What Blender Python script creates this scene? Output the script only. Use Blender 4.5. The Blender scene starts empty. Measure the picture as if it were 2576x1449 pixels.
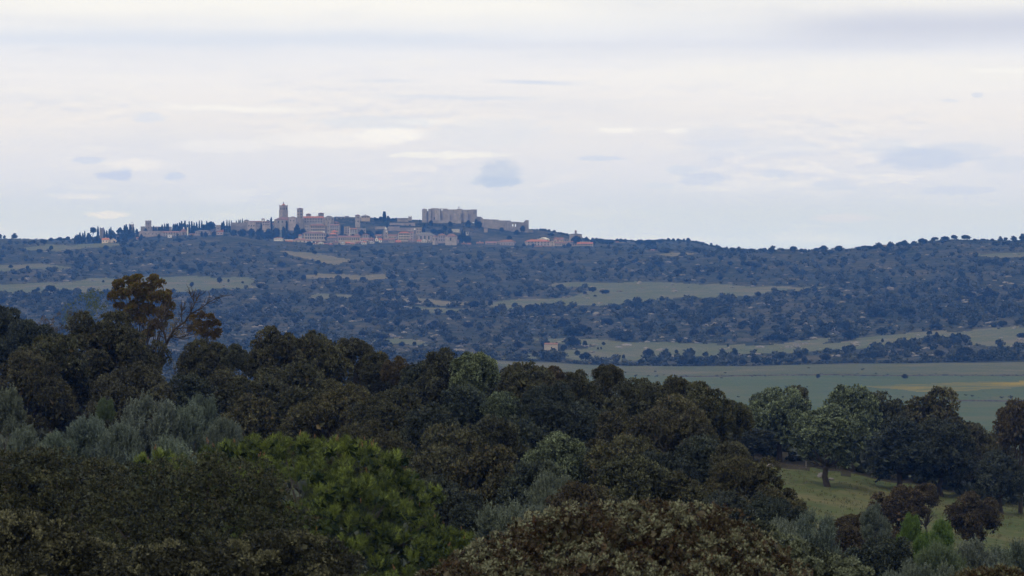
import bpy, math, random
import numpy as np
from mathutils import Vector
random.seed(7)
RNG = np.random.default_rng(7)
SC = bpy.context.scene
COL = SC.collection
# ------------------------------------------------------------------ camera
F = 9168.0            # focal length in units of a 2576-wide frame
CX, HY, Z0 = 1288.0, 632.0, 75.0
cam = bpy.data.cameras.new('camera'); camo = bpy.data.objects.new('camera', cam); COL.objects.link(camo)
cam.sensor_width = 36.0; cam.lens = 36.0 * F / 2576.0
cam.clip_start = 1.0; cam.clip_end = 30000.0
camo.location = (0, 0, Z0)
camo.rotation_euler = (math.radians(90) - math.atan((724.5 - HY) / F), 0, 0)
cam.dof.use_dof = True; cam.dof.focus_distance = 900.0; cam.dof.aperture_fstop = 7.0
SC.camera = camo
# ------------------------------------------------------------------ exposure, render
SC.view_settings.view_transform = 'Standard'; SC.view_settings.look = 'None'
SC.view_settings.exposure = 0.0; SC.view_settings.gamma = 1.0; SC.view_settings.use_curve_mapping = False
SC.render.engine = 'CYCLES'
SC.cycles.use_denoising = True
SC.cycles.max_bounces = 5; SC.cycles.diffuse_bounces = 3; SC.cycles.glossy_bounces = 1
SC.cycles.transmission_bounces = 2; SC.cycles.volume_bounces = 1; SC.cycles.transparent_max_bounces = 4

# ------------------------------------------------------------------ node helpers
def nd(nt, t, **kw):
    n = nt.nodes.new(t)
    for k, v in kw.items(): setattr(n, k, v)
    return n
def setin(nt, sock, v):
    if isinstance(v, bpy.types.NodeSocket): nt.links.new(v, sock)
    else: sock.default_value = v
def mth(nt, op, a, b=0.0, c=0.0, clamp=False):
    n = nd(nt, 'ShaderNodeMath', operation=op, use_clamp=clamp)
    setin(nt, n.inputs[0], a); setin(nt, n.inputs[1], b)
    if len(n.inputs) > 2: setin(nt, n.inputs[2], c)
    return n.outputs[0]
def mixc(nt, f, a, b, mode='MIX'):
    n = nd(nt, 'ShaderNodeMix', data_type='RGBA', blend_type=mode)
    setin(nt, n.inputs[0], f)
    for i, v in ((6, a), (7, b)):
        if isinstance(v, tuple) and len(v) == 3: v = (*v, 1)
        setin(nt, n.inputs[i], v)
    return n.outputs[2]
def noise(nt, vec, scale, detail=3, rough=0.55):
    n = nd(nt, 'ShaderNodeTexNoise'); nt.links.new(vec, n.inputs['Vector'])
    n.inputs['Scale'].default_value = scale; n.inputs['Detail'].default_value = detail; n.inputs['Roughness'].default_value = rough
    return n.outputs['Fac']
def ramp(nt, f, pts):
    n = nd(nt, 'ShaderNodeValToRGB'); nt.links.new(f, n.inputs[0]); e = n.color_ramp.elements
    while len(e) < len(pts): e.new(0.5)
    for i, (p, c) in enumerate(pts): e[i].position = p; e[i].color = (*c, 1) if len(c) == 3 else c
    return n.outputs[0]
def maprange(nt, v, a, b, c=0.0, d=1.0, smooth=False):
    n = nd(nt, 'ShaderNodeMapRange', interpolation_type='SMOOTHSTEP' if smooth else 'LINEAR')
    setin(nt, n.inputs[0], v)
    for i, x in enumerate((a, b, c, d)): n.inputs[i + 1].default_value = x
    return n.outputs[0]

# ------------------------------------------------------------------ sky
SUN_EL, SUN_ROT = math.radians(55), math.radians(215)   # behind and to the left of the camera
world = bpy.data.worlds.new('World'); SC.world = world; world.use_nodes = True
nt = world.node_tree; nt.nodes.clear()
bg = nd(nt, 'ShaderNodeBackground'); out = nd(nt, 'ShaderNodeOutputWorld'); nt.links.new(bg.outputs[0], out.inputs[0])
bg.inputs['Strength'].default_value = 0.1
sky = nd(nt, 'ShaderNodeTexSky', sky_type='NISHITA'); sky.sun_disc = False
sky.sun_elevation = SUN_EL; sky.sun_rotation = SUN_ROT
tc = nd(nt, 'ShaderNodeTexCoord'); sep = nd(nt, 'ShaderNodeSeparateXYZ'); nt.links.new(tc.outputs['Generated'], sep.inputs[0])
X, Y, Zc = sep.outputs
hyp = mth(nt, 'SQRT', mth(nt, 'ADD', mth(nt, 'MULTIPLY', X, X), mth(nt, 'MULTIPLY', Y, Y)))
el = mth(nt, 'ARCTAN2', Zc, hyp)            # elevation, radians
az = mth(nt, 'ARCTAN2', X, Y)               # azimuth, radians
def vec(nt, x, y, z=0.0):
    n = nd(nt, 'ShaderNodeCombineXYZ'); setin(nt, n.inputs[0], x); setin(nt, n.inputs[1], y); setin(nt, n.inputs[2], z); return n.outputs[0]
ang = vec(nt, mth(nt, 'MULTIPLY', az, 1.0), el)
# warp so that cloud edges are ragged
wv = vec(nt, mth(nt, 'MULTIPLY', az, 30.0), mth(nt, 'MULTIPLY', el, 110.0))
w1 = mth(nt, 'SUBTRACT', noise(nt, wv, 1.0, 5, 0.6), 0.5)
wv2 = vec(nt, mth(nt, 'MULTIPLY', az, 260.0), mth(nt, 'MULTIPLY', el, 620.0), 3.0)
w2 = mth(nt, 'SUBTRACT', noise(nt, wv2, 1.0, 5, 0.6), 0.5)
wv3 = vec(nt, mth(nt, 'MULTIPLY', az, 8.0), mth(nt, 'MULTIPLY', el, 90.0), 7.0)
w3 = noise(nt, wv3, 1.0, 5, 0.55)
elw = mth(nt, 'ADD', el, mth(nt, 'MULTIPLY', w1, 0.0035))
def eu(y): return (HY - y) / F
def au(x): return math.atan((x - CX) / F)
t_low = maprange(nt, elw, 0.0, 0.072)
def sr(r, g, b):
    f = lambda c: ((c / 255 + .055) / 1.055) ** 2.4 if c > 10 else c / 255 / 12.92
    return (f(r), f(g), f(b))
base = ramp(nt, t_low, [(0.0, sr(214, 225, 240)), (0.18, sr(217, 223, 231)), (0.32, sr(229, 230, 234)), (0.5, sr(242, 238, 234)),
                        (0.66, sr(243, 241, 240)), (0.8, sr(236, 238, 243)), (0.93, sr(249, 247, 241)), (1.0, sr(250, 248, 240))])
col = base
def band(y, half, x0=None, x1=None, soft=0.02, warp=1.0, slope=0.0):
    """mask of a long level cloud: centre height y, half thickness, from x0 to x1 (frame units turned into angles)"""
    e0 = mth(nt, 'ADD', elw if warp else el, mth(nt, 'MULTIPLY', az, slope))
    d = mth(nt, 'ABSOLUTE', mth(nt, 'SUBTRACT', e0, eu(y)))
    m = maprange(nt, d, 0.0, half / F, 1.0, 0.0, True)
    if x0 is not None: m = mth(nt, 'MULTIPLY', m, maprange(nt, az, au(x0), au(x0) + soft, 0.0, 1.0, True))
    if x1 is not None: m = mth(nt, 'MULTIPLY', m, maprange(nt, az, au(x1) - soft, au(x1), 1.0, 0.0, True))
    return m
def puff(x, y, rx, ry, flat=0.0, edge=1.0):
    edge = 0.45 if rx * ry > 1900 and y > 300 else 0.8
    """mask of a heaped cloud"""
    dx = mth(nt, 'DIVIDE', mth(nt, 'SUBTRACT', az, au(x)), rx / F)
    dy = mth(nt, 'DIVIDE', mth(nt, 'SUBTRACT', el, eu(y)), ry / F)
    r = mth(nt, 'SQRT', mth(nt, 'ADD', mth(nt, 'MULTIPLY', dx, dx), mth(nt, 'MULTIPLY', dy, dy)))
    r = mth(nt, 'ADD', r, mth(nt, 'MULTIPLY', w2, 2.0 * edge))
    return maprange(nt, r, 0.55, 1.12, 1.0, 0.0, True)
# streaks everywhere (goes on all round the horizon)
streak = maprange(nt, w3, 0.42, 0.70, 0.0, 1.0, True)
col = mixc(nt, mth(nt, 'MULTIPLY', streak, 0.42), col, sr(224, 227, 234))
streak2 = maprange(nt, noise(nt, vec(nt, mth(nt, 'MULTIPLY', az, 14.0), mth(nt, 'MULTIPLY', el, 130.0), 21.0), 1.0, 6, 0.6), 0.52, 0.72, 0.0, 1.0, True)
col = mixc(nt, mth(nt, 'MULTIPLY', streak2, 0.35), col, sr(252, 248, 240))
# faint heaped layers between the streaks: cream tops with lavender undersides, over the low sky all round
def heap(dz, seed):
    n_ = noise(nt, vec(nt, mth(nt, 'MULTIPLY', az, 75.0), mth(nt, 'MULTIPLY', mth(nt, 'ADD', el, dz), 330.0), seed), 1.0, 8, 0.62)
    big = maprange(nt, noise(nt, vec(nt, mth(nt, 'MULTIPLY', az, 17.0), mth(nt, 'MULTIPLY', el, 60.0), seed + 5), 1.0, 3, 0.5), 0.42, 0.62, 0.0, 1.0, True)
    bandm = mth(nt, 'MULTIPLY', maprange(nt, el, 0.010, 0.022, 0.0, 1.0, True), maprange(nt, el, 0.036, 0.055, 1.0, 0.0, True))
    return mth(nt, 'MULTIPLY', mth(nt, 'MULTIPLY', maprange(nt, n_, 0.47, 0.60, 0.0, 1.0, True), big), bandm)
col = mixc(nt, mth(nt, 'MULTIPLY', heap(0.0016, 2.0), 0.38), col, sr(216, 221, 233))
col = mixc(nt, mth(nt, 'MULTIPLY', heap(0.0, 2.0), 0.42), col, sr(250, 245, 238))
blueish, white = sr(218, 226, 238), sr(255, 252, 244)
def over(m, c, a):
    global col
    col = mixc(nt, mth(nt, 'MULTIPLY', m, a), col, c)
over(band(100, 38, -600, 1500, 0.05), blueish, 0.55)
over(band(114, 22, 900, 2600, 0.06, slope=0.0), sr(226, 229, 237), 0.6)
over(band(70, 80, 1750, 4200, 0.05), sr(212, 216, 228), 0.95)
over(band(15, 40, -200, 1700, 0.05), sr(253, 251, 244), 0.7)
over(band(190, 75, 1300, 3600, 0.08), sr(249, 246, 239), 0.6)
over(band(206, 9, 1180, 1510, 0.02, 0.0, 0.03), sr(214, 222, 236), 0.85)
over(band(204, 9, 850, 1100, 0.015, 0.0), sr(222, 227, 236), 0.6)
over(band(246, 12, 880, 1420, 0.02), sr(220, 226, 236), 0.6)
over(band(258, 7, 650, 790, 0.01), sr(218, 226, 238), 0.5)
over(band(289, 13, 300, 880, 0.03, slope=0.02), white, 0.65)
over(puff(375, 298, 50, 14), sr(222, 228, 238), 0.6)
for (x, y, rx, ry, c, a) in [(980, 340, 90, 22, white, .9), (830, 352, 170, 20, sr(248, 245, 240), .7), (1060, 308, 60, 9, white, .6), (560, 368, 130, 18, sr(246, 244, 241), .55),
    (940, 308, 160, 18, sr(222, 228, 236), .6), (1230, 335, 170, 38, sr(226, 230, 236), .55), (1120, 390, 150, 9, sr(252, 250, 240), .7), (1560, 328, 50, 7, white, .6), (1700, 330, 30, 7, white, .6),
    (1800, 350, 90, 36, sr(222, 226, 234), .55), (1910, 372, 180, 26, sr(220, 226, 236), .45), (2320, 400, 110, 30, sr(198, 210, 230), .8), (2410, 385, 110, 26, sr(206, 216, 232), .6), (2230, 372, 80, 22, sr(214, 222, 234), .5),
    (1255, 437, 57, 36, sr(196, 208, 226), .85), (1250, 458, 60, 13, sr(192, 206, 226), .8), (290, 443, 46, 13, sr(196, 208, 232), .85), (318, 428, 16, 10, sr(200, 212, 234), .8), (222, 405, 38, 10, sr(206, 216, 234), .7),
    (440, 444, 28, 11, sr(202, 214, 234), .75), (340, 415, 75, 16, sr(248, 244, 238), .6), (1505, 398, 60, 7, sr(204, 216, 234), .6), (1765, 450, 62, 17, sr(204, 214, 232), .7), (1720, 428, 45, 13, sr(210, 220, 234), .6),
    (1950, 438, 45, 11, sr(208, 218, 234), .55), (2100, 468, 50, 15, sr(206, 216, 232), .5), (2410, 480, 90, 12, sr(204, 214, 232), .6), (2540, 415, 80, 24, sr(212, 220, 232), .6), (1660, 468, 40, 9, sr(212, 222, 234), .4),
    (270, 541, 52, 9, sr(250, 244, 238), .75), (200, 495, 70, 8, sr(244, 240, 238), .5), (2120, 548, 70, 13, sr(232, 228, 236), .45), (120, 130, 40, 6, sr(224, 228, 236), .5), (2385, 256, 25, 5, sr(220, 226, 236), .5),
    (2460, 243, 14, 7, sr(212, 220, 234), .6), (2550, 182, 120, 8, sr(252, 250, 244), .6), (1800, 405, 25, 11, sr(210, 218, 232), .5), (560, 492, 90, 22, sr(234, 236, 240), .4)]:
    over(puff(x, y, rx * 1.1, ry * 1.1), c, a * .85)
# the same low heaped clouds go on round the rest of the horizon
cl = noise(nt, vec(nt, mth(nt, 'MULTIPLY', az, 26.0), mth(nt, 'MULTIPLY', el, 95.0), 40.0), 1.0, 6, 0.62)
clm = mth(nt, 'MULTIPLY', maprange(nt, cl, 0.55, 0.72, 0.0, 1.0, True), maprange(nt, el, 0.005, 0.03, 1.0, 0.35))
over(clm, sr(208, 216, 232), 0.4)
# overcast deck overhead: a little greyer than the bright rim of the sky
deck = noise(nt, tc.outputs['Generated'], 3.0, 5, 0.55)
up = ramp(nt, deck, [(0.3, (0.41, 0.44, 0.49)), (0.7, (0.58, 0.60, 0.64))])
col = mixc(nt, maprange(nt, el, 0.08, 0.5, 0.0, 1.0, True), col, up)
ground = mixc(nt, maprange(nt, el, -0.03, -0.004, 1.0, 0.0), col, (0.07, 0.07, 0.05))
# the low sky is bluer and brighter where it is seen through the longest air
wl = mth(nt, 'DIVIDE', 0.0112, mth(nt, 'MAXIMUM', el, 0.0112))
ground = mixc(nt, 1.0, ground, mixc(nt, wl, (1.0, 1.0, 1.0), (0.98, 1.07, 1.47)), 'MULTIPLY')
SKY_GAIN = 1.0
lit = mixc(nt, 1.0, ground, (10 * SKY_GAIN, 10 * SKY_GAIN, 10 * SKY_GAIN), 'MULTIPLY')
nt.links.new(mixc(nt, 0.97, sky.outputs[0], lit), bg.inputs['Color'])
# ------------------------------------------------------------------ sun
sun = bpy.data.lights.new('sun', 'SUN'); so = bpy.data.objects.new('sun', sun); COL.objects.link(so)
sun.energy = 1.15; sun.angle = math.radians(14); sun.color = (1.0, 0.95, 0.88)
sd = Vector((math.sin(SUN_ROT) * math.cos(SUN_EL), math.cos(SUN_ROT) * math.cos(SUN_EL), math.sin(SUN_EL)))
so.rotation_euler = sd.to_track_quat('Z', 'Y').to_euler(); so.location = (0, -50, 400)

# ------------------------------------------------------------------ mesh helpers
def mesh_np(name, V, faces, tint=None, mats=(), fmat=None, smooth=False):
    """V: (n,3); faces: list of (m,k) arrays with equal k each"""
    me = bpy.data.meshes.new(name)
    V = np.asarray(V, np.float32)
    me.vertices.add(len(V)); me.vertices.foreach_set('co', V.ravel())
    nl = sum(f.size for f in faces); nf = sum(len(f) for f in faces)
    me.loops.add(nl); me.polygons.add(nf)
    me.loops.foreach_set('vertex_index', np.concatenate([f.ravel() for f in faces]).astype(np.int32))
    ks = np.concatenate([np.full(len(f), f.shape[1], np.int32) for f in faces])
    me.polygons.foreach_set('loop_start', np.concatenate([[0], np.cumsum(ks)[:-1]]).astype(np.int32))
    if fmat is not None: me.polygons.foreach_set('material_index', np.asarray(fmat, np.int32))
    me.polygons.foreach_set('use_smooth', np.full(nf, smooth, bool))
    if tint is not None:
        a = me.attributes.new('tint', 'FLOAT', 'POINT'); a.data.foreach_set('value', np.asarray(tint, np.float32))
    me.update(calc_edges=True)
    for m in mats: me.materials.append(m)
    return me
class MB:
    """collects boxes, tubes and prisms into one mesh"""
    def __init__(s): s.v = []; s.f = {3: [], 4: []}; s.n = 0; s.poly = []
    def add(s, v, f):
        s.v.extend(v); s.poly.extend([tuple(i + s.n for i in q) for q in f]); s.n += len(v)
    def box(s, x0, x1, y0, y1, z0, z1):
        s.add([(x0,y0,z0),(x1,y0,z0),(x1,y1,z0),(x0,y1,z0),(x0,y0,z1),(x1,y0,z1),(x1,y1,z1),(x0,y1,z1)],
              [(0,3,2,1),(4,5,6,7),(0,1,5,4),(1,2,6,5),(2,3,7,6),(3,0,4,7)])
    def hip(s, x0, x1, y0, y1, z0, z1, inset=None):
        w, d = x1 - x0, y1 - y0
        if w >= d: i = d / 2 if inset is None else inset; r = [(x0+i,(y0+y1)/2,z1),(x1-i,(y0+y1)/2,z1)]
        else: i = w / 2; r = [((x0+x1)/2,y0+i,z1),((x0+x1)/2,y1-i,z1)]
        t = 0.25
        b = [(x0,y0,z0),(x1,y0,z0),(x1,y1,z0),(x0,y1,z0)]; c = [(x,y,z0-t) for x,y,_ in b]
        f = [(6,9,8,7),(6,7,1,0),(7,8,2,1),(8,9,3,2),(9,6,0,3)]
        f += [(0,1,5,4),(1,2,5),(2,3,4,5),(3,0,4)] if w >= d else [(0,1,4),(1,2,5,4),(2,3,5),(3,0,4,5)]
        s.add(b + r + c, f)
    def gable(s, x0, x1, y0, y1, z0, z1, axis='x'):
        t = 0.3
        if axis == 'x':
            ym = (y0+y1)/2; v = [(x0,y0,z0),(x1,y0,z0),(x1,y1,z0),(x0,y1,z0),(x0,ym,z1),(x1,ym,z1)]
            f = [(0,3,2,1),(0,1,5,4),(2,3,4,5),(0,4,3),(1,2,5)]
        else:
            xm = (x0+x1)/2; v = [(x0,y0,z0),(x1,y0,z0),(x1,y1,z0),(x0,y1,z0),(xm,y0,z1),(xm,y1,z1)]
            f = [(0,3,2,1),(0,4,5,3),(1,2,5,4),(0,1,4),(2,3,5)]
        s.add(v, f)
    def shed(s, x0, x1, y0, y1, z0, za, zb):
        """single-pitch roof slab, za at x0 side, zb at x1 side"""
        s.add([(x0,y0,z0),(x1,y0,z0),(x1,y1,z0),(x0,y1,z0),(x0,y0,za),(x1,y0,zb),(x1,y1,zb),(x0,y1,za)],
              [(0,3,2,1),(4,5,6,7),(0,1,5,4),(1,2,6,5),(2,3,7,6),(3,0,4,7)])
    def tube(s, pts, rad, k=6):
        pts = [Vector(p) for p in pts]; ring0 = None; v = []; f = []
        for i, p in enumerate(pts):
            d = (pts[min(i+1, len(pts)-1)] - pts[max(i-1, 0)]).normalized()
            a = d.orthogonal().normalized(); b = d.cross(a)
            if ring0 is not None:
                a = (ring0 - d * ring0.dot(d)); a = a.normalized() if a.length > 1e-5 else d.orthogonal().normalized(); b = d.cross(a)
            ring0 = a
            for j in range(k):
                t = 2 * math.pi * j / k; v.append(tuple(p + rad[i] * (math.cos(t) * a + math.sin(t) * b)))
            if i: 
                for j in range(k): f.append(((i-1)*k+j, (i-1)*k+(j+1)%k, i*k+(j+1)%k, i*k+j))
        f.append(tuple(range(k))[::-1]); f.append(tuple((len(pts)-1)*k + j for j in range(k)))
        s.add(v, f)
    def lathe(s, cx, cy, prof, k=10):
        v = []; f = []
        for i, (r, z) in enumerate(prof):
            for j in range(k): t = 2*math.pi*j/k; v.append((cx + r*math.cos(t), cy + r*math.sin(t), z))
            if i:
                for j in range(k): f.append(((i-1)*k+j, (i-1)*k+(j+1)%k, i*k+(j+1)%k, i*k+j))
        f.append(tuple(range(k))[::-1]); f.append(tuple((len(prof)-1)*k + j for j in range(k)))
        s.add(v, f)
    def mesh(s, name, mat, smooth=False):
        used = sorted({i for p in s.poly for i in p}); m = {o: n for n, o in enumerate(used)}
        me = bpy.data.meshes.new(name); me.from_pydata([s.v[i] for i in used], [], [tuple(m[i] for i in p) for p in s.poly])
        if mat: me.materials.append(mat)
        if smooth: me.polygons.foreach_set('use_smooth', [True] * len(me.polygons))
        me.update(); return me
    def build(s, name, mat, parent=None, smooth=False): return link(name, s.mesh(name, mat, smooth), parent)
def link(name, me, parent=None, loc=None):
    o = bpy.data.objects.new(name, me); COL.objects.link(o)
    if parent is not None: o.parent = parent
    if loc is not None: o.location = loc
    return o
def thing(name, label, cat, loc, rz=0.0, group=None):
    o = link(name, None, None, loc); o.rotation_euler = (0, 0, rz); o.empty_display_size = 0.5
    return tag(o, label, cat, group)
def tag(o, label, cat, group=None, kind=None):
    if label: o['label'] = label
    if cat: o['category'] = cat
    if group: o['group'] = group
    if kind: o['kind'] = kind
    return o

# ------------------------------------------------------------------ terrain
TX = np.array([-800, 0, 200, 430, 580, 690, 800, 900, 1130, 1340, 1500, 1600, 1700, 1860, 2000, 2100, 2270, 2400, 2576, 3300], float)
def row(*p): return np.interp(TX, [a for a, b in p], [b for a, b in p])
def zrow(D, *p): return Z0 - (row(*p) - HY) / F * D
ROWS = [
 (7000, zrow(7000, (-800, 668), (3300, 668))),
 (5600, zrow(5600, (-800, 655), (3300, 655))),
 (5330, zrow(5330, (-800, 612), (0, 608), (200, 610), (430, 591), (690, 566), (900, 556), (1130, 563), (1340, 590), (1500, 616), (1700, 612), (1860, 642), (3300, 650))),
 (5230, zrow(5230, (-800, 603), (0, 599), (200, 602), (300, 592), (430, 583), (580, 570), (690, 555), (800, 551), (900, 548), (1130, 554), (1220, 554), (1340, 578), (1400, 592), (1500, 606), (1600, 607), (1680, 602), (1740, 604), (1800, 615), (1860, 634), (3300, 644))),
 (4960, zrow(4960, (-800, 612), (0, 608), (200, 612), (430, 602), (580, 600), (690, 603), (900, 615), (1130, 616), (1340, 617), (1500, 619), (1700, 623), (1860, 637), (3300, 648))),
 (4780, zrow(4780, (-800, 624), (0, 621), (200, 622), (430, 611), (580, 603), (690, 612), (900, 626), (1130, 625), (1340, 628), (1500, 630), (1700, 632), (1860, 640), (3300, 650))),
 (4560, zrow(4560, (-800, 618), (0, 615), (200, 613), (430, 607), (520, 597), (580, 593), (640, 600), (690, 607), (800, 617), (900, 622), (1130, 619), (1200, 622), (1340, 624), (1500, 625), (1600, 627), (1700, 628), (1860, 640), (3300, 648))),
 (4200, zrow(4200, (-800, 650), (0, 648), (580, 640), (800, 645), (1130, 650), (1500, 652), (1700, 642), (1860, 629), (2000, 629), (2100, 628), (2270, 614), (2340, 606), (2400, 603), (2576, 603), (3300, 600))),
 (3950, zrow(3950, (-800, 676), (0, 674), (800, 672), (1340, 676), (1700, 672), (2000, 655), (2270, 640), (2400, 634), (2576, 632), (3300, 628))),
 (3600, zrow(3600, (-800, 712), (0, 712), (640, 708), (900, 712), (1340, 716), (1700, 715), (2000, 706), (2270, 690), (2576, 680), (3300, 670))),
 (3250, zrow(3250, (-800, 755), (0, 755), (900, 758), (1340, 764), (1700, 762), (2000, 750), (2576, 730), (3300, 720))),
 (2850, zrow(2850, (-800, 820), (900, 822), (1340, 822), (1700, 820), (2000, 815), (2576, 790), (3300, 780))),
 (2560, zrow(2560, (-800, 862), (900, 860), (1340, 862), (1700, 866), (2000, 865), (2576, 835), (3300, 825))),
 (2330, zrow(2330, (-800, 896), (1230, 893), (1540, 908), (1700, 913), (2000, 908), (2576, 886), (3300, 880))),
 (2200, zrow(2200, (-800, 905), (1230, 904), (1400, 915), (1540, 921), (1700, 922), (2000, 917), (2300, 914), (2576, 911), (3300, 908))),
 (1900, zrow(1900, (-800, 948), (1230, 946), (1540, 958), (1700, 960), (2576, 955), (3300, 953))),
 (1500, zrow(1500, (-800, 1030), (3300, 1038))),
 (1150, zrow(1150, (-800, 1140), (3300, 1142))),
 (800, np.full(len(TX), Z0 - 50.0)),
 (480, Z0 - row((-800, 21), (900, 24), (1700, 24.5), (2576, 27.5), (3300, 28))),
 (360, Z0 - row((-800, 15), (400, 15.5), (1200, 17), (1750, 18.5), (1900, 19.5), (2050, 20.6), (2576, 24.6), (3300, 27))),
 (320, Z0 - row((-800, 14), (400, 14.5), (1200, 16), (1750, 18.5), (1900, 19.8), (2050, 20.4), (2576, 23.2), (3300, 26))),
 (260, Z0 - row((-800, 11.5), (400, 12.5), (1200, 14.5), (1750, 17), (1900, 19.6), (2576, 21.8), (3300, 24))),
 (200, Z0 - row((-800, 11), (400, 11.5), (1200, 13.5), (1750, 15.5), (2576, 19), (3300, 20))),
 (160, Z0 - row((-800, 11.5), (400, 12), (1200, 13.5), (2576, 17), (3300, 18))),
 (120, Z0 - row((-800, 12.5), (1200, 14), (2576, 15.5), (3300, 16))),
 (60, np.full(len(TX), Z0 - 11.0)), (30, np.full(len(TX), Z0 - 7.5)), (12, np.full(len(TX), Z0 - 2.6)), (2, np.full(len(TX), Z0 - 1.7)),
][::-1]
RD = np.array([r[0] for r in ROWS], float); RZ = np.array([r[1] for r in ROWS])
def bump(x, y):
    a = np.sin(x * .021 + 1.3 * np.sin(y * .009)) * np.sin(y * .017 + .7) + .6 * np.sin(x * .047 + y * .031 + 2) * np.sin(y * .043 - x * .012) + .35 * np.sin(x * .11 + 1.1) * np.sin(y * .09 + x * .03)
    return a
def ground(X, D):
    X = np.asarray(X, float); D = np.asarray(D, float)
    u = np.clip(CX + X / D * F, -800, 3300)
    i = np.clip(np.searchsorted(RD, D) - 1, 0, len(RD) - 2); t = np.clip((D - RD[i]) / (RD[i+1] - RD[i]), 0, 1)
    j = np.clip(np.searchsorted(TX, u) - 1, 0, len(TX) - 2); s = np.clip((u - TX[j]) / (TX[j+1] - TX[j]), 0, 1)
    s = s * s * (3 - 2 * s)
    za = RZ[i, j] * (1 - s) + RZ[i, j+1] * s; zb = RZ[i+1, j] * (1 - s) + RZ[i+1, j+1] * s
    amp = np.where(D > 2250, 1.3, np.where(D > 1000, 0.5, 0.12)) * np.clip(D / 60, 0, 1)
    return za * (1 - t) + zb * t + amp * bump(X, D)
def gz(X, D): return float(ground(X, D))
def P(u, y, D): return ((u - CX) / F * D, D, Z0 - (y - HY) / F * D)
# depth of the ground seen at (u, y)
_us = np.arange(-900, 3401, 10.0); _ds = np.concatenate([np.arange(240, 1200, 20.0), np.arange(1200, 5331, 10.0)])
_gy = HY - (ground((_us[:, None] - CX) / F * _ds, np.broadcast_to(_ds, (len(_us), len(_ds)))) - Z0) / _ds * F
def depth_at(u, y, dmin=1250, dmax=5300):
    i = int(np.clip(round((u + 900) / 10), 0, len(_us) - 1)); yy = _gy[i]
    m = (_ds >= dmin) & (_ds <= dmax); d = _ds[m]; yv = np.minimum.accumulate(yy[m])
    k = np.searchsorted(-yv, -y)
    return float(d[min(k, len(d) - 1)])
# ------------------------------------------------------------------ materials
def new_mat(name, rough=0.8, spec=0.2):
    m = bpy.data.materials.new(name); m.use_nodes = True; nt = m.node_tree
    b = nt.nodes['Principled BSDF']; b.inputs['Roughness'].default_value = rough; b.inputs['Specular IOR Level'].default_value = spec
    return m, nt, b
def surf_mat(name, c1, c2, scale, c3=None, scale3=None, rough=0.85, objcol=True, amt=1.0):
    m, nt, b = new_mat(name, rough)
    g = nd(nt, 'ShaderNodeNewGeometry').outputs['Position']
    f = maprange(nt, noise(nt, g, scale, 4, 0.6), 0.35, 0.65)
    c = mixc(nt, f, c1, c2)
    if c3: c = mixc(nt, maprange(nt, noise(nt, g, scale3, 3, 0.6), 0.5, 0.66), c, c3)
    if objcol:
        oi = nd(nt, 'ShaderNodeObjectInfo'); c = mixc(nt, 1.0, c, oi.outputs['Color'], 'MULTIPLY')
    nt.links.new(c, b.inputs['Base Color']); return m
M = {}
M['stone'] = surf_mat('stone', (.45, .385, .365), (.34, .295, .28), .35, (.27, .23, .215), .06)
M['castle_stone'] = surf_mat('castle_stone', (.38, .335, .325), (.29, .26, .255), .25, (.22, .195, .19), .05)
M['plaster'] = surf_mat('plaster', (.86, .84, .80), (.78, .75, .71), .3)
M['cream'] = surf_mat('cream_plaster', (.52, .44, .34), (.42, .35, .27), .25)
M['tile'] = surf_mat('roof_tile', (.32, .17, .12), (.24, .13, .10), .4, (.20, .13, .11), .12)
M['orange'] = surf_mat('orange_roof_tile', (.52, .20, .10), (.40, .16, .09), .4)
M['slate'] = surf_mat('grey_roof', (.22, .20, .19), (.16, .15, .15), .4)
M['metal'] = surf_mat('pale_metal', (.5, .55, .55), (.42, .46, .46), .5, rough=.5)
M['dark'] = surf_mat('dark_opening', (.035, .035, .04), (.02, .02, .025), 1.0, rough=.4)
M['rock'] = surf_mat('granite', (.30, .27, .24), (.20, .18, .165), .5, (.12, .115, .10), .3)
M['bark'] = surf_mat('bark', (.075, .06, .048), (.04, .033, .027), 2.0)
M['grey_bark'] = surf_mat('grey_bark', (.14, .115, .10), (.08, .065, .06), 2.0)
M['wood'] = surf_mat('weathered_wood', (.20, .18, .16), (.13, .12, .11), 3.0)
M['candle'] = surf_mat('pine_shoot', (.28, .14, .07), (.20, .11, .05), 4.0)

def leaf_mat(name, dark, light, extra=None, transl=0.12, rough=0.55):
    """colour of each leaf: its twig's tint plus its own jitter; extra = a third colour some leaves have"""
    m, nt, b = new_mat(name, rough, 0.25)
    a = nd(nt, 'ShaderNodeAttribute', attribute_name='tint').outputs['Fac']
    g = nd(nt, 'ShaderNodeNewGeometry')
    ri = g.outputs['Random Per Island']
    t = mth(nt, 'ADD', a, mth(nt, 'MULTIPLY', mth(nt, 'SUBTRACT', ri, 0.5), 0.3), clamp=True)
    c = mixc(nt, t, dark, light)
    if extra: 
        col3, amount = extra
        c = mixc(nt, mth(nt, 'MULTIPLY', maprange(nt, mth(nt, 'FRACT', mth(nt, 'MULTIPLY', a, 7.31)), 1 - amount, 1 - amount + .05), .85), c, col3)
    oi = nd(nt, 'ShaderNodeObjectInfo'); c = mixc(nt, 1.0, c, oi.outputs['Color'], 'MULTIPLY')
    nt.links.new(c, b.inputs['Base Color'])
    if transl:
        tr = nd(nt, 'ShaderNodeBsdfTranslucent'); nt.links.new(c, tr.inputs['Color'])
        mx = nd(nt, 'ShaderNodeMixShader'); mx.inputs[0].default_value = transl
        nt.links.new(b.outputs[0], mx.inputs[1]); nt.links.new(tr.outputs[0], mx.inputs[2])
        nt.links.new(mx.outputs[0], nt.nodes['Material Output'].inputs['Surface'])
    return m
L = {}
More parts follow.
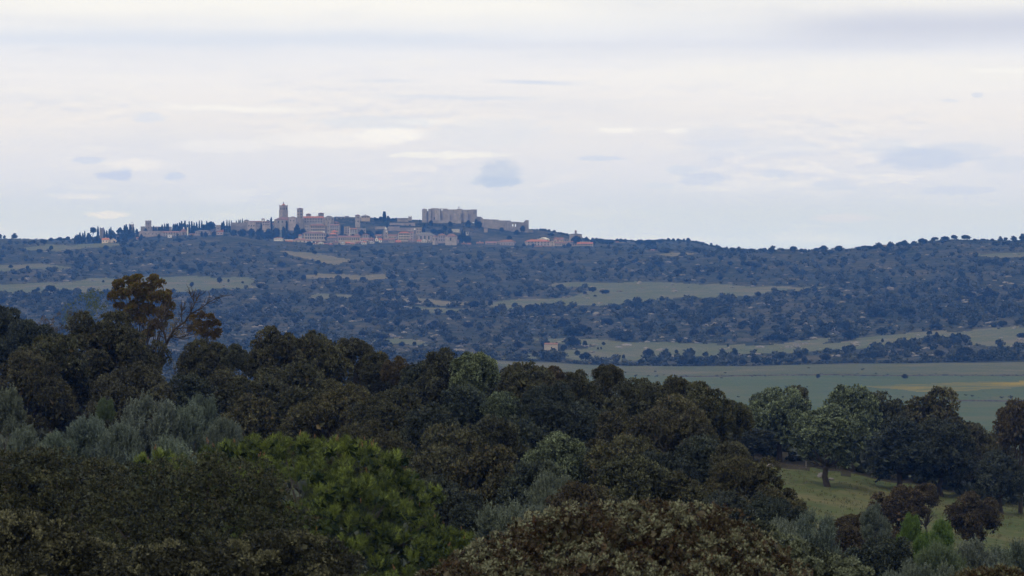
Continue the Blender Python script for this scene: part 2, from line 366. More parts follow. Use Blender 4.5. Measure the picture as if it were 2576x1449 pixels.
L['olive_green'] = leaf_mat('oak_leaf_dull_green', (.020, .022, .011), (.20, .20, .105))
L['brown'] = leaf_mat('oak_leaf_brown', (.019, .021, .010), (.185, .182, .090), ((.14, .105, .045), .12))
L['dark'] = leaf_mat('oak_leaf_dark_green', (.013, .018, .012), (.120, .140, .096))
L['russet'] = leaf_mat('oak_leaf_russet', (.030, .025, .012), (.185, .148, .074), ((.12, .078, .032), .2))
L['pale'] = leaf_mat('oak_leaf_pale_green', (.022, .030, .016), (.28, .33, .19))
L['flush'] = leaf_mat('oak_leaf_flushing', (.050, .027, .011), (.25, .26, .150), ((.10, .055, .022), .15))
L['silver'] = leaf_mat('olive_leaf_silver', (.045, .060, .042), (.215, .255, .185))
L['pine'] = leaf_mat('pine_needle', (.014, .030, .006), (.30, .365, .068), transl=.15)
L['orange'] = leaf_mat('autumn_leaf_orange', (.10, .068, .018), (.29, .185, .045), ((.12, .13, .03), .35), transl=.25)
L['bright'] = leaf_mat('fresh_leaf_green', (.05, .095, .02), (.18, .27, .07), transl=.25)
L['thin'] = leaf_mat('young_leaf_green', (.08, .11, .05), (.16, .20, .10), transl=.25)
L['hill'] = leaf_mat('hill_oak_leaf', (.013, .019, .010), (.070, .074, .040), transl=0)
L['cypress'] = leaf_mat('cypress_leaf', (.014, .022, .014), (.04, .05, .03), transl=0)

# ------------------------------------------------------------------ terrain sheet, split into hillside, pastures and fields
FIELDS = {
 'long_pasture': [(-900, 712), (60, 713), (190, 710), (230, 699), (440, 697), (636, 696), (646, 704), (625, 712), (650, 722), (560, 731), (420, 735), (250, 733), (100, 738), (0, 734), (-900, 736)],
 'upper_pasture': [(-900, 664), (60, 666), (150, 668), (182, 672), (168, 678), (60, 680), (-900, 681)],
 'house_meadow': [(60, 623), (110, 616), (250, 612), (330, 614), (335, 618), (250, 622), (120, 631), (60, 630)],
 'dry_pasture': [(768, 694), (800, 688), (990, 691), (1008, 694), (960, 702), (860, 701), (770, 703)],
 'small_pasture': [(775, 745), (800, 738), (890, 742), (908, 746), (870, 749), (790, 752)],
 'tan_pasture': [(968, 755), (1050, 748), (1150, 757), (1190, 760), (1150, 769), (1080, 765)],
 'hollow_pasture': [(980, 777), (1060, 773), (1170, 775), (1150, 786), (1080, 789), (1020, 782)],
 'big_pasture': [(1228, 760), (1320, 754), (1440, 745), (1500, 727), (1390, 721), (1385, 714), (1450, 712), (1560, 711), (1600, 705), (1680, 711), (1800, 717), (1900, 722), (2040, 719), (2080, 722), (1940, 735), (1880, 746), (1760, 748), (1680, 753), (1560, 766), (1400, 770), (1290, 779), (1236, 772)],
 'valley_pasture': [(1330, 855), (1420, 850), (1560, 855), (1700, 863), (1860, 871), (1950, 868), (2100, 861), (2180, 850), (2300, 835), (2576, 822), (3500, 812), (3500, 872), (2576, 873), (2450, 869), (2380, 850), (2200, 872), (2100, 882), (1900, 892), (1650, 900), (1560, 912), (1480, 908), (1420, 898), (1300, 901), (1230, 905), (1330, 890), (1400, 884), (1470, 880), (1500, 872), (1400, 866)],
 'near_clearing': [(925, 857), (1000, 851), (1080, 856), (1060, 863), (1100, 869), (1000, 867), (930, 863)],
 'ridge_pasture': [(2455, 643), (2576, 633), (3500, 628), (3500, 646), (2480, 649)],
 'bare_slope': [(700, 629), (760, 632), (840, 645), (885, 656), (850, 664), (790, 655), (745, 643)],
 'north_clearing': [(1640, 640), (1700, 637), (1760, 641), (1700, 646)],
 'right_clearing': [(1925, 868), (2060, 850), (2090, 848), (2060, 872), (1990, 884)],
}
def inpoly(poly, u, y):
    ins = np.zeros(u.shape, bool); n = len(poly)
    for i in range(n):
        (x1, y1), (x2, y2) = poly[i], poly[(i+1) % n]
        if y1 == y2: continue
        ins ^= ((y1 > y) != (y2 > y)) & (u < (x2 - x1) * (y - y1) / (y2 - y1) + x1)
    return ins
def scr(X, D, z): return CX + X / D * F, HY - (z - Z0) / D * F
def in_field(X, D):
    X = np.asarray(X, float); D = np.asarray(D, float)
    u, y = scr(X, D, ground(X, D)); y = y + 2.0 * np.sin(X * .05 + D * .01) + 1.2 * np.sin(X * .13); out = np.zeros(u.shape, int)
    for k, p in enumerate(FIELDS.values()):
        if list(FIELDS)[k] in ('ridge_pasture',): ok = D > 3700
        elif list(FIELDS)[k] == 'house_meadow': ok = (D < 4720) & (D > 4200)
        else: ok = (D > 2210) & (D < 4500)
        out[inpoly(p, u, y) & ok] = k + 1
    return out
uc = np.concatenate([[-11000, -8000, -6000, -4500, -3300, -2500, -1900, -1500, -1200, -950, -750, -550], np.arange(-400, 3001, 6.5), [3150, 3350, 3600, 3900, 4300, 4900, 5800, 7200, 9000, 11500, 14000]])
dc = np.concatenate([[2, 6, 12, 20, 30, 42], np.arange(55, 200, 15), np.arange(200, 480, 8), np.arange(480, 1400, 70), np.arange(1400, 1600, 25), np.arange(1600, 1880, 7), np.arange(1880, 2160, 20), np.arange(2160, 2340, 9), np.arange(2340, 4480, 15), np.arange(4480, 5340, 22), [5450, 5600, 6300, 7000]]).astype(float)
GX = (uc[None, :] - CX) / F * dc[:, None]; GD = np.broadcast_to(dc[:, None], GX.shape)
GZ = ground(GX, GD)
nr, nc = GX.shape
idx = np.arange(nr * nc).reshape(nr, nc)
quads = np.stack([idx[:-1, :-1], idx[:-1, 1:], idx[1:, 1:], idx[1:, :-1]], -1).reshape(-1, 4)
GV = np.stack([GX, GD, GZ], -1).reshape(-1, 3)
cxy = GV[quads].mean(1)
fid = in_field(cxy[:, 0], cxy[:, 1])
cu, cy = scr(cxy[:, 0], cxy[:, 1], cxy[:, 2])
inmead = (cu > 1840) & (cxy[:, 1] > 150) & (cy > 1176 + (cu - 1985) * .113 + 2 * np.sin(cu * .03)) & (cxy[:, 1] < 345)  # meadow ends where tree shade begins; shaded grass strip goes to the dark floor
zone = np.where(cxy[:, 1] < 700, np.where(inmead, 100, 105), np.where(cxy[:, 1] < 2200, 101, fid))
wob = 2 * np.sin(cu * .02) + 1.5 * np.sin(cu * .055)
yel = (zone == 101) & (cu > 2180) & (cy > 969 - np.clip(cu - 2200, 0, 380) * .030 + wob * .5) & (cy < 972 + 13 * np.sin(np.clip((cu - 2180) / 420, 0, 1.0) * 2.9) - np.clip(cu - 2450, 0, 400) * .06 + wob)
up_line = 945 - (cu - 1800) * .002 + 3 * np.clip((cu - 2300) / 300, 0, 1) + 1.5 * np.sin(cu * .012)
low_line = 1000 + np.clip(2500 - cu, 0, 2000) * .0 + 1.2 * np.sin(cu * .013)
zone[(zone == 101) & (cu < 1228 + (cy - 905) * 2) & (cxy[:, 1] > 1350)] = 0
zone[(zone == 101) & (cy < up_line)] = 102
zone[(zone == 101) & (cy > low_line)] = 103
zone[yel] = 104
def ground_mat(name, cols, s1, s2, s3, pos=(0.35, 0.5, 0.65), tuft=None, ystretch=1.0):
    m, nt, b = new_mat(name, .95, .1)
    g = nd(nt, 'ShaderNodeNewGeometry').outputs['Position']
    v = nd(nt, 'ShaderNodeVectorMath', operation='MULTIPLY'); nt.links.new(g, v.inputs[0]); v.inputs[1].default_value = (1, ystretch, 1)
    g = v.outputs[0]
    f = noise(nt, g, s1, 5, .6)
    c = ramp(nt, f, list(zip(pos, cols[:3])))
    c2 = mixc(nt, maprange(nt, noise(nt, g, s2, 4, .6), .45, .62), c, cols[3])
    c3 = mixc(nt, mth(nt, 'MULTIPLY', maprange(nt, noise(nt, g, s3, 3, .7), .52, .68), .8), c2, cols[4])
    nt.links.new(c3, b.inputs['Base Color'])
    bp = nd(nt, 'ShaderNodeBump'); bp.inputs['Strength'].default_value = .5; bp.inputs['Distance'].default_value = 1.0 / s3 * .2
    nt.links.new(noise(nt, g, s3 * 1.5, 4, .6), bp.inputs['Height']); nt.links.new(bp.outputs[0], b.inputs['Normal'])
    return m
G = {
 'scrub': ground_mat('scrub_ground', [(.012, .018, .009), (.036, .040, .022), (.085, .074, .046), (.018, .026, .013), (.15, .125, .09)], .013, .045, .10, (.38, .5, .62)),
 'pasture': ground_mat('pasture_grass', [(.090, .112, .055), (.125, .130, .070), (.175, .150, .098), (.105, .120, .062), (.17, .15, .10)], .012, .03, .2),
 'dry': ground_mat('dry_grass', [(.15, .135, .078), (.19, .16, .095), (.22, .175, .11), (.14, .135, .075), (.18, .155, .1)], .015, .04, .2),
 'field': ground_mat('field_grass', [(.075, .092, .046), (.108, .110, .058), (.155, .138, .085), (.088, .105, .052), (.14, .128, .08)], .008, .03, .15),
 'field2': ground_mat('field_grass_green', [(.062, .096, .046), (.085, .112, .054), (.120, .124, .066), (.075, .11, .052), (.12, .118, .07)], .008, .03, .15),
 'yellow': ground_mat('flowering_field', [(.10, .12, .055), (.20, .165, .035), (.36, .25, .025), (.09, .115, .055), (.24, .18, .035)], .016, .012, .09, (.42, .52, .68)),
 'litter_and_shade': ground_mat('litter_and_painted_shade', [(.030, .028, .016), (.045, .036, .022), (.06, .045, .03), (.03, .034, .016), (.07, .055, .035)], .1, .3, 1.5),  # leaf litter colour, also painting the trees' shade onto the grass strip beneath them
 'meadow': ground_mat('meadow_grass', [(.056, .084, .026), (.094, .106, .038), (.140, .125, .055), (.068, .090, .030), (.17, .145, .078)], .05, .14, .9),
}
info = {105: ('woodland_floor_and_shade', 'litter_and_shade'), 0: ('hillside', 'scrub'), 100: ('meadow', 'meadow'), 101: ('lower_field', 'field2'), 102: ('upper_field', 'field'), 103: ('near_field', 'field2'), 104: ('flower_field', 'yellow')}
for k, n in enumerate(FIELDS): info[k + 1] = (n, 'dry' if n in ('dry_pasture', 'tan_pasture', 'bare_slope', 'north_clearing') else 'pasture')
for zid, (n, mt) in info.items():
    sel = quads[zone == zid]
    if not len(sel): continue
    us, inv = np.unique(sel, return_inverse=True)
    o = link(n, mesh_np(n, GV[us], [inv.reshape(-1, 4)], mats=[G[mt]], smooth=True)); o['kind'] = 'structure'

# ------------------------------------------------------------------ haze: the air between here and the town
hz = MB(); hz.box(-16000, 16000, -300, 7050, Z0 - 330, Z0 + 75)
hm = bpy.data.materials.new('haze_air'); hm.use_nodes = True; hm.node_tree.nodes.clear()
pv = hm.node_tree.nodes.new('ShaderNodeVolumePrincipled'); mo = hm.node_tree.nodes.new('ShaderNodeOutputMaterial')
hm.node_tree.links.new(pv.outputs[0], mo.inputs['Volume'])
pv.inputs['Color'].default_value = (0.10, 0.32, 1.0, 1); pv.inputs['Density'].default_value = 1.15e-4
pv.inputs['Absorption Color'].default_value = (1, 1, 1, 1); pv.inputs['Anisotropy'].default_value = 0.0
ho = hz.build('haze', hm); ho['kind'] = 'stuff'

# ------------------------------------------------------------------ buildings
CROP = {1: (188.7, 490.6), 2: (566.0, 490.6), 3: (943.4, 490.6), 4: (1257.9, 534.6)}
def cr(c, x, y): return CROP[c][0] + x * .1465, CROP[c][1] + y * .1465
WIN = {}
def win_mesh(w, h, mat='dark'):
    k = (round(w, 1), round(h, 1), mat)
    if k not in WIN:
        b = MB(); b.box(-w/2, w/2, -.08, .1, 0, h); WIN[k] = b.mesh('window', M[mat])
        a = MB(); a.box(-w/2-.2, w/2+.2, -.16, .05, -.22, -.01); a.box(-w/2-.2, w/2+.2, -.14, .05, h+.01, h+.22)
        a.box(-w/2-.2, -w/2-.01, -.14, .05, -.01, h+.01); a.box(w/2+.01, w/2+.2, -.14, .05, -.01, h+.01); WIN[k+('f',)] = a.mesh('window_frame', M['stone'])
    return k
def put_window(parent, x, y, z, w, h, face, mat='dark', frame=True):
    k = win_mesh(w, h, mat); o = link('window', WIN[k], parent, (x, y, z)); o.rotation_euler = (0, 0, {'front': 0, 'left': -math.pi/2, 'right': math.pi/2}[face])
    if frame: link('window_frame', WIN[k+('f',)], o)
    return o
BR = random.Random(3)
def building(name, label, cat, c, x0, x1, ye, yb, yr, roof='hip', wm='stone', rm='tile', rz=0.0, ratio=.7, win=None, D=None, group=None, chim=0, tint=None, sink=9.0, door=False, frame=False, sidewin=True):
    u0, e = cr(c, x0, ye); u1, b = cr(c, x1, yb); r = cr(c, 0, yr)[1]
    if D is None: D = depth_at((u0 + u1) / 2, b, 4800, 5225)
    W = (u1 - u0) / F * D; rr = math.radians(rz)
    w = W / (abs(math.cos(rr)) + ratio * abs(math.sin(rr))); d = w * ratio
    X = ((u0 + u1) / 2 - CX) / F * D; zb = Z0 - (b - HY) / F * D; H = (b - e) / F * D; R = (e - r) / F * D
    t = thing(name, label, cat, (X, D + d / 2, zb), rr, group)
    m = MB(); m.box(-w/2, w/2, -d/2, d/2, -sink, H)
    if roof in ('gable', 'gabley'):   # gable ends belong to the wall
        m.gable(-w/2, w/2, -d/2, d/2, H - .001, H + R, 'x' if roof == 'gable' else 'y')
    wall = m.build('wall', M[wm], t); tv = tint or BR.uniform(.82, 1.15); wall.color = (tv, tv * BR.uniform(.96, 1.02), tv * BR.uniform(.94, 1.04), 1)
    ov = .35
    rf = MB()
    if roof == 'hip': rf.hip(-w/2-ov, w/2+ov, -d/2-ov, d/2+ov, H + .26, H + .26 + R)
    elif roof in ('gable', 'gabley'):
        th = .3; k = 1
        if roof == 'gable':
            for s in (-1, 1): rf.add([(-w/2-ov, s*(d/2+ov), H-R*2*ov/d+.02), (w/2+ov, s*(d/2+ov), H-R*2*ov/d+.02), (w/2+ov, 0, H+R+.02), (-w/2-ov, 0, H+R+.02), (-w/2-ov, s*(d/2+ov), H-R*2*ov/d+.02+th), (w/2+ov, s*(d/2+ov), H-R*2*ov/d+.02+th), (w/2+ov, 0, H+R+.02+th), (-w/2-ov, 0, H+R+.02+th)], [(0,1,2,3),(4,7,6,5),(0,4,5,1),(1,5,6,2),(3,2,6,7),(0,3,7,4)])
        else:
            for s in (-1, 1): rf.add([(s*(w/2+ov), -d/2-ov, H-R*2*ov/w+.02), (s*(w/2+ov), d/2+ov, H-R*2*ov/w+.02), (0, d/2+ov, H+R+.02), (0, -d/2-ov, H+R+.02), (s*(w/2+ov), -d/2-ov, H-R*2*ov/w+.02+th), (s*(w/2+ov), d/2+ov, H-R*2*ov/w+.02+th), (0, d/2+ov, H+R+.02+th), (0, -d/2-ov, H+R+.02+th)], [(0,1,2,3),(4,7,6,5),(0,4,5,1),(1,5,6,2),(3,2,6,7),(0,3,7,4)])
    elif roof == 'flat': rf.box(-w/2-.15, w/2+.15, -d/2-.15, d/2+.15, H + .003, H + .5)
    elif roof == 'shed': rf.shed(-w/2-ov, w/2+ov, -d/2-ov, d/2+ov, H + .003, H + .3, H + R + .3)
    elif roof == 'crenel':
        n = max(2, int(w / 2.4)); k2 = max(2, int(d / 2.4)); mm = MB(); mm.box(-.55, .55, -.3, .3, 0, .95); mer = mm.mesh('merlon', M[wm])
        rf.box(-w/2-.12, w/2+.12, -d/2-.12, d/2+.12, H + .003, H + .35)
        for i in range(n):
            for yy in (-d/2 + .35, d/2 - .35): link('merlon', mer, t, (-w/2 + .55 + (w - 1.1) * i / (n - 1), yy, H + .352))
        for i in range(1, k2 - 1):
            for xx in (-w/2 + .35, w/2 - .35): o = link('merlon', mer, t, (xx, -d/2 + .55 + (d - 1.1) * i / (k2 - 1), H + .352)); o.rotation_euler = (0, 0, math.pi/2)
    ro = rf.build('parapet' if roof in ('flat', 'crenel') else 'roof', M[rm if roof not in ('flat', 'crenel') else wm], t); v2 = BR.uniform(.85, 1.2); ro.color = (v2, v2, v2, 1)
    if roof in ('flat', 'crenel'): ro.color = wall.color
    for i in range(chim):
        cb = MB(); cb.box(-.45, .45, -.45, .45, -1.5, 1.6); cb.box(-.6, .6, -.6, .6, 1.603, 1.85)
        link('chimney', cb.mesh('chimney', M['plaster'] if wm == 'plaster' else M['cream']), ro, ((-.35 + .7 * (i + .5) / chim) * w, BR.uniform(-.1, .1) * d, H + R * .8 + .3))
    if win:
        nx, nz, ww, wh = win
        for j in range(nz):
            for i in range(nx):
                put_window(t, (-.5 + (i + .5) / nx) * w * .94, -d/2 - .003, H * (.95 - (j + .62) / max(nz, 1.0) * .8) if nz > 1 else max(.5, H * .5 - wh * .2), ww, wh, 'front', frame=frame)
        if sidewin and abs(rz) > 12:
            ns = max(1, int(nx * ratio * .8)); sx = -w/2 - .003 if rz > 0 else w/2 + .003
            for j in range(nz):
                for i in range(ns): put_window(t, sx, (-.5 + (i + .5) / ns) * d * .9, H * (.95 - (j + .62) / max(nz, 1.0) * .8) if nz > 1 else max(.5, H * .5 - wh * .2), ww, wh, 'left' if rz > 0 else 'right', frame=frame)
    if door:
        db = MB(); db.box(-.9, .9, -.1, .1, 0, 2.3); link('door', db.mesh('door', M['dark']), t, (w * .12, -d/2 - .003, .1))
    return t, w, d, H, R, ro
B = building
# --- the big bell tower: plain shaft, belfry with paired arches, four pinnacles, red dome and lantern
def arch_win(parent, x, y, z, w, h, face, name='belfry_arch'):
    k = ('arch', round(w, 1), round(h, 1))
    if k not in WIN:
        a = MB(); prof = [(-w/2, 0), (w/2, 0)] + [(w/2 * math.cos(t), h - w/2 + w/2 * math.sin(t)) for t in [i * math.pi / 6 for i in range(7)]]
        n = len(prof); a.add([(px, -.1, pz) for px, pz in prof] + [(px, .1, pz) for px, pz in prof], [tuple(range(n)), tuple(range(2*n-1, n-1, -1))] + [(i, (i+1) % n + 0, (i+1) % n + n, i + n) for i in range(n)])
        WIN[k] = a.mesh(name, M['dark'])
        s = MB(); s.box(-w/2-.3, w/2+.3, -.25, .05, -.35, -.02); WIN[k+('s',)] = s.mesh('sill', M['stone'])
    o = link(name, WIN[k], parent, (x, y, z)); o.rotation_euler = (0, 0, {'front': 0, 'left': -math.pi/2, 'right': math.pi/2}[face]); link('sill', WIN[k+('s',)], o); return o
t, w, d, H, R, ro = B('bell_tower', 'tall church bell tower with paired belfry arches, red dome and lantern', 'tower', 2, 925, 1080, 265, 380, 262, 'flat', 'stone', 'stone', 40, 1.0, None, 5120, sink=14)
pu = 5120 / F * .1465
b = MB(); s2 = w/2 - .35; hb = 80 * pu; b.box(-s2, s2, -s2, s2, H + .503, H + hb); b.box(-w/2-.1, w/2+.1, -w/2-.1, w/2+.1, H + hb + .003, H + hb + .7); o = b.build('belfry', M['stone'], t)
zt = H + hb + .7
for (fx, fy, fc) in [(-.24, -1, 'front'), (.24, -1, 'front')]: arch_win(t, fx * w, -s2 - .003, H + 13 * pu, 1.9, 38 * pu, fc)
for yy in (-.24, .24): arch_win(t, -s2 - .003, yy * w, H + 13 * pu, 1.9, 38 * pu, 'left')
dm = MB(); dm.lathe(0, 0, [(w*.30, zt+.003), (w*.30, zt+.3), (w*.26, zt+.9), (w*.18, zt+1.5), (w*.1, zt+1.95), (.9, zt+2.0)], 8); rd = dm.build('dome', M['orange'], t, True)
ln = MB(); ln.lathe(0, 0, [(.8, zt+2.003), (.8, zt+3.7), (1.0, zt+3.75), (.65, zt+4.3), (.12, zt+4.8)], 8); ln.tube([(0, 0, zt+4.7), (0, 0, zt+7.2)], [.08, .05], 5); ln.build('lantern', M['stone'], t)
pn = MB(); pn.lathe(0, 0, [(.3, 0), (.3, .5), (.12, 1.0), (.22, 1.3), (.03, 1.8)], 6); pnm = pn.mesh('pinnacle', M['stone'])
for sx in (-1, 1):
    for sy in (-1, 1): link('pinnacle', pnm, t, (sx * w * .46, sy * w * .46, zt + .003))
# --- Romanesque tower with three tiers of openings
t, w, d, H, R, ro = B('romanesque_tower', 'square stone tower with three tiers of dark openings under a pyramid roof', 'tower', 2, 1234, 1340, 237, 480, 222, 'hip', 'stone', 'tile', 38, .9, None, 5095, sink=10, tint=1.05)
for tier, (zy, hh, n) in enumerate([(292, 27, 2), (345, 26, 2), (394, 28, 1)]):
    z = (480 - zy) * 5095 / F * .1465
    for i in range(n):
        off = (i - (n-1)/2) * 1.5
        arch_win(t, -w/2 - .003, off, z, 1.1, hh * pu, 'left', 'opening'); arch_win(t, off, -d/2 - .003, z, 1.0, hh * pu, 'front', 'opening')
for zy in (305, 355):
    z = (480 - zy) * 5095 / F * .1465; s_ = MB(); s_.box(-w/2-.2, w/2+.2, -d/2-.2, d/2+.2, z, z + .35); s_.build('string_course', M['cream'], t)
# --- church and hilltop group
B('church', 'long stone church with hipped brown roof below the big bell tower', 'church', 2, 838, 1225, 425, 520, 382, 'hip', 'stone', 'tile', 12, .5, (5, 1, 1.4, 2.8), 5100, tint=.95)
B('church_annex', 'small gabled church annex between the bell tower and the square tower', 'building', 2, 1095, 1232, 392, 500, 372, 'gabley', 'stone', 'tile', -10, .8, (2, 1, 1.2, 2.0), 5085)
B('squat_tower', 'squat stone tower with pyramid roof, smaller of the pair above the red roof', 'tower', 2, 1390, 1477, 330, 420, 318, 'hip', 'castle_stone', 'tile', 30, 1.0, (1, 1, 1.2, 1.8), 5150)
B('squat_tower', 'squat stone tower with pyramid roof, taller of the pair above the red roof', 'tower', 2, 1598, 1698, 317, 430, 303, 'hip', 'castle_stone', 'tile', 30, 1.0, (1, 1, 1.2, 1.8), 5150)
B('palace', 'large stone palace with long orange roof beside the three-tier tower', 'building', 2, 1345, 1690, 395, 500, 368, 'gable', 'castle_stone', 'orange', 0, .35, (7, 2, 1.3, 1.9), 5110, chim=2)
B('gabled_hall', 'grey-roofed hall with pointed gable on the skyline east of the squat towers', 'building', 2, 1706, 1868, 392, 450, 360, 'gabley', 'stone', 'slate', -25, .9, (2, 1, 1.2, 1.8), 5150)
for (a, x0, x1, e, b_, r, rf, mt, lb) in [
    ('house', 1640, 1715, 412, 470, 388, 'gable', 'orange', 'small house with orange roof directly beneath the taller squat tower'),
    ('house', 1775, 1862, 448, 478, 428, 'gable', 'orange', 'low house with bright orange roof beneath the gabled hall'),
    ('house', 1840, 1960, 475, 510, 458, 'hip', 'tile', 'low brown-roofed house on the slope east of the palace'),
    ('house', 1905, 2058, 382, 412, 374, 'gable', 'slate', 'long low ruined house on the skyline between gabled hall and square keep'),
    ('house', 2056, 2126, 365, 400, 358, 'flat', 'slate', 'flat-topped ruined block on the skyline west of the square keep')]:
    B(a, lb, 'house', 2, x0, x1, e, b_, r, rf, 'stone', mt, BR.uniform(-20, 20), .7, (3, 1, 1.2, 1.4))
B('keep_tower', 'tall square keep with brown cap standing alone on the slope', 'tower', 2, 2233, 2320, 352, 515, 337, 'hip', 'stone', 'tile', 18, .8, (1, 2, 1.3, 2.2), 5130, tint=1.1)
B('manor', 'cream manor house with hipped roof on the skyline beside the square keep', 'house', 2, 2325, 2490, 368, 402, 350, 'hip', 'cream', 'slate', 10, .6, (5, 1, 1.2, 1.6), 5190, chim=1)
# --- west ridge: city wall, arch gable, low dome
B('city_wall', 'long curved stretch of brown city wall at the western foot of the church', 'wall', 2, 100, 385, 478, 590, 475, 'flat', 'castle_stone', 'stone', 6, .1, None, 5010)
B('city_wall', 'shorter pale stretch of city wall below the low domed chapel', 'wall', 2, 385, 525, 470, 600, 468, 'flat', 'stone', 'stone', -8, .2, (3, 1, 1.3, 2.0), 5030)
t, w, d, H, R, ro = B('domed_chapel', 'low stone chapel with shallow grey dome on the skyline west of the church', 'chapel', 2, 318, 415, 450, 500, 448, 'flat', 'stone', 'slate', 0, 1.0, (2, 1, 1.2, 1.6), 5080)
dm = MB(); dm.lathe(0, 0, [(w*.47, H+.503), (w*.42, H+1.2), (w*.3, H+1.9), (w*.15, H+2.3), (.2, H+2.4)], 14); dm.build('dome', M['slate'], t, True)
B('long_house', 'long low roofed building on the skyline between dome and arched bell gable', 'building', 2, 420, 640, 458, 520, 448, 'gable', 'stone', 'tile', 5, .3, (6, 1, 1.2, 1.6), 5090)
B('long_house', 'low stone building east of the arched bell gable below the church', 'building', 2, 640, 780, 462, 540, 452, 'hip', 'stone', 'tile', -6, .5, (4, 2, 1.2, 1.6), 5070)
# bell gable with two open arches
u0, yy = cr(2, 630, 402); X0, D0, zt = P(u0, yy, 5085); wg = 52 * pu; hg = 52 * pu
t = thing('bell_gable', 'little bell gable with two open arches and a brown roof on the skyline', 'bell gable', (X0 + wg/2, D0, zt - hg))
b = MB()
for cx_, ww_ in ((-wg/2 + .45, .9), (0, .7), (wg/2 - .45, .9)): b.box(cx_ - ww_/2, cx_ + ww_/2, -.9, .9, -4, hg * .62)
b.build('pier', M['stone'], t); b = MB(); b.box(-wg/2 - .1, wg/2 + .1, -.95, .95, hg * .62 + .003, hg * .78); b.build('lintel', M['stone'], t)
b = MB(); b.hip(-wg/2 - .5, wg/2 + .5, -1.5, 1.5, hg * .78 + .26, hg); b.build('roof', M['tile'], t)
for (x0, x1, e, b_, r, rf, wm, mt, lb) in [
    (530, 604, 522, 548, 497, 'gabley', 'plaster', 'slate', 'white gabled house below the arched bell gable'),
    (840, 920, 478, 530, 462, 'gable', 'stone', 'tile', 'brown-roofed stone house under the west end of the church'),
    (925, 1000, 470, 530, 450, 'gable', 'cream', 'tile', 'cream house with brown roof under the middle of the church'),
    (1005, 1090, 485, 545, 470, 'hip', 'stone', 'tile', 'stone house with hipped roof under the east end of the church'),
    (760, 835, 500, 545, 485, 'gable', 'stone', 'tile', 'small stone house above the dark wood west of the church'),
    (1100, 1185, 548, 600, 535, 'gable', 'cream', 'orange', 'cream house with orange roof above the round dark tree'),
    (1060, 1110, 545, 585, 533, 'gable', 'plaster', 'tile', 'tiny white house next to the cream house above the wood'),
    (1290, 1370, 512, 560, 492, 'gable', 'stone', 'tile', 'brown-roofed stone house at the foot of the three-tier tower'),
    (1230, 1290, 480, 530, 468, 'flat', 'cream', 'slate', 'flat cream block at the foot of the three-tier tower'),
    (1370, 1450, 520, 640, 512, 'flat', 'stone', 'tile', 'tall narrow stone wall block west of the monastery')]:
    B('house', lb, 'house', 2, x0, x1, e, b_, r, rf, wm, mt, BR.uniform(-22, 22), .8, (2, 2 if b_ - e > 45 else 1, 1.1, 1.4))
# --- mid slope
B('monastery', 'broad stone monastery with brick-red hipped roof in the middle of the town', 'building', 2, 1450, 1722, 526, 645, 500, 'hip', 'cream', 'tile', 8, .4, (8, 2, 1.5, 2.0), 5030, chim=1)
B('stone_tower', 'tall plain stone tower rising beside the monastery', 'tower', 2, 1722, 1802, 430, 690, 425, 'flat', 'stone', 'stone', 25, .9, (1, 3, 1.1, 1.6), 5035, tint=1.08)
B('stone_block', 'dark stone block east of the plain stone tower', 'building', 2, 1803, 1975, 520, 640, 505, 'gable', 'castle_stone', 'tile', -12, .5, (4, 2, 1.2, 1.6), 5060)
B('pavilion', 'stone pavilion with orange pyramid roof, upper of the two', 'building', 2, 1822, 1936, 633, 690, 603, 'hip', 'stone', 'orange', 30, .9, (2, 1, 1.2, 1.6), 5005)
B('pavilion', 'stone pavilion with orange pyramid roof, lower and wider of the two', 'building', 2, 1782, 1925, 674, 735, 645, 'hip', 'stone', 'orange', 28, .9, (3, 1, 1.2, 1.6), 4985)
B('great_palace', 'great cream palace with arcade of dark windows and pale roof edge', 'building', 2, 1320, 1742, 660, 790, 632, 'hip', 'cream', 'tile', 14, .45, (9, 2, 1.7, 2.3), 4975, tint=1.1, chim=2)
B('terrace_wall', 'white terrace wall along the roof of the great cream palace', 'wall', 2, 1440, 1715, 632, 655, 630, 'flat', 'plaster', 'plaster', 4, .1, None, 4998, sink=4)
B('house', 'tall white house at the western corner of the great cream palace', 'house', 2, 1265, 1322, 700, 748, 680, 'gable', 'plaster', 'tile', -15, .9, (1, 1, 1.1, 1.5), 4970)
B('warehouse', 'wide cream warehouse with low brown hipped roof at the town edge', 'building', 2, 1168, 1405, 778, 832, 745, 'hip', 'cream', 'tile', 6, .5, (3, 1, 1.3, 1.8), 4905, tint=1.35)
B('house', 'pale pink house with rounded gables beside the wide warehouse', 'house', 2, 1040, 1166, 795, 830, 783, 'gable', 'cream', 'orange', 0, .5, (4, 1, 1.1, 1.4), 4890, tint=1.3)
B('boundary_wall', 'long white boundary wall running west from the wide warehouse', 'wall', 2, 1022, 1172, 768, 802, 766, 'flat', 'plaster', 'plaster', -4, .08, None, 4915, sink=5)
B('white_station', 'isolated white house with thin brown roof at the foot of the lattice mast', 'house', 2, 838, 1000, 740, 785, 728, 'hip', 'plaster', 'tile', -14, .6, (4, 1, 1.2, 1.2), 4880)
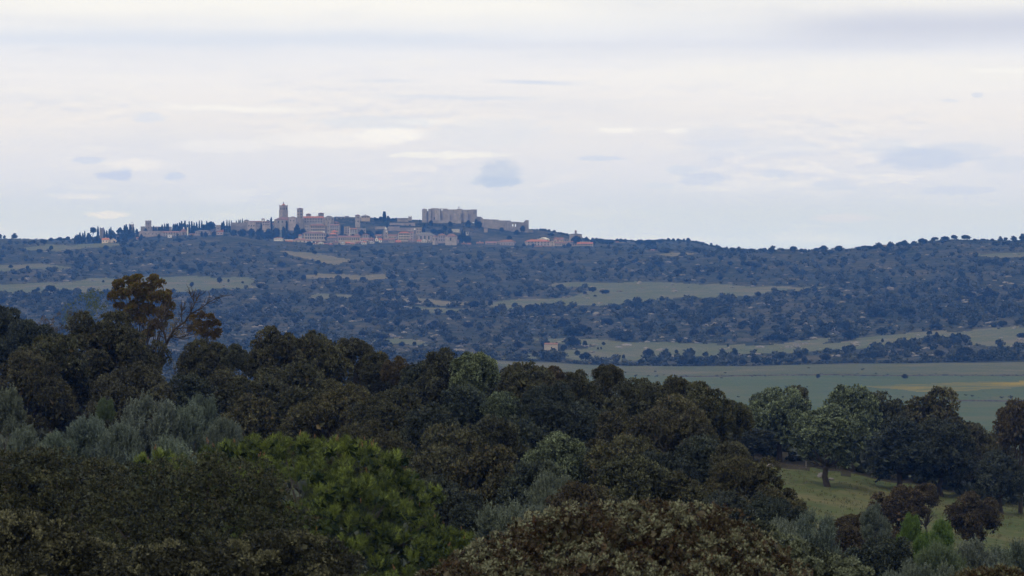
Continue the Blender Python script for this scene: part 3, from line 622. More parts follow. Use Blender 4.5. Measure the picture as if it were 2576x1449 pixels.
# lattice mast
Xm, Dm, zm = P(*cr(2, 957, 735), 4900); tm = thing('lattice_mast', 'tall pale lattice mast standing behind the isolated white house', 'mast', (Xm, Dm, zm))
hm_ = 290 * pu; b = MB(); 
for a in range(4):
    sx, sy = [(-1,-1),(1,-1),(1,1),(-1,1)][a]; b.tube([(sx*1.1, sy*1.1, -6), (sx*.45, sy*.45, hm_ * .75), (sx*.2, sy*.2, hm_)], [.16, .13, .1], 4)
b.build('mast_leg', M['metal'], tm); b = MB()
for i in range(22):
    z = hm_ * i / 22; r_ = 1.1 - .65 * min(1, i / 16.5) - (.2 * max(0, (i - 16.5) / 5.5)); s_ = 1 if i % 2 else -1; z2 = hm_ * (i + 1) / 22
    for (ax, ay, bx, by) in [(-s_, -1, s_, -1), (-s_, 1, s_, 1), (-1, s_, -1, -s_), (1, s_, 1, -s_)]: b.tube([(ax*r_, ay*r_, z), (bx*r_, by*r_, z2)], [.09, .09], 4)
b.build('cross_brace', M['metal'], tm)
B('fort_house', 'tall stone house beside a round tree east of the pavilions', 'building', 2, 2040, 2142, 548, 690, 542, 'flat', 'stone', 'tile', 15, .8, (2, 3, 1.1, 1.5), 5040)
B('row_house', 'stone row house with brown roof adjoining the tall stone house', 'house', 2, 2142, 2270, 588, 665, 570, 'gable', 'castle_stone', 'tile', -8, .5, (3, 2, 1.1, 1.5), 5035)
B('hill_house', 'broad low stone house half hidden by trees on the upper slope', 'house', 2, 2270, 2420, 590, 640, 575, 'gable', 'castle_stone', 'slate', 8, .5, (4, 1, 1.1, 1.5), 5050)
B('long_palace', 'very long stone palace with dark windows in the lower town', 'building', 2, 1930, 2325, 725, 805, 700, 'gable', 'cream', 'tile', 5, .25, (10, 1, 1.4, 2.6), 4965, chim=1)
B('long_palace', 'plain stone building between the great palace and the very long palace', 'building', 2, 1748, 1935, 735, 830, 712, 'hip', 'stone', 'tile', -6, .5, (6, 2, 1.2, 1.6), 4960)
B('block_house', 'square stone house with brown roof above the very long palace', 'house', 2, 2215, 2312, 690, 740, 674, 'hip', 'stone', 'tile', 22, .9, (2, 1, 1.2, 1.6), 4995)
B('block_house', 'stone house with flat brown roof east of the square one above the long palace', 'house', 2, 2348, 2480, 682, 745, 670, 'hip', 'castle_stone', 'tile', -18, .8, (3, 2, 1.2, 1.6), 4995)
pol = MB(); pol.tube([(0, 0, -3), (0, 0, 12)], [.35, .28], 6); Xm, Dm, zm = P(*cr(2, 2142, 715), 4975); o = pol.build('chimney_stack', M['plaster']); o.location = (Xm, Dm, zm); tag(o, 'slender pale chimney stack in front of the tall stone house', 'chimney')
# rows of lower houses: crop, x0, x1, eave, base, ridge, roof, wall, roof material, words
low = [
 (2, 1505, 1600, 838, 860, 828, 'gable', 'plaster', 'tile', 'low white house at the bottom edge of town east of the warehouse'),
 (2, 1590, 1695, 818, 868, 800, 'gabley', 'plaster', 'tile', 'bright white gabled house at the bottom edge below the great palace'),
 (2, 1700, 1770, 840, 872, 828, 'gable', 'stone', 'tile', 'small stone house beside the bright white gabled house'),
 (2, 1770, 1855, 850, 880, 832, 'hip', 'cream', 'orange', 'little cream house with orange roof half hidden by scrub'),
 (2, 1400, 1500, 790, 835, 775, 'gable', 'plaster', 'tile', 'white house with long ridge between warehouse and round scrub tree'),
 (2, 1560, 1650, 800, 830, 785, 'hip', 'stone', 'tile', 'stone house with hipped roof right under the great palace'),
 (2, 1860, 1940, 815, 850, 800, 'gable', 'cream', 'tile', 'cream house below the plain stone building'),
 (2, 1985, 2062, 815, 850, 797, 'gabley', 'plaster', 'tile', 'white gabled house below the western end of the very long palace'),
 (2, 2065, 2150, 825, 862, 806, 'gable', 'cream', 'orange', 'cream house with orange roof below the very long palace'),
 (2, 2150, 2232, 835, 870, 818, 'hip', 'cream', 'orange', 'hipped orange-roofed house at the scrub edge below the very long palace'),
 (2, 2240, 2330, 815, 850, 800, 'gable', 'stone', 'tile', 'stone house below the eastern end of the very long palace'),
 (2, 2320, 2455, 768, 802, 742, 'gable', 'plaster', 'tile', 'white house with long brown roof east of the very long palace'),
 (2, 2455, 2560, 765, 800, 740, 'gable', 'cream', 'tile', 'cream house with long brown roof next to the long-roofed white house'),
 (2, 2340, 2440, 812, 848, 795, 'hip', 'plaster', 'orange', 'white house with orange hipped roof in the second row from the bottom'),
 (2, 2465, 2576, 800, 838, 788, 'gabley', 'plaster', 'tile', 'wide white gabled house in the second row from the bottom'),
 (3, 0, 60, 750, 800, 730, 'gabley', 'plaster', 'tile', 'narrow white gabled house west of the clock tower'),
 (3, 60, 120, 770, 820, 745, 'gable', 'plaster', 'orange', 'white house with orange ridge and tall windows west of the clock tower'),
 (3, 0, 140, 700, 745, 680, 'gable', 'stone', 'tile', 'long brown-roofed house right against the clock tower'),
 (3, 120, 235, 775, 825, 755, 'hip', 'stone', 'tile', 'stone house with wide hipped roof under the clock tower'),
 (3, 225, 400, 700, 760, 680, 'gable', 'cream', 'tile', 'long cream house between the clock tower and the windowed palace'),
 (3, 235, 345, 765, 820, 745, 'gable', 'cream', 'tile', 'cream house in front of the long house by the windowed palace'),
 (3, 350, 440, 805, 830, 775, 'gable', 'cream', 'orange', 'house with large orange roof below the windowed palace'),
 (3, 440, 560, 790, 835, 775, 'flat', 'cream', 'tile', 'flat pale block under the windowed palace'),
 (3, 560, 650, 775, 830, 758, 'hip', 'stone', 'tile', 'hipped house at the eastern foot of the windowed palace'),
 (3, 650, 720, 790, 830, 765, 'gabley', 'stone', 'orange', 'orange-gabled house beneath the white-capped belfry'),
 (3, 722, 800, 795, 835, 770, 'gable', 'plaster', 'orange', 'white house with orange roof beneath the parish church'),
 (3, 800, 885, 775, 820, 752, 'gabley', 'plaster', 'slate', 'white gabled house with pale roof beneath the parish church'),
 (3, 885, 975, 805, 835, 795, 'gable', 'plaster', 'slate', 'low house with white roof edge beneath the parish church'),
 (3, 930, 1010, 715, 800, 700, 'hip', 'stone', 'tile', 'tall stone house between parish church and apse'),
 (3, 1385, 1440, 780, 840, 768, 'gable', 'stone', 'tile', 'narrow stone house against the east end of the big gabled church'),
 (3, 1470, 1580, 838, 872, 822, 'hip', 'cream', 'tile', 'brown-roofed house at the scrub edge below the two cypresses'),
 (3, 1580, 1650, 845, 880, 825, 'gable', 'cream', 'tile', 'little brown-roofed house east of the cypresses'),
 (3, 1645, 1712, 862, 898, 845, 'gabley', 'plaster', 'orange', 'small white gabled house with round window at the scrub edge'),
 (3, 1740, 1860, 825, 870, 808, 'gable', 'stone', 'tile', 'long brown-roofed barn on the lower eastern slope'),
 (3, 1850, 2030, 855, 890, 842, 'hip', 'cream', 'orange', 'wide house with orange roof stripe on the lower eastern slope'),
 (3, 1890, 2080, 822, 860, 800, 'gable', 'stone', 'tile', 'long brown-roofed house above the orange-striped one'),
 (3, 2010, 2150, 880, 915, 866, 'hip', 'stone', 'tile', 'low wide brown-roofed house at the eastern scrub edge'),
 (3, 2080, 2420, 800, 850, 770, 'hip', 'stone', 'tile', 'very wide brown hipped roof building on the lower eastern slope'),
 (3, 2160, 2400, 872, 905, 855, 'gable', 'stone', 'tile', 'long low brown roof in front of the very wide hipped one'),
]
for i, (c, x0, x1, e, b_, r, rf, wm, mt, lb) in enumerate(low):
    B('house', lb, 'house', c, x0, x1, e, b_ + 4, r, rf, wm, mt, BR.uniform(-24, 24), BR.uniform(.5, .8), (max(1, int((x1 - x0) / 32)), 1, 1.1, 1.5), depth_at(cr(c, x0, 0)[0], min(cr(c, 0, b_)[1], 616), 4860, 5100), chim=1 if i % 3 == 0 else 0)
# --- clock tower, windowed palace, belfry, parish church
t, w, d, H, R, ro = B('clock_tower', 'square clock tower with small white domed turret in the lower town', 'tower', 3, 145, 222, 600, 780, 598, 'flat', 'stone', 'stone', 20, .9, None, 4990, tint=1.12)
b = MB(); b.lathe(0, 0, [(1.5, H+.503), (1.5, H+2.0), (1.3, H+2.6), (.7, H+3.3), (.1, H+3.9)], 8); b.build('turret', M['plaster'], t, True)
b = MB(); b.lathe(0, 0, [(1.1, 0), (1.1, .12)], 16); o = b.build('clock_face', M['plaster'], t); o.rotation_euler = (math.pi/2, 0, 0); o.location = (0, -d/2 - .003, H - 2.2)
for z in (.35, .6): arch_win(t, 0, -d/2 - .003, H * z, 1.1, 2.0, 'front', 'opening')
B('windowed_palace', 'cream palace with three rows of windows and orange hipped roof', 'building', 3, 398, 602, 655, 810, 632, 'hip', 'cream', 'orange', 4, .5, (7, 3, 1.4, 2.1), 4990, tint=1.25)
B('side_house', 'brown-roofed side building joined to the windowed palace', 'building', 3, 604, 660, 650, 800, 635, 'gable', 'stone', 'tile', 0, .9, (1, 3, 1.1, 1.6), 4992)
t, w, d, H, R, ro = B('belfry', 'slim stone belfry with pointed white cap in the lower town', 'tower', 3, 658, 705, 602, 760, 600, 'flat', 'castle_stone', 'stone', 15, 1.0, None, 5000)
b = MB(); b.lathe(0, 0, [(w*.42, H+.503), (w*.3, H+1.6), (.1, H+2.9)], 8); b.build('cap', M['plaster'], t)
for z in (.62, .8): arch_win(t, 0, -d/2 - .003, H * z, 1.4, 2.2, 'front', 'opening')
B('red_block', 'reddish stone block behind the slim belfry', 'building', 3, 705, 800, 562, 680, 556, 'flat', 'cream', 'tile', 0, .8, (2, 2, 1.1, 1.6), 5045, tint=.8)
B('parish_church', 'large parish church with broad grey roof and dark arched windows', 'church', 3, 708, 1032, 690, 810, 645, 'hip', 'stone', 'slate', 14, .55, (4, 1, 1.8, 4.5), 4985)
B('apse', 'tall round-looking apse block between parish church and big gabled church', 'church', 3, 985, 1082, 712, 830, 695, 'hip', 'stone', 'tile', 40, 1.0, (1, 1, 1.2, 3.0), 4950, tint=1.1)
B('convent', 'dark convent building between the apse and the big gabled church', 'building', 3, 1080, 1215, 690, 825, 665, 'hip', 'castle_stone', 'tile', -5, .7, (3, 2, 1.2, 1.8), 4970)
B('nave_church', 'big plain stone church with one tall window and overhanging brown roof', 'church', 3, 1205, 1412, 712, 835, 668, 'hip', 'stone', 'tile', -8, .7, (1, 1, 1.9, 4.2), 4945, tint=1.12)
B('ruin_wall', 'pale ruined wall on the grassy slope below the castle, upper of two', 'ruin', 3, 1318, 1452, 588, 612, 585, 'flat', 'plaster', 'stone', -6, .15, None, 5090, sink=3, tint=.6)
B('ruin_wall', 'pale ruined wall beside two tall cypresses below the castle, lower of two', 'ruin', 3, 1525, 1605, 640, 682, 632, 'flat', 'plaster', 'stone', 12, .3, (2, 1, 1.4, 2.0), 5060, sink=3, tint=.6)
B('ruin_wall', 'low pale wall fragment on the slope under the castle wall', 'ruin', 3, 1870, 1935, 578, 606, 572, 'flat', 'stone', 'stone', 20, .3, None, 5110, sink=3)
B('ruined_tower', 'small dark ruined tower on the skyline west of the castle', 'tower', 3, 574, 630, 376, 405, 370, 'crenel', 'castle_stone', 'stone', 0, .8, None, 5215)
B('long_house', 'low wall-like building on the skyline beside the small ruined tower', 'building', 3, 385, 572, 400, 430, 396, 'flat', 'stone', 'stone', 3, .2, (4, 1, 1.1, 1.2), 5200)
# terraced city walls on the slope between the square keep and the castle
for (x0, x1, e, b_, lb) in [(250, 690, 482, 520, 'upper terrace wall crossing the bare slope west of the castle'), (0, 420, 545, 590, 'middle terrace wall above the clock tower'), (230, 700, 565, 625, 'lower terrace wall just above the windowed palace')]:
    B('terrace_wall', lb, 'wall', 3, x0, x1, e, b_, e - 2, 'flat', 'stone', 'stone', 3, .04, None, sink=4, tint=.9)
# --- eastern end of town
B('school', 'large stone building with long orange roof at the eastern end of town', 'building', 4, 425, 868, 500, 590, 465, 'hip', 'stone', 'orange', 10, .4, (7, 2, 1.3, 1.8), 4930, chim=1)
B('house', 'cream end house joined to the large orange-roofed building', 'house', 4, 862, 932, 500, 602, 482, 'gabley', 'cream', 'tile', 0, .9, (1, 2, 1.2, 1.7), 4915)
B('sheds', 'long low brown shed roofs in front of the large orange-roofed building', 'shed', 4, 560, 890, 588, 615, 572, 'hip', 'cream', 'tile', 0, .25, (5, 1, 1.5, 1.0), 4895)
B('house', 'wide brown-roofed house behind scrub west of the large orange-roofed building', 'house', 4, 0, 255, 505, 590, 470, 'hip', 'castle_stone', 'tile', -8, .5, (5, 1, 1.2, 1.5), 4940)
B('white_hall', 'white-roofed hall behind the large orange-roofed building', 'building', 4, 655, 850, 462, 500, 430, 'gabley', 'plaster', 'plaster', -35, .6, (2, 1, 1.2, 1.6), 4990, tint=.8)
B('theatre', 'big pink-roofed hall with two stepped gables', 'building', 4, 920, 1112, 470, 510, 432, 'gable', 'cream', 'tile', -18, .7, (3, 1, 1.2, 1.6), 4990, tint=1.2)
B('theatre_wing', 'lower pink-roofed wing in front of the stepped-gable hall', 'building', 4, 918, 1010, 478, 520, 452, 'gabley', 'cream', 'tile', -30, .9, (1, 1, 1.2, 1.6), 4975)
for i, xx in enumerate((1128, 1166)):
    Xg, Dg, zg = P(*cr(4, xx, 480), 4985); wq = 20 * .1465 / F * 4985
    b = MB(); b.tube([(-wq, 0, -1), (0, 0, wq * 1.5), (wq, 0, -1)], [.28, .28, .28], 4); b.box(-wq, wq, -4, 4, -6, -1.01)
    o = b.build('frame_gable', M['castle_stone']); o.location = (Xg, Dg, zg); tag(o, ['open pointed roof frame next to the stepped-gable hall', 'open pointed roof frame next to the square church keep'][i], 'roof frame')
t, w, d, H, R, ro = B('fortified_church', 'massive square church with small bell turret standing alone at the east', 'church', 4, 1193, 1408, 375, 500, 362, 'hip', 'stone', 'slate', 24, .8, (2, 1, 1.2, 2.2), 4990, tint=1.0)
b = MB(); b.box(-1.1, 1.1, -1.1, 1.1, H + 1.0, H + 4.4); b.build('bell_turret', M['castle_stone'], t)
b = MB(); b.hip(-1.4, 1.4, -1.4, 1.4, H + 4.66, H + 6.0); b.build('turret_roof', M['tile'], t)
B('house', 'brown-roofed row house west of the long chimneyed building', 'house', 4, 930, 1140, 525, 590, 505, 'gable', 'stone', 'tile', -4, .4, (5, 1, 1.2, 1.5), 4950)
B('house', 'taller brown-roofed house against the long chimneyed building', 'house', 4, 1145, 1322, 505, 585, 488, 'hip', 'cream', 'tile', 10, .5, (4, 2, 1.2, 1.5), 4955)
B('barracks', 'long many-windowed building with row of white chimneys', 'building', 4, 1322, 1602, 538, 612, 512, 'gable', 'cream', 'orange', -10, .3, (9, 2, 1.2, 1.5), 4930, chim=6)
for (x0, x1, e, b_, r, rf, wm, mt, Dd, lb) in [
    (1985, 2040, 512, 530, 500, 'gable', 'plaster', 'tile', 5180, 'small white house among trees on the skyline east of town'),
    (2035, 2165, 522, 548, 508, 'hip', 'plaster', 'slate', 5160, 'wide pale-roofed house among trees on the skyline east of town'),
    (2180, 2250, 505, 520, 498, 'flat', 'plaster', 'tile', 5200, 'tiny flat white house at the crest east of town'),
    (2250, 2408, 660, 684, 640, 'hip', 'plaster', 'tile', 4540, 'lone farmhouse with long orange-brown roof in the scrub'),
    (2553, 2700, 662, 690, 636, 'hip', 'cream', 'tile', 4540, 'lone brown-roofed farmhouse, larger of the two in the scrub')]:
    B('farmhouse' if Dd < 4600 else 'house', lb, 'house', 4, x0, x1, e, b_, r, rf, wm, mt, 12, .6, (3, 1, 1.1, 1.2), Dd)
# --- western end of town
B('farmhouse', 'cream farmhouse with bright orange roof above the small meadow', 'house', 1, 458, 592, 768, 822, 742, 'gable', 'cream', 'orange', -14, .8, (2, 1, 1.5, 1.2), 4640, tint=1.6, chim=1)
B('farmhouse', 'pale gabled wing of the orange-roofed farmhouse', 'house', 1, 592, 712, 775, 820, 742, 'gabley', 'cream', 'slate', 18, .8, (1, 1, 1.4, 1.2), 4650, tint=1.5, door=True)
B('shed', 'long dark shed with bluish metal roof near the farmhouse', 'shed', 1, 1030, 1165, 812, 835, 803, 'gable', 'castle_stone', 'metal', 5, .4, None, 4640)
B('round_hut', 'small pale hut in front of the dark metal-roofed shed', 'hut', 1, 1025, 1085, 848, 866, 838, 'hip', 'cream', 'orange', 0, .8, (1, 1, .8, .8), 4560)
B('low_wall', 'low white wall between the farmhouse and the metal-roofed shed', 'wall', 1, 880, 1000, 818, 828, 816, 'flat', 'plaster', 'plaster', 8, .05, None, 4640, sink=3)
B('watch_tower', 'small square watchtower at the far western end of the ridge', 'tower', 1, 418, 498, 572, 700, 568, 'crenel', 'castle_stone', 'stone', 15, .9, None, 5150)
t, w, d, H, R, ro = B('flag_tower', 'crenellated square tower with a flag on its roof', 'tower', 1, 920, 1012, 508, 640, 500, 'crenel', 'stone', 'stone', 12, .9, (1, 1, 1.1, 1.8), 5150)
b = MB(); b.tube([(0, 0, H), (0, 0, H + 3.6)], [.07, .05], 5); b.build('flag_pole', M['metal'], t)
b = MB(); b.add([(0, 0, H+2.5), (.8, .1, H+2.55), (1.7, -.1, H+2.4), (1.7, -.1, H+3.4), (.8, .1, H+3.5), (0, 0, H+3.5), (0, .05, H+2.5), (.8, .15, H+2.55), (1.7, -.05, H+2.4), (1.7, -.05, H+3.4), (.8, .15, H+3.5), (0, .05, H+3.5)], [(0,1,4,5),(1,2,3,4),(11,10,7,6),(10,9,8,7),(0,6,7,1),(1,7,8,2),(2,8,9,3),(3,9,10,4),(4,10,11,5),(5,11,6,0)]); b.build('flag', M['cream'], t)
B('great_tower', 'tallest crenellated tower of the western ridge, reddish stone', 'tower', 1, 1200, 1310, 452, 620, 443, 'crenel', 'castle_stone', 'stone', 18, .9, (1, 2, 1.0, 1.6), 5155, tint=1.1)
B('curtain_wall', 'stepped wall joined to the west side of the tallest crenellated tower', 'wall', 1, 1128, 1202, 545, 620, 543, 'flat', 'castle_stone', 'stone', 0, .4, None, 5150)
B('curtain_wall', 'long wall behind cypresses east of the tallest crenellated tower', 'wall', 1, 1308, 1660, 548, 620, 545, 'flat', 'castle_stone', 'stone', 0, .06, None, 5160)
B('rampart', 'long pale rampart in front of the cypress row', 'wall', 1, 1100, 1500, 622, 720, 618, 'flat', 'stone', 'stone', 3, .12, (6, 1, 1.0, 1.4), 5060, tint=.95)
B('rampart_house', 'brown-roofed house built on the eastern part of the long rampart', 'house', 1, 1500, 1785, 642, 725, 625, 'gable', 'stone', 'tile', -3, .25, (6, 2, 1.3, 1.6), 5050)
t, w, d, H, R, ro = B('domed_church', 'small church with stepped brown roof and white lantern by the cypresses', 'church', 1, 1780, 1942, 630, 720, 605, 'hip', 'stone', 'tile', 30, .9, (2, 1, 1.2, 1.6), 5060)
b = MB(); b.hip(-w*.25, w*.25, -w*.25, w*.25, H + R + .6, H + R + 2.2); b.box(-w*.22, w*.22, -w*.22, w*.22, H + .3, H + R + .34); b.build('upper_roof', M['tile'], t)
b = MB(); b.lathe(0, 0, [(.9, H+R+1.4), (.9, H+R+3.6), (.2, H+R+4.6)], 8); b.build('lantern', M['plaster'], t)
o = MB(); o.box(-.8, .8, -.8, .8, -4, 9.0); o = o.build('chimney_stack', M['plaster']); o.location = P(*cr(1, 1934, 665), 5050); tag(o, 'tall white chimney stack beside the small domed church', 'chimney')
for (x0, x1, e, b_, r, rf, wm, mt, lb) in [
    (1590, 1660, 690, 735, 680, 'flat', 'plaster', 'tile', 'ruined white house front below the rampart house'),
    (1960, 2070, 678, 705, 665, 'gable', 'plaster', 'tile', 'low white house with brown roof east of the small domed church'),
    (2060, 2345, 622, 698, 605, 'hip', 'stone', 'slate', 'wide grey-roofed stone hall below the cypress wood'),
    (2415, 2540, 520, 640, 510, 'flat', 'stone', 'slate', 'plain square stone block above the orange slanting roof'),
    (2330, 2420, 600, 640, 575, 'shed', 'castle_stone', 'slate', 'sloping stone wall west of the plain square block'),
    (2430, 2545, 632, 700, 598, 'shed', 'stone', 'orange', 'stone house with bright orange slanting roof'),
    (1050, 1110, 740, 775, 728, 'gable', 'stone', 'tile', 'small stone hut under the long rampart'),
    (700, 775, 712, 745, 700, 'gabley', 'stone', 'tile', 'small gabled ruin above the cream farmhouse')]:
    B('house', lb, 'house', 1, x0, x1, e, b_, r, rf, wm, mt, BR.uniform(-10, 10), .6, (max(1, int((x1 - x0) / 45)), 1, 1.2, 1.5))
# --- farm ruin and huts out on the hillside
for (u, y, wu, hu, Dd, lb, wm) in [(1386, 880, 32, 16, None, 'small roofless cream farm building at the corner of the valley pasture', 'cream'), (2433, 651, 16, 14, 4000, 'tiny pink hut high on the eastern hill', 'cream')]:
    Dd = Dd or depth_at(u, y + 2, 2300, 2700); w_ = wu / F * Dd; h_ = hu / F * Dd; X, D_, z = P(u, y + 2, Dd)
    t = thing('field_barn', lb, 'barn', (X, D_, z), .2); b = MB(); b.box(-w_/2, w_/2, -2, 2, -2, h_); b.build('wall', M[wm], t)
    b = MB(); b.gable(-w_/2 - .3, w_/2 + .3, -2.3, 2.3, h_ + .005, h_ + 1.0); b.build('roof', M['tile'], t); put_window(t, 0, -2.003, h_ * .3, .9, 1.2, 'front', frame=False)

# ------------------------------------------------------------------ castle
CD = 5170.0; cpu_ = .1465 / F * CD
uc0, yc0 = cr(3, 808, 425); XC = (uc0 - CX) / F * CD; ZC = Z0 - (yc0 - HY) / F * CD
ct = thing('castle', 'great ruined-looking stone castle with square towers crowning the hill', 'castle', (XC, CD, ZC))
def cb(name, x0, x1, ytop, y0=0.0, y1=10.0, ybot=470, tint=1.0, label=None):
    b = MB(); b.box((x0 - 808) * cpu_, (x1 - 808) * cpu_, y0, y1, (425 - ybot) * cpu_, (425 - ytop) * cpu_)
    o = b.build(name, M['castle_stone'], ct); o.color = (tint, tint, tint, 1)
    if label: o['label'] = label
    return o
cb('tower', 808, 890, 240, 0, 11, tint=.95); cb('curtain_wall', 892, 914, 273, 3, 9, tint=.85); cb('tower', 915, 958, 237, 0, 9, tint=1.1)
cb('tower', 960, 1092, 226, 2.5, 14, tint=.95); cb('tower', 1028, 1108, 236, -2.5, 2.49, tint=1.2); cb('curtain_wall', 1110, 1136, 230, 3, 9)
cb('curtain_wall', 1136.5, 1161, 264, 3, 9); b = MB(); b.box((1136.5-808)*cpu_, (1161-808)*cpu_, 3, 9, (425-243)*cpu_, (425-232)*cpu_); b.build('lintel', M['castle_stone'], ct)
cb('tower', 1161.5, 1243, 232, 1, 12, tint=1.02); cb('curtain_wall', 1243.5, 1409, 254, 2, 6, tint=1.0); cb('tower', 1409.5, 1497, 236, .5, 10, tint=1.05); cb('curtain_wall', 1497.5, 1654, 258, 2, 6, tint=.98)
cb('tower', 1654.5, 1748, 247, -2, 12, tint=.92); cb('bastion', 1112, 1128, 300, 0, .99, tint=1.15); cb('bastion', 1350, 1408, 312, -1.5, 1.9, tint=1.18); cb('bastion', 1409.5, 1470, 305, -3, .4, tint=1.12); cb('bastion', 1530, 1600, 300, -.5, 1.9, tint=1.08); cb('bastion', 1240, 1290, 325, -.5, .9, tint=1.05)
cb('outer_wall', 925, 1480, 432, -9, -7, 480, tint=1.1); cb('outer_wall', 1380, 1480, 447, -12, -9.01, 490, tint=1.15)
mb = MB(); mb.box(-.42, .42, -.3, .3, 0, .75); mer = mb.mesh('merlon', M['castle_stone'])
for x0, x1, yt in ((1248, 1404, 254), (1502, 1650, 258)):
    n = int((x1 - x0) / 13)
    for i in range(n + 1): link('merlon', mer, ct, ((x0 + (x1 - x0) * i / n - 808) * cpu_, 2.4, (425 - yt) * cpu_ + .002))
b = MB(); x_ = (1437 - 808) * cpu_; zz = (425 - 236) * cpu_ + .003
for sx in (-.75, .75): b.box(x_ + sx - .28, x_ + sx + .28, 4, 4.8, zz, zz + 2.4)
b.box(x_ - 1.03, x_ + 1.03, 4, 4.8, zz + 2.403, zz + 2.85); b.box(x_ - .46, x_ + .46, 4.1, 4.7, zz + 1.1, zz + 1.3); b.gable(x_ - 1.03, x_ + 1.03, 4.05, 4.75, zz + 2.853, zz + 3.3, 'y'); b.build('bell_gable', M['castle_stone'], ct)
b = MB(); b.gable((826-808)*cpu_, (862-808)*cpu_, 1, 8, (425-239.9)*cpu_, (425-229)*cpu_, 'y'); b.build('roof', M['tile'], ct)
b = MB(); b.box((1010-808)*cpu_, (1026-808)*cpu_, 2.3, 2.49, (425-424)*cpu_, (425-378)*cpu_); b.build('doorway', M['dark'], ct)
for (x, y) in [(1346, 275), (1440, 350), (1585, 290), (1700, 320), (850, 300), (1060, 300)]: put_window(ct, (x-808)*cpu_, {1346: 1.99, 1440: -3.01, 1585: 1.99, 1700: -2.01, 850: -.01, 1060: -2.51}[x], (425-y)*cpu_, .7, 1.2, 'front', frame=False)
# outlying wall running down the hill to its end tower
wt = thing('castle_wall', 'long outlying castle wall running down to a ruined end tower with sky-lit openings', 'wall', (XC, CD + 3, ZC))
def seg(name, pts, y0=0, y1=2.2, ybot=None, tint=1.0):
    """wall with sloping top: pts = (x, ytop, ybottom)"""
    b = MB(); 
    for (xa, ya, ba), (xb, yb_, bb) in zip(pts[:-1], pts[1:]):
        A, Bx = (xa - 808) * cpu_, (xb - 808) * cpu_ - .003
        b.add([(A, y0, (425-ba)*cpu_), (Bx, y0, (425-bb)*cpu_), (Bx, y1, (425-bb)*cpu_), (A, y1, (425-ba)*cpu_), (A, y0, (425-ya)*cpu_), (Bx, y0, (425-yb_)*cpu_), (Bx, y1, (425-yb_)*cpu_), (A, y1, (425-ya)*cpu_)],
              [(0,3,2,1),(4,5,6,7),(0,1,5,4),(1,2,6,5),(2,3,7,6),(3,0,4,7)])
    o = b.build(name, M['castle_stone'], wt); o.color = (tint, tint, tint, 1); return o
seg('wall_section', [(1750, 366, 520), (1760, 370, 520), (1822, 373, 540), (1835, 385, 540), (1862, 411, 560)], tint=.95)
seg('wall_section', [(1862, 412, 560), (1950, 413, 570), (1958, 418, 570), (2122, 420, 590)])
seg('wall_section', [(2122, 434, 590), (2332, 438, 620)], tint=.95)
seg('wall_section', [(2332, 455, 620), (2359, 456, 640)], tint=1.0); seg('wall_section', [(2359, 456, 500), (2374, 457, 500)]); seg('wall_section', [(2359, 541, 650), (2374, 541, 650)]); seg('wall_section', [(2374, 457, 650), (2404, 459, 650)])
seg('wall_section', [(2404, 459, 499), (2420, 460, 499)]); seg('wall_section', [(2404, 543, 650), (2420, 543, 650)]); seg('wall_section', [(2420, 460, 650), (2549, 469, 680)])
seg('end_tower', [(2549, 469, 690), (2555, 462, 690), (2580, 434, 700)], -.5, 5, tint=.95); seg('end_tower', [(2580, 430, 700), (2640, 430, 720)], -1.5, 6, tint=.9)
seg('buttress', [(2272, 470, 600), (2292, 470, 600)], -.8, -.01, tint=1.25); seg('buttress', [(1850, 413, 520), (1866, 412, 520)], -.8, -.01, tint=1.2); seg('rubble', [(2640, 583, 720), (2665, 585, 720), (2720, 610, 720)], 0, 3, tint=.7)
# ------------------------------------------------------------------ foliage generators (numpy)
def unit(v): return v / np.maximum(np.linalg.norm(v, axis=-1, keepdims=True), 1e-9)
def rdir(r, n): return unit(r.normal(size=(n, 3)))
def leaves(r, base, axis, length, width, jitter, tint, face=None):
    """rhombic leaves growing from base along axis; each folded along its midrib"""
    n = len(base); ax = unit(axis + jitter * r.normal(size=(n, 3)))
    side = unit(np.cross(ax, rdir(r, n) if face is None else face + .55 * rdir(r, n))); nrm = np.cross(ax, side)
    Ln = length * r.uniform(.7, 1.25, (n, 1)); Wd = width * r.uniform(.8, 1.2, (n, 1))
    p0 = base; p1 = base + ax * Ln * .5 + side * Wd * .5 + nrm * Wd * .15; p2 = base + ax * Ln; p3 = base + ax * Ln * .5 - side * Wd * .5 + nrm * Wd * .15
    V = np.stack([p0, p1, p2, p3], 1).reshape(-1, 3)
    return V, np.arange(4 * n).reshape(n, 4), np.repeat(tint, 4)
def lobes_dome(r, n, h=0.85, low=-.25, rr=(.26, .40), flat=.9):
    """lobe spheres spread over a half-ellipsoid of radius 1 and height h; returns centres, radii"""
    c = []; q = []
    k = 0
    while len(c) < n and k < 4000:
        k += 1; d = rdir(r, 1)[0]
        if d[2] < low: continue
        rad = r.uniform(*rr); p = d * np.array([1, 1, h]) * (1 - rad * .85) * r.uniform(.86, 1.06)
        if any(np.linalg.norm(p - a) < .62 * max(rad, b) for a, b in zip(c, q)): continue
        c.append(p); q.append(rad)
    return np.array(c), np.array(q)
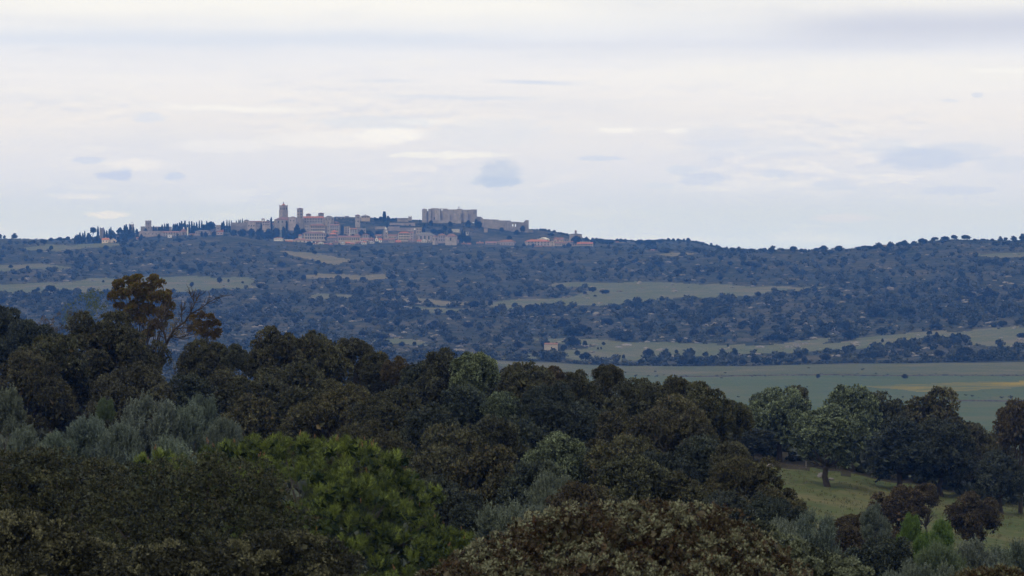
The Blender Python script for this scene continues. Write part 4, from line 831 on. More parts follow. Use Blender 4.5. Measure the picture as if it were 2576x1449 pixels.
def crown(seed, C, R, n_cl, per, ln, wd, sub=7, upbias=.45, spread=.8, inner=1500, inner_ln=None, tipw=.35, ragged=.0, two=None):
    """leafy crown: sub-lobes on every lobe, shoots on every sub-lobe, a rosette of leaves on every shoot"""
    r = np.random.default_rng(seed)
    w = R ** 2; w = w / w.sum(); Vs = []; Fs = []; Ts = []; nv = 0
    # sub-lobes
    sc = []; sr_ = []; lt = []
    for c, q in zip(C, R):
        m = sub; d = rdir(r, m); d[:, 2] = np.where(d[:, 2] < -.3, -d[:, 2], d[:, 2])
        rad = q * r.uniform(.34, .56, m); sc.append(c + d * (q - rad * .55)[:, None]); sr_.append(rad); lt.append(r.uniform(-.12, .12) + r.normal(0, .12, m))
    sc = np.concatenate(sc); sr_ = np.concatenate(sr_); lt = np.concatenate(lt)
    p = sr_ ** 2 / (sr_ ** 2).sum(); i = r.choice(len(sc), int(n_cl * 1.5), p=p)
    d = unit(rdir(r, len(i)) + np.array([0, 0, upbias]))
    off = sr_[i] * (r.uniform(.82, 1.08, len(i)) + ragged * np.abs(r.normal(size=len(i))))
    pos = sc[i] + d * off[:, None]
    # throw away shoots buried deep inside another sub-lobe
    keep = np.ones(len(i), bool)
    for s in range(0, len(i), 4000):
        dd = np.linalg.norm(pos[s:s+4000, None] - sc[None], axis=2) / sr_[None]
        keep[s:s+4000] = dd.min(1) > .70
    i, d, pos = i[keep][:n_cl], d[keep][:n_cl], pos[keep][:n_cl]; n = len(i)
    if two is not None:   # patches of young pale growth, about half a metre to a metre across
        q_ = pos * 5.2; pn = np.sin(q_[:, 0] + 1.7 * np.sin(q_[:, 1] * .6)) + np.sin(q_[:, 2] * 1.3 + 2 * np.sin(q_[:, 0] * .5)) + .6 * np.sin(q_[:, 0] * 2.1 + q_[:, 2] * 1.9)
        lti = np.where(pn + r.normal(0, .45, n) > (.5 - two) * 3.0, .42, -.30)
    else: lti = lt[i]
    ct = np.clip(.32 + lti + r.normal(0, .15, n), 0, 1)
    base = np.repeat(pos, per, 0) + r.normal(0, ln * .18, (n * per, 3)); ax = np.repeat(unit(d + np.array([0, 0, .5])), per, 0)
    rad_ = unit(rdir(r, n * per)); axis = ax * (1 - spread * .5) + rad_ * spread
    tip = np.tile(np.linspace(0, 1, per), n)
    tint = np.clip(np.repeat(ct, per) + tipw * (tip - .5), 0, 1)
    axis = axis + ax * (tip[:, None] ** 2) * .8
    V, Fc, T = leaves(r, base, axis, ln, wd, .15, tint, np.repeat(unit(pos - sc[i] + np.array([0, 0, .3]) * sr_[i][:, None]), per, 0)); Vs.append(V); Fs.append(Fc + nv); Ts.append(T); nv += len(V)
    if inner:
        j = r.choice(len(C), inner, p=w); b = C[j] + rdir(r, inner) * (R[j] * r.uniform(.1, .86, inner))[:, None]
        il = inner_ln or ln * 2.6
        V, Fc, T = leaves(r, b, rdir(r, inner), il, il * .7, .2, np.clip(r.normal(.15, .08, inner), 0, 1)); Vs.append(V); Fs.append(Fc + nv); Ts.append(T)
    return np.concatenate(Vs), np.concatenate(Fs), np.concatenate(Ts)
def limbs(seed, C, R, base=(0, 0, 0), r0=.06, fork=.35, n=9, k=6):
    """trunk forking into limbs that reach the lobes"""
    r = np.random.default_rng(seed); b = MB(); base = np.array(base, float); top = C[:, 2].max()
    f = base + (C.mean(0) - base) * fork; f[:2] += r.normal(0, .02, 2)
    mid = (base + f) / 2 + np.array([*r.normal(0, r0 * .5, 2), 0])
    b.tube([base - [0, 0, r0 * 4], base, mid, f], [r0 * 1.5, r0 * 1.15, r0 * .95, r0 * .85], k + 2)
    for j in r.permutation(len(C))[:n]:
        c = C[j] + rdir(r, 1)[0] * R[j] * .3; m1 = f + (c - f) * .45 + r.normal(0, .05, 3) * np.linalg.norm(c - f)
        b.tube([f - [0, 0, r0 * .3], m1, c], [r0 * .55, r0 * .35, r0 * .1], k)
        for _ in range(2):
            e = c + rdir(r, 1)[0] * R[j] * .8; b.tube([m1, (m1 + e) / 2 + r.normal(0, .03, 3), e], [r0 * .25, r0 * .16, r0 * .05], 4)
    return b
bark_of = {}
def setmat(o, mat):
    o.material_slots[0].link = 'OBJECT'; o.material_slots[0].material = mat

# ---- shared oak prototypes: radius 1, height about 1.9 from the ground
PROTO = []
for s in range(7):
    r = np.random.default_rng(100 + s)
    C, R = lobes_dome(r, [24, 30, 22, 28, 34, 24, 30][s], h=[.85, .95, .8, 1.0, .85, 1.05, .9][s], low=-.75, rr=[(.22, .40), (.20, .36), (.25, .44), (.21, .38), (.19, .34), (.22, .42), (.2, .42)][s])
    C *= r.uniform(.88, 1.08, (len(C), 1))
    C = C * [1, r.uniform(.85, 1.05), 1]; zs = 1.05
    C[:, 2] += zs
    V, Fc, T = crown(200 + s, C, R, 4300, 5, .062, .036, inner=1500, inner_ln=.17, ragged=.11, tipw=.5)
    x0, x1 = V[:, 0].min(), V[:, 0].max(); top = V[:, 2].max(); bot = V[:, 2].min()
    PROTO.append(dict(crown=mesh_np('oak_crown', V, [Fc], T, [L['olive_green']]), trunk=limbs(300 + s, C, R, (0, 0, 0), .075, .45).mesh('oak_trunk', M['bark'], True), half=(x1 - x0) / 2, cx=(x0 + x1) / 2, top=top, bot=bot))
BIG = []
for s in range(2):
    r = np.random.default_rng(150 + s); C, R = lobes_dome(r, [46, 52][s], h=[.85, .75][s], low=-.6, rr=[(.12, .32), (.11, .28)][s]); C *= r.uniform(.86, 1.12, (len(C), 1)); C[:, 2] += 1.0
    V, Fc, T = crown(250 + s, C, R, 12500, 5, .030, .019, sub=9, inner=2500, inner_ln=.11, ragged=.12, tipw=.5)
    BIG.append(dict(crown=mesh_np('big_oak_crown', V, [Fc], T, [L['olive_green']]), trunk=limbs(350 + s, C, R, (0, 0, 0), .06, .4, 14).mesh('oak_trunk', M['bark'], True), half=(V[:, 0].max() - V[:, 0].min()) / 2, top=V[:, 2].max(), bot=V[:, 2].min()))
def place_tree(name, label, cat, proto, u, ytop, hw, D, mat, rz=None, group=None, color=(1, 1, 1), base=None, barkm='bark', low=None, asp=None, wide=1.15):
    """oak whose crown is hw frame units wide to each side, with its top seen at ytop, standing on the ground at distance D"""
    p = PROTO[proto % len(PROTO)] if isinstance(proto, int) else proto
    r_ = random.Random(int(u * 7 + ytop)); X = (u - CX) / F * D
    zt = Z0 - (ytop - HY) / F * D; zg = gz(X, D) if base is None else base
    sx = hw * wide / F * D / p['half']; H = max(zt - zg, sx * .6); sz = H / p['top']
    # keep the crown rounded: its height grows with its width, the stem takes up the rest
    t = thing(name, label, cat, (X, D, zg), rz if rz is not None else r_.uniform(0, 6.28), group)
    if low is None: low = .12
    ch = min(H * (1 - low), sx * (p['top'] - p['bot']) * (asp or 1.6))
    szc = ch / (p['top'] - p['bot']); oz = H - ch - p['bot'] * szc
    c = link('crown', p['crown'], t, (0, 0, oz)); c.scale = (sx, sx, szc); setmat(c, L[mat]); c.color = (*color, 1)
    k = link('trunk', p['trunk'], t); k.scale = (sx, sx, sz); setmat(k, M[barkm])
    return t
def jit(r_, a=.12): v = r_.uniform(1 - a, 1 + a); return (v * r_.uniform(.95, 1.05), v, v * r_.uniform(.93, 1.07))
TR = random.Random(11)
oaks = [
 # u, top, half width, D, material, proto, label
 (12, 763, 80, 262, 'dark', 0, 'dark round oak cut by the frame edge beyond the biggest brown oak'),
 (78, 800, 55, 258, 'dark', 2, 'low dark oak between the edge oak and the biggest brown oak'),
 (262, 774, 128, 214, 'brown', 1, 'biggest spreading brown-green oak, under the rust-leaved tree'),
 (128, 835, 80, 210, 'brown', 4, 'brown oak shoulder on the outer side of the biggest oak'),
 (60, 876, 110, 205, 'brown', 3, 'brownish oak bulging out of the biggest oak on its outer side'),
 (335, 905, 105, 200, 'olive_green', 4, 'dull green oak crown bulging in front of the biggest oak'),
 (455, 935, 95, 206, 'dark', 5, 'dark hazy-green oak below the bare twisted tree'),
 (515, 848, 62, 240, 'brown', 6, 'thin twiggy brown oak beside the bare twisted tree'),
 (588, 862, 32, 236, 'olive_green', 0, 'small pointed dark tree at the end of the twiggy oak'),
 (575, 925, 58, 222, 'brown', 2, 'brown oak filling the dip between twiggy oak and ragged oak'),
 (697, 816, 62, 226, 'brown', 3, 'ragged oak with a knobbly dark top standing clear against the blue hill'),
 (800, 827, 95, 232, 'brown', 1, 'wide brown oak beside the ragged knobbly-topped oak'),
 (893, 846, 52, 238, 'olive_green', 4, 'airy oak with gaps showing the blue hillside behind'),
 (945, 880, 42, 236, 'brown', 6, 'little brown oak below the airy oak'),
 (735, 900, 150, 205, 'brown', 0, 'massive dark-brown oak behind the yellow-green pine'),
 (620, 985, 85, 190, 'brown', 5, 'brown oak beside the silver olives and the pine'),
 (850, 950, 110, 198, 'brown', 2, 'brown oak in the middle of the dense belt behind the pine'),
 (935, 902, 58, 244, 'dark', 3, 'dark oak closing the crest gap between the airy oak and the small rust oak'),
 (998, 894, 36, 233, 'russet', 3, 'small rust-brown oak on the crest of the belt'),
 (1062, 905, 62, 226, 'dark', 1, 'dark green oak between the small rust oak and the pale-topped oak'),
 (1125, 870, 72, 224, 'olive_green', 5, 'dull green oak with pale tips rising to a narrow peak'),
 (1192, 882, 62, 220, 'pale', 4, 'oak with light yellow-green top on the crest of the belt'),
 (1165, 960, 80, 214, 'dark', 6, 'very dark oak hollow below the light-topped oak'),
 (1000, 965, 115, 192, 'brown', 0, 'wide olive-brown oak in front of the small rust oak'),
 (1085, 1010, 62, 186, 'dark', 3, 'grey-green rounded oak between two brown oaks'),
 (930, 1052, 100, 172, 'brown', 4, 'low brown oak just behind the pine tips'),
 (1265, 982, 42, 205, 'pale', 2, 'small pale-tipped oak against the grey-green one'),
 (1232, 1038, 75, 180, 'olive_green', 1, 'golden-tipped oak in the centre of the belt'),
 (1325, 905, 85, 224, 'brown', 6, 'brownish oak on the crest beside the light-topped oak'),
 (1405, 918, 60, 230, 'russet', 3, 'rust-tinged low oak on the crest'),
 (1462, 926, 55, 228, 'brown', 5, 'brown oak on the crest before the dark peak'),
 (1385, 955, 125, 206, 'dark', 0, 'big grey-green oak with smooth dome'),
 (1502, 958, 46, 240, 'dark', 3, 'dark oak filling the notch beside the sharpest peak of the belt'),
 (1528, 914, 42, 236, 'brown', 4, 'dark brown oak making the sharpest peak of the belt'),
 (1595, 946, 62, 222, 'olive_green', 2, 'dull green oak right after the sharp brown peak'),
 (1690, 940, 55, 226, 'brown', 1, 'brown knobbly oak on the crest above the pale field'),
 (1780, 956, 72, 222, 'brown', 3, 'broad brown oak at the end of the crest beside the gap'),
 (1700, 985, 80, 212, 'brown', 6, 'shadowy brown oak under the knobbly crest oak'),
 (1562, 1022, 72, 196, 'brown', 5, 'rounded brown oak in the second rank, smaller of two'),
 (1685, 1018, 130, 190, 'brown', 1, 'very large brown oak dome in the second rank'),
 (1780, 1090, 80, 182, 'dark', 2, 'dark oak at the foot of the very large brown dome'),
 (1397, 1080, 72, 172, 'pale', 3, 'fresh green round oak standing out in the dark belt'),
 (1490, 1120, 70, 176, 'dark', 6, 'dark oak hidden behind the fresh green round oak'),
 (1235, 1112, 92, 158, 'brown', 0, 'brown-green oak beside the upper silver olive'),
 (1120, 1120, 80, 160, 'brown', 2, 'dim brown oak directly behind the pine shoulder'),
 (1010, 1128, 70, 166, 'brown', 5, 'dim low oak over the pine shoulder'),
 (1588, 1142, 88, 150, 'olive_green', 4, 'olive-green pointed oak behind the flushing foreground oak'),
 (1842, 1106, 52, 166, 'olive_green', 6, 'pale grey-topped round oak near the fence post'),
 (1885, 1142, 112, 158, 'brown', 1, 'large dark oak standing at the corner of the meadow'),
 (1735, 1180, 90, 150, 'brown', 3, 'brown oak between the pointed oak and the meadow-corner oak'),
 (1435, 1205, 68, 132, 'russet', 5, 'golden-brown small oak in front of the silver olive'),
 (1930, 1235, 100, 150, 'dark', 2, 'dark lower oak at the meadow corner'),
 (1505, 1215, 60, 138, 'brown', 0, 'dim little oak between golden-brown and pointed oaks'),
 # far rank on the right along the meadow
 (1905, 985, 50, 352, 'pale', 5, 'pale green oak at the start of the meadow rank'),
 (1962, 967, 78, 346, 'pale', 0, 'light green oak, first large one of the meadow rank'),
 (2005, 966, 34, 372, 'brown', 6, 'dark brown treetop peeping over the light green oaks'),
 (2082, 1012, 92, 318, 'pale', 1, 'light grey-green oak with thick bare trunk at the meadow edge'),
 (2142, 964, 72, 348, 'pale', 4, 'light green oak with the highest top in the meadow rank'),
 (2215, 980, 66, 352, 'olive_green', 2, 'dull green oak behind the dark pair of the meadow rank'),
 (2330, 968, 92, 352, 'brown', 3, 'big brown dome oak in the middle of the meadow rank'),
 (2262, 1042, 82, 330, 'dark', 5, 'darkest blue-green oak, first of the dark pair above the meadow'),
 (2368, 1048, 86, 332, 'dark', 6, 'dark oak under the big brown dome'),
 (2440, 1058, 62, 338, 'brown', 0, 'dim brown oak sloping down towards the edge oak'),
 (2492, 1082, 50, 342, 'brown', 2, 'small dim oak before the gap by the edge oak'),
 (2568, 998, 62, 322, 'russet', 4, 'tall reddish oak cut by the frame edge'),
 (2520, 1130, 62, 318, 'dark', 3, 'low dark oak beneath the reddish edge oak'),
 (1890, 1075, 62, 338, 'dark', 1, 'black-green oak behind the fence post'),
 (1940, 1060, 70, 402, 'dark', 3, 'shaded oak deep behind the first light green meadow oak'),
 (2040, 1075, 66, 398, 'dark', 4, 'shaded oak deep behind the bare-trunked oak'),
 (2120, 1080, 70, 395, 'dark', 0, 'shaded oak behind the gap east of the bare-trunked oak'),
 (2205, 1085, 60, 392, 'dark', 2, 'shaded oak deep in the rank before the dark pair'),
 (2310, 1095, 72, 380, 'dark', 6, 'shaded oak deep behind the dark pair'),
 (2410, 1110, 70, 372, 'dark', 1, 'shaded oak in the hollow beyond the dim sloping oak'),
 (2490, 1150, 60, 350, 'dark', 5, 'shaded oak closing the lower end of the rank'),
 (650, 890, 36, 246, 'brown', 4, 'brown oak deep in the dip before the ragged oak'),
 (1280, 925, 60, 240, 'dark', 3, 'dark oak filling the crest behind the light-topped oak'),
 (1640, 965, 60, 236, 'dark', 0, 'dark oak in the crest dip after the sharp brown peak'),
 (1845, 1010, 50, 226, 'brown', 4, 'slim brown oak at the very end of the crest'),
 (1455, 1000, 80, 214, 'dark', 1, 'grey-green oak behind the second-rank domes'),
 (1320, 1040, 90, 196, 'dark', 5, 'dim grey-green oak between the golden-tipped and the fresh green oak'),
 (1130, 1060, 90, 176, 'brown', 6, 'dim brown oak in the hollow left of the golden-tipped oak'),
 (1580, 1090, 90, 172, 'brown', 2, 'dim brown oak between fresh green and very large brown domes'),
 (1660, 1130, 90, 164, 'dark', 4, 'dim oak right below the very large brown dome'),
 (1340, 1150, 80, 152, 'dark', 0, 'dark low oak under the fresh green round oak'),
 (1130, 1190, 80, 142, 'dark', 3, 'dark low oak in the shade past the pine shoulder'),
 (1180, 1260, 60, 128, 'dark', 1, 'black-green bushy oak between pine and silver olive'),
 (1820, 1230, 80, 140, 'dark', 6, 'dim oak between the flushing oak and the meadow corner'),
 # bushes on the meadow
 (2262, 1216, 74, 262, 'russet', 1, 'dark red-brown bushy oak alone on the meadow'),
 (2330, 1212, 38, 266, 'russet', 6, 'tall thin red-brown oak joined to the meadow bush'),
 (2447, 1232, 68, 252, 'russet', 3, 'second red-brown bushy oak on the meadow, nearer the frame edge'),
 (2152, 1286, 102, 178, 'russet', 0, 'rounded rust-coloured oak by the silver scrub'),
 (2215, 1345, 92, 150, 'dark', 4, 'shadowy dark oak at the foot of the rust-coloured one'),
]
for i, (u, yt, hw, D, mt, pr, lb) in enumerate(oaks):
    meadow_rank = D > 310
    bush = 'bushy' in lb or 'thin red' in lb or 'rounded rust' in lb or 'shadowy dark oak at' in lb
    lowf = .1 if meadow_rank else .02 if bush else .06
    if 'thick bare trunk' in lb: lowf = .20
    place_tree('holm_oak', lb, 'tree', BIG[pr % 2] if hw >= 98 else pr, u, yt, hw, D, mt, group='oaks of the wooded belt' if not bush else 'oaks on the meadow', color=(1.35, 1.35, 1.2) if 'light yellow-green' in lb else (1.22, 1.22, 1.15) if 'light green' in lb or 'light grey-green' in lb or 'fresh green' in lb else jit(TR), low=lowf, asp=1.0 if bush else 1.3 if meadow_rank else 1.15, wide=1.2 if bush else 1.3 if meadow_rank else 1.24 if D >= 220 else 1.32)
# ------------------------------------------------------------------ foreground oaks (own crowns)
def own_tree(name, label, lobes, D, mat, n_cl, per, ln, wd, seed, group=None, color=(1, 1, 1), inner=2500, fill=True, barkm='bark', upbias=.45, spread=.8, tipw=.35, ragged=.05, sub=9, two=None, trunk_u=None, cat='tree', r0=.16, nl=12, inner_ln=None):
    """lobes: (u, y, radius in frame units, extra distance)"""
    r = np.random.default_rng(seed); C = []; R = []
    for (u, y, q, dd) in lobes:
        C.append(P(u, y, D + dd)); R.append(q / F * (D + dd))
    C = np.array(C); R = np.array(R)
    if fill:   # more lobes behind and below so that the crown is round, not a front
        c0 = C.mean(0); ex = []; er = []
        for c, q in zip(C, R):
            for s in (1, 2):
                ex.append(c + np.array([r.normal(0, q * .4), q * 1.1 * s * r.uniform(.8, 1.2), -q * .22 * s * s * r.uniform(.4, 1.2)])); er.append(q * r.uniform(.85, 1.05))
            ex.append(c + np.array([r.normal(0, q * .4), q * r.uniform(.2, .8), -q * 1.3])); er.append(q)
        C = np.concatenate([C, ex]); R = np.concatenate([R, er])
    tu = trunk_u or np.mean([l[0] for l in lobes]); X = (tu - CX) / F * D; Dy = C[:, 1].mean(); zg = gz(X, Dy)
    t = thing(name, label, cat, (X, Dy, zg), 0, group); C = C - np.array([X, Dy, zg])
    V, Fc, T = crown(seed, C, R, n_cl, per, ln, wd, sub=sub, inner=inner, upbias=upbias, spread=spread, tipw=tipw, ragged=ragged, inner_ln=inner_ln, two=two)
    o = link('crown', mesh_np('crown', V, [Fc], T, [L[mat]]), t); o.color = (*color, 1)
    limbs(seed, C, R, (0, 0, 0), r0, .4, nl).build('trunk', M[barkm], t, True)
    return t, C, R
rl = random.Random(5)
def blobs(outline, q, rows, dy, jx=.3):
    """lobe rows following an outline of (u, y) points"""
    us = [p[0] for p in outline]; ys = [p[1] for p in outline]; res = []
    for k in range(rows):
        u = us[0] + (k % 2) * q * .6
        while u < us[-1]:
            qq = q * rl.uniform(.75, 1.25); y = np.interp(u, us, ys)
            res.append((u + rl.uniform(-jx, jx) * q, y + qq + k * dy + rl.uniform(-.2, .2) * q, qq, -k * .35 + rl.uniform(-.4, .4))); u += q * 1.35
    return res
own_tree('holm_oak', 'broad dim brown-green oak with fine leaves filling the lower corner, outer one of two', blobs([(-90, 1140), (30, 1132), (150, 1128), (230, 1150), (320, 1185)], 46, 4, 62), 92, 'brown', 13000, 6, .060, .034, 41, 'foreground oaks', (.82, .88, .8), r0=.2)
own_tree('holm_oak', 'broad dim brown-green oak reaching in front of the pine', blobs([(270, 1190), (380, 1168), (470, 1148), (580, 1146), (670, 1168), (720, 1210), (745, 1265)], 45, 5, 60), 88, 'brown', 14500, 6, .058, .032, 42, 'foreground oaks', (.78, .86, .78), r0=.2)
own_tree('holm_oak', 'lower oak with pale grey-green shoot tips at the bottom frame edge, outermost', blobs([(-60, 1300), (40, 1290), (110, 1300), (200, 1350), (270, 1385)], 34, 4, 46), 72, 'olive_green', 7500, 6, .062, .034, 43, 'foreground oaks', (1.1, 1.05, 1.0), two=.4)
own_tree('holm_oak', 'lower oak with pale shoot tips between the corner oak and the pine', blobs([(300, 1400), (400, 1365), (480, 1372), (560, 1385), (640, 1345), (740, 1335), (830, 1360), (880, 1400)], 32, 3, 46), 70, 'olive_green', 7500, 6, .060, .033, 44, 'foreground oaks', (.95, .92, .9), two=.3)
own_tree('holm_oak', 'flushing oak with russet leaves and pale sage shoots, big one at the bottom', blobs([(1080, 1440), (1140, 1400), (1220, 1360), (1280, 1325), (1340, 1298), (1430, 1280), (1530, 1270), (1620, 1262), (1720, 1262), (1800, 1272), (1860, 1305), (1920, 1345), (1990, 1392), (2060, 1440)], 33, 6, 42), 62, 'flush', 14500, 6, .066, .038, 45, 'foreground oaks', (1.0, 1.0, 1.0), tipw=.5, r0=.2, nl=16, inner=4500, two=.5)
own_tree('holm_oak', 'pale sage-green oak shoulder beside the flushing oak', blobs([(1830, 1330), (1880, 1312), (1950, 1325), (2020, 1365), (2100, 1395), (2180, 1430)], 28, 4, 38), 66, 'pale', 6500, 6, .056, .031, 46, 'foreground oaks', (.8, .76, .76), tipw=.5, two=.6)
own_tree('holm_oak', 'little oak top poking up at the bottom frame edge beneath the silver scrub', blobs([(2440, 1440), (2500, 1425), (2580, 1430)], 26, 2, 34), 66, 'flush', 2200, 6, .056, .031, 47, 'foreground oaks', (1.0, 1.0, .9), tipw=.6)

# ------------------------------------------------------------------ pine
def needles(seed, C, R, n_tuft, per, ln, wd):
    r = np.random.default_rng(seed); m = 7; sd = rdir(r, len(C) * m); sd[:, 2] = np.abs(sd[:, 2]) * 1.1 - .25; R2 = np.repeat(R, m) * r.uniform(.32, .5, len(C) * m)
    C = np.repeat(C, m, 0) + unit(sd) * (np.repeat(R, m) - R2 * .4)[:, None]; R = R2
    w = R ** 2 / (R ** 2).sum(); i = r.choice(len(C), n_tuft, p=w)
    d = unit(rdir(r, n_tuft) + np.array([0, -.1, .5])); pos = C[i] + d * (R[i] * r.uniform(.75, 1.05, n_tuft))[:, None]
    ct = np.clip(.36 + r.normal(0, .12, n_tuft) + r.normal(0, .2, len(C))[i], 0, 1)
    ax = unit(d * .7 + np.array([0, 0, .9])); b = np.repeat(pos, per, 0) - np.repeat(ax, per, 0) * r.uniform(0, .16, (n_tuft * per, 1))
    dirn = unit(np.repeat(ax, per, 0) * .9 + rdir(r, n_tuft * per) * .75)
    side = unit(np.cross(dirn, rdir(r, len(b)))) * wd * .5; L_ = ln * r.uniform(.75, 1.2, (len(b), 1))
    V = np.stack([b - side, b + side, b + dirn * L_], 1).reshape(-1, 3)
    return V, np.arange(len(V)).reshape(-1, 3), np.repeat(np.clip(np.repeat(ct, per) + r.normal(0, .08, n_tuft * per), 0, 1), 3), pos, d
pl = [(360, 1172, 26, 2), (410, 1160, 26, 1.5), (455, 1168, 24, 2.2), (520, 1152, 26, 1), (575, 1138, 30, 1), (640, 1132, 32, .6), (700, 1130, 34, .3), (765, 1133, 34, 0), (825, 1136, 34, -.2), (878, 1126, 27, 0), (925, 1150, 34, -.5), (985, 1172, 32, -.3), (1020, 1210, 32, 0), (1045, 1255, 30, 0), (1055, 1300, 30, .2),
      (600, 1190, 40, 0), (680, 1200, 44, -.6), (780, 1196, 40, -.8), (860, 1212, 38, -1.2), (950, 1215, 40, -.8), (540, 1220, 40, .6), (620, 1262, 40, -.8), (700, 1275, 40, -1.4), (860, 1240, 34, -1.8), (910, 1232, 34, -1.8), (820, 1262, 36, -2.0), (960, 1262, 38, -1.4), (1010, 1300, 36, -.6), (760, 1300, 38, -2.2),
      (840, 1316, 40, -2.4), (900, 1316, 38, -2.2), (960, 1350, 38, -1.6), (1030, 1356, 34, -1), (700, 1350, 38, -2.0), (790, 1368, 40, -2.8), (880, 1380, 40, -2.8), (960, 1410, 38, -2.2), (1050, 1400, 36, -1.4), (1110, 1375, 32, -.6), (1150, 1368, 28, -.3), (1168, 1398, 36, -.4), (1130, 1430, 42, -1), (1192, 1436, 36, -.6), (1140, 1372, 34, -.2), (1080, 1330, 34, -.2), (1110, 1345, 30, 0), (1060, 1455, 40, -1.8), (960, 1470, 42, -2.6), (860, 1460, 42, -3), (740, 1440, 42, -2.6), (650, 1400, 38, -1.4), (600, 1340, 40, -.6), (480, 1240, 34, 1)]
C = np.array([P(u, y, 118 + dd) for u, y, q, dd in pl]); R = np.array([q / F * 118 * 1.0 for _, _, q, _ in pl])
Xp, Dp = (790 - CX) / F * 120.5, 120.5; zg = gz(Xp, Dp); off = np.array([Xp, Dp, zg])
r = np.random.default_rng(9); back = C + np.stack([r.normal(0, .2, len(C)), r.uniform(.7, 1.6, len(C)), r.uniform(-.45, .0, len(C))], 1)
back2 = C + np.stack([r.normal(0, .3, len(C)), r.uniform(2.0, 3.6, len(C)), r.uniform(-.9, -.2, len(C))], 1)
Ca = np.concatenate([C, back, back2]) - off; Ra = np.concatenate([R, R, R])
pt = thing('stone_pine', 'yellow-green pine with upright brownish shoots, the only pine near the camera', 'tree', tuple(off))
V, Fc, T, pos, dd = needles(77, Ca, Ra * 1.06, 13500, 14, .145, .0145)
j = r.choice(len(Ca), 2600); b_ = Ca[j] + rdir(r, 2600) * (Ra[j] * r.uniform(0, .8, 2600))[:, None]; Vi, Fi, Ti = leaves(r, b_, rdir(r, 2600), .3, .2, .1, np.full(2600, .05))
inner_me = mesh_np('pine_inner', Vi, [Fi], Ti, [L['pine']])
pc = link('crown', mesh_np('pine_crown', V, [Fc], T, [L['pine']]), pt); link('inner_foliage', inner_me, pc)
limbs(78, Ca, Ra, (0, 0, 0), .17, .3, 22).build('trunk', M['grey_bark'], pt, True)
cand = MB(); cmesh = []
for k in range(3):
    b = MB(); h = [.17, .13, .20][k]; b.lathe(0, 0, [(.009, 0), (.012, h * .5), (.009, h * .9), (.003, h)], 5)
    if k: b.lathe(.045, .02, [(.01, 0), (.014, h * .4), (.003, h * .65)], 5)
    cmesh.append(b.mesh('shoot', M['candle'], True))
top = []
for j in r.permutation(len(pos)):
    p = pos[j]
    if dd[j][2] > .72 and p[1] < 2.2 and all((p[0] - q[0]) ** 2 + (p[1] - q[1]) ** 2 > .035 for q in top):
        # keep only shoots on the upper surface of the crown
        if (np.abs(Ca[:, 0] - p[0]) < Ra * .8).any() and not ((np.hypot(Ca[:, 0] - p[0], Ca[:, 1] - p[1]) < Ra * .7) & (Ca[:, 2] + Ra * .7 > p[2] + .1)).any(): top.append(p)
    if len(top) > 95: break
for j, p in enumerate(top):
    o = link('shoot', cmesh[j % 3], pt, (p[0], p[1], p[2] + .03)); o.rotation_euler = (rl.uniform(-.15, .15), rl.uniform(-.15, .15), rl.uniform(0, 6)); s_ = rl.uniform(.8, 1.25); o.scale = (s_, s_, s_)

# ------------------------------------------------------------------ silver olives: upright feathery shoots
def olive_mesh(seed, n_sh, ln=.062, upright=1.0, radius=1.0, H=1.5):
    r = np.random.default_rng(seed); C, R = lobes_dome(r, 18, h=.9, low=-.3, rr=(.2, .42)); C *= r.uniform(.8, 1.2, (len(C), 1)); C[:, 2] += .75
    i = r.choice(len(C), n_sh); d = unit(rdir(r, n_sh) + np.array([0, 0, .6])); base = C[i] + d * (R[i] * r.uniform(.5, .95, n_sh))[:, None]
    ax = unit(d * .9 + np.array([0, 0, upright * .7]) + r.normal(0, .25, (n_sh, 3))); slen = r.uniform(.10, .30, n_sh); per = 18
    tt = np.tile(np.linspace(.05, 1, per), n_sh); b = np.repeat(base, per, 0) + np.repeat(ax, per, 0) * (tt * np.repeat(slen, per))[:, None]
    axis = np.repeat(ax, per, 0) * .75 + rdir(r, n_sh * per) * .75
    tint = np.clip(np.repeat(np.clip(.45 + r.normal(0, .18, n_sh), 0, 1), per) + .25 * (tt - .5), 0, 1)
    V, Fc, T = leaves(r, b, axis, ln, ln * .36, .1, tint)
    m = 900; b2 = C[r.choice(len(C), m)] + rdir(r, m) * r.uniform(0, .32, (m, 1)); V2, F2, T2 = leaves(r, b2, rdir(r, m), .14, .09, .1, np.full(m, .15))
    V = np.concatenate([V, V2]); return mesh_np('olive_crown', V, [np.concatenate([Fc, F2 + len(T)])], np.concatenate([T, T2]), [L['silver']]), C, R, V
OL = []
for s in range(3):
    me, C, R, V = olive_mesh(500 + s, [1500, 1300, 1700][s], upright=[1.0, 1.3, .8][s]); OL.append(dict(crown=me, trunk=limbs(520 + s, C, R, (0, 0, 0), .05, .3, 8).mesh('olive_trunk', M['grey_bark'], True), half=1.15, top=V[:, 2].max(), bot=V[:, 2].min()))
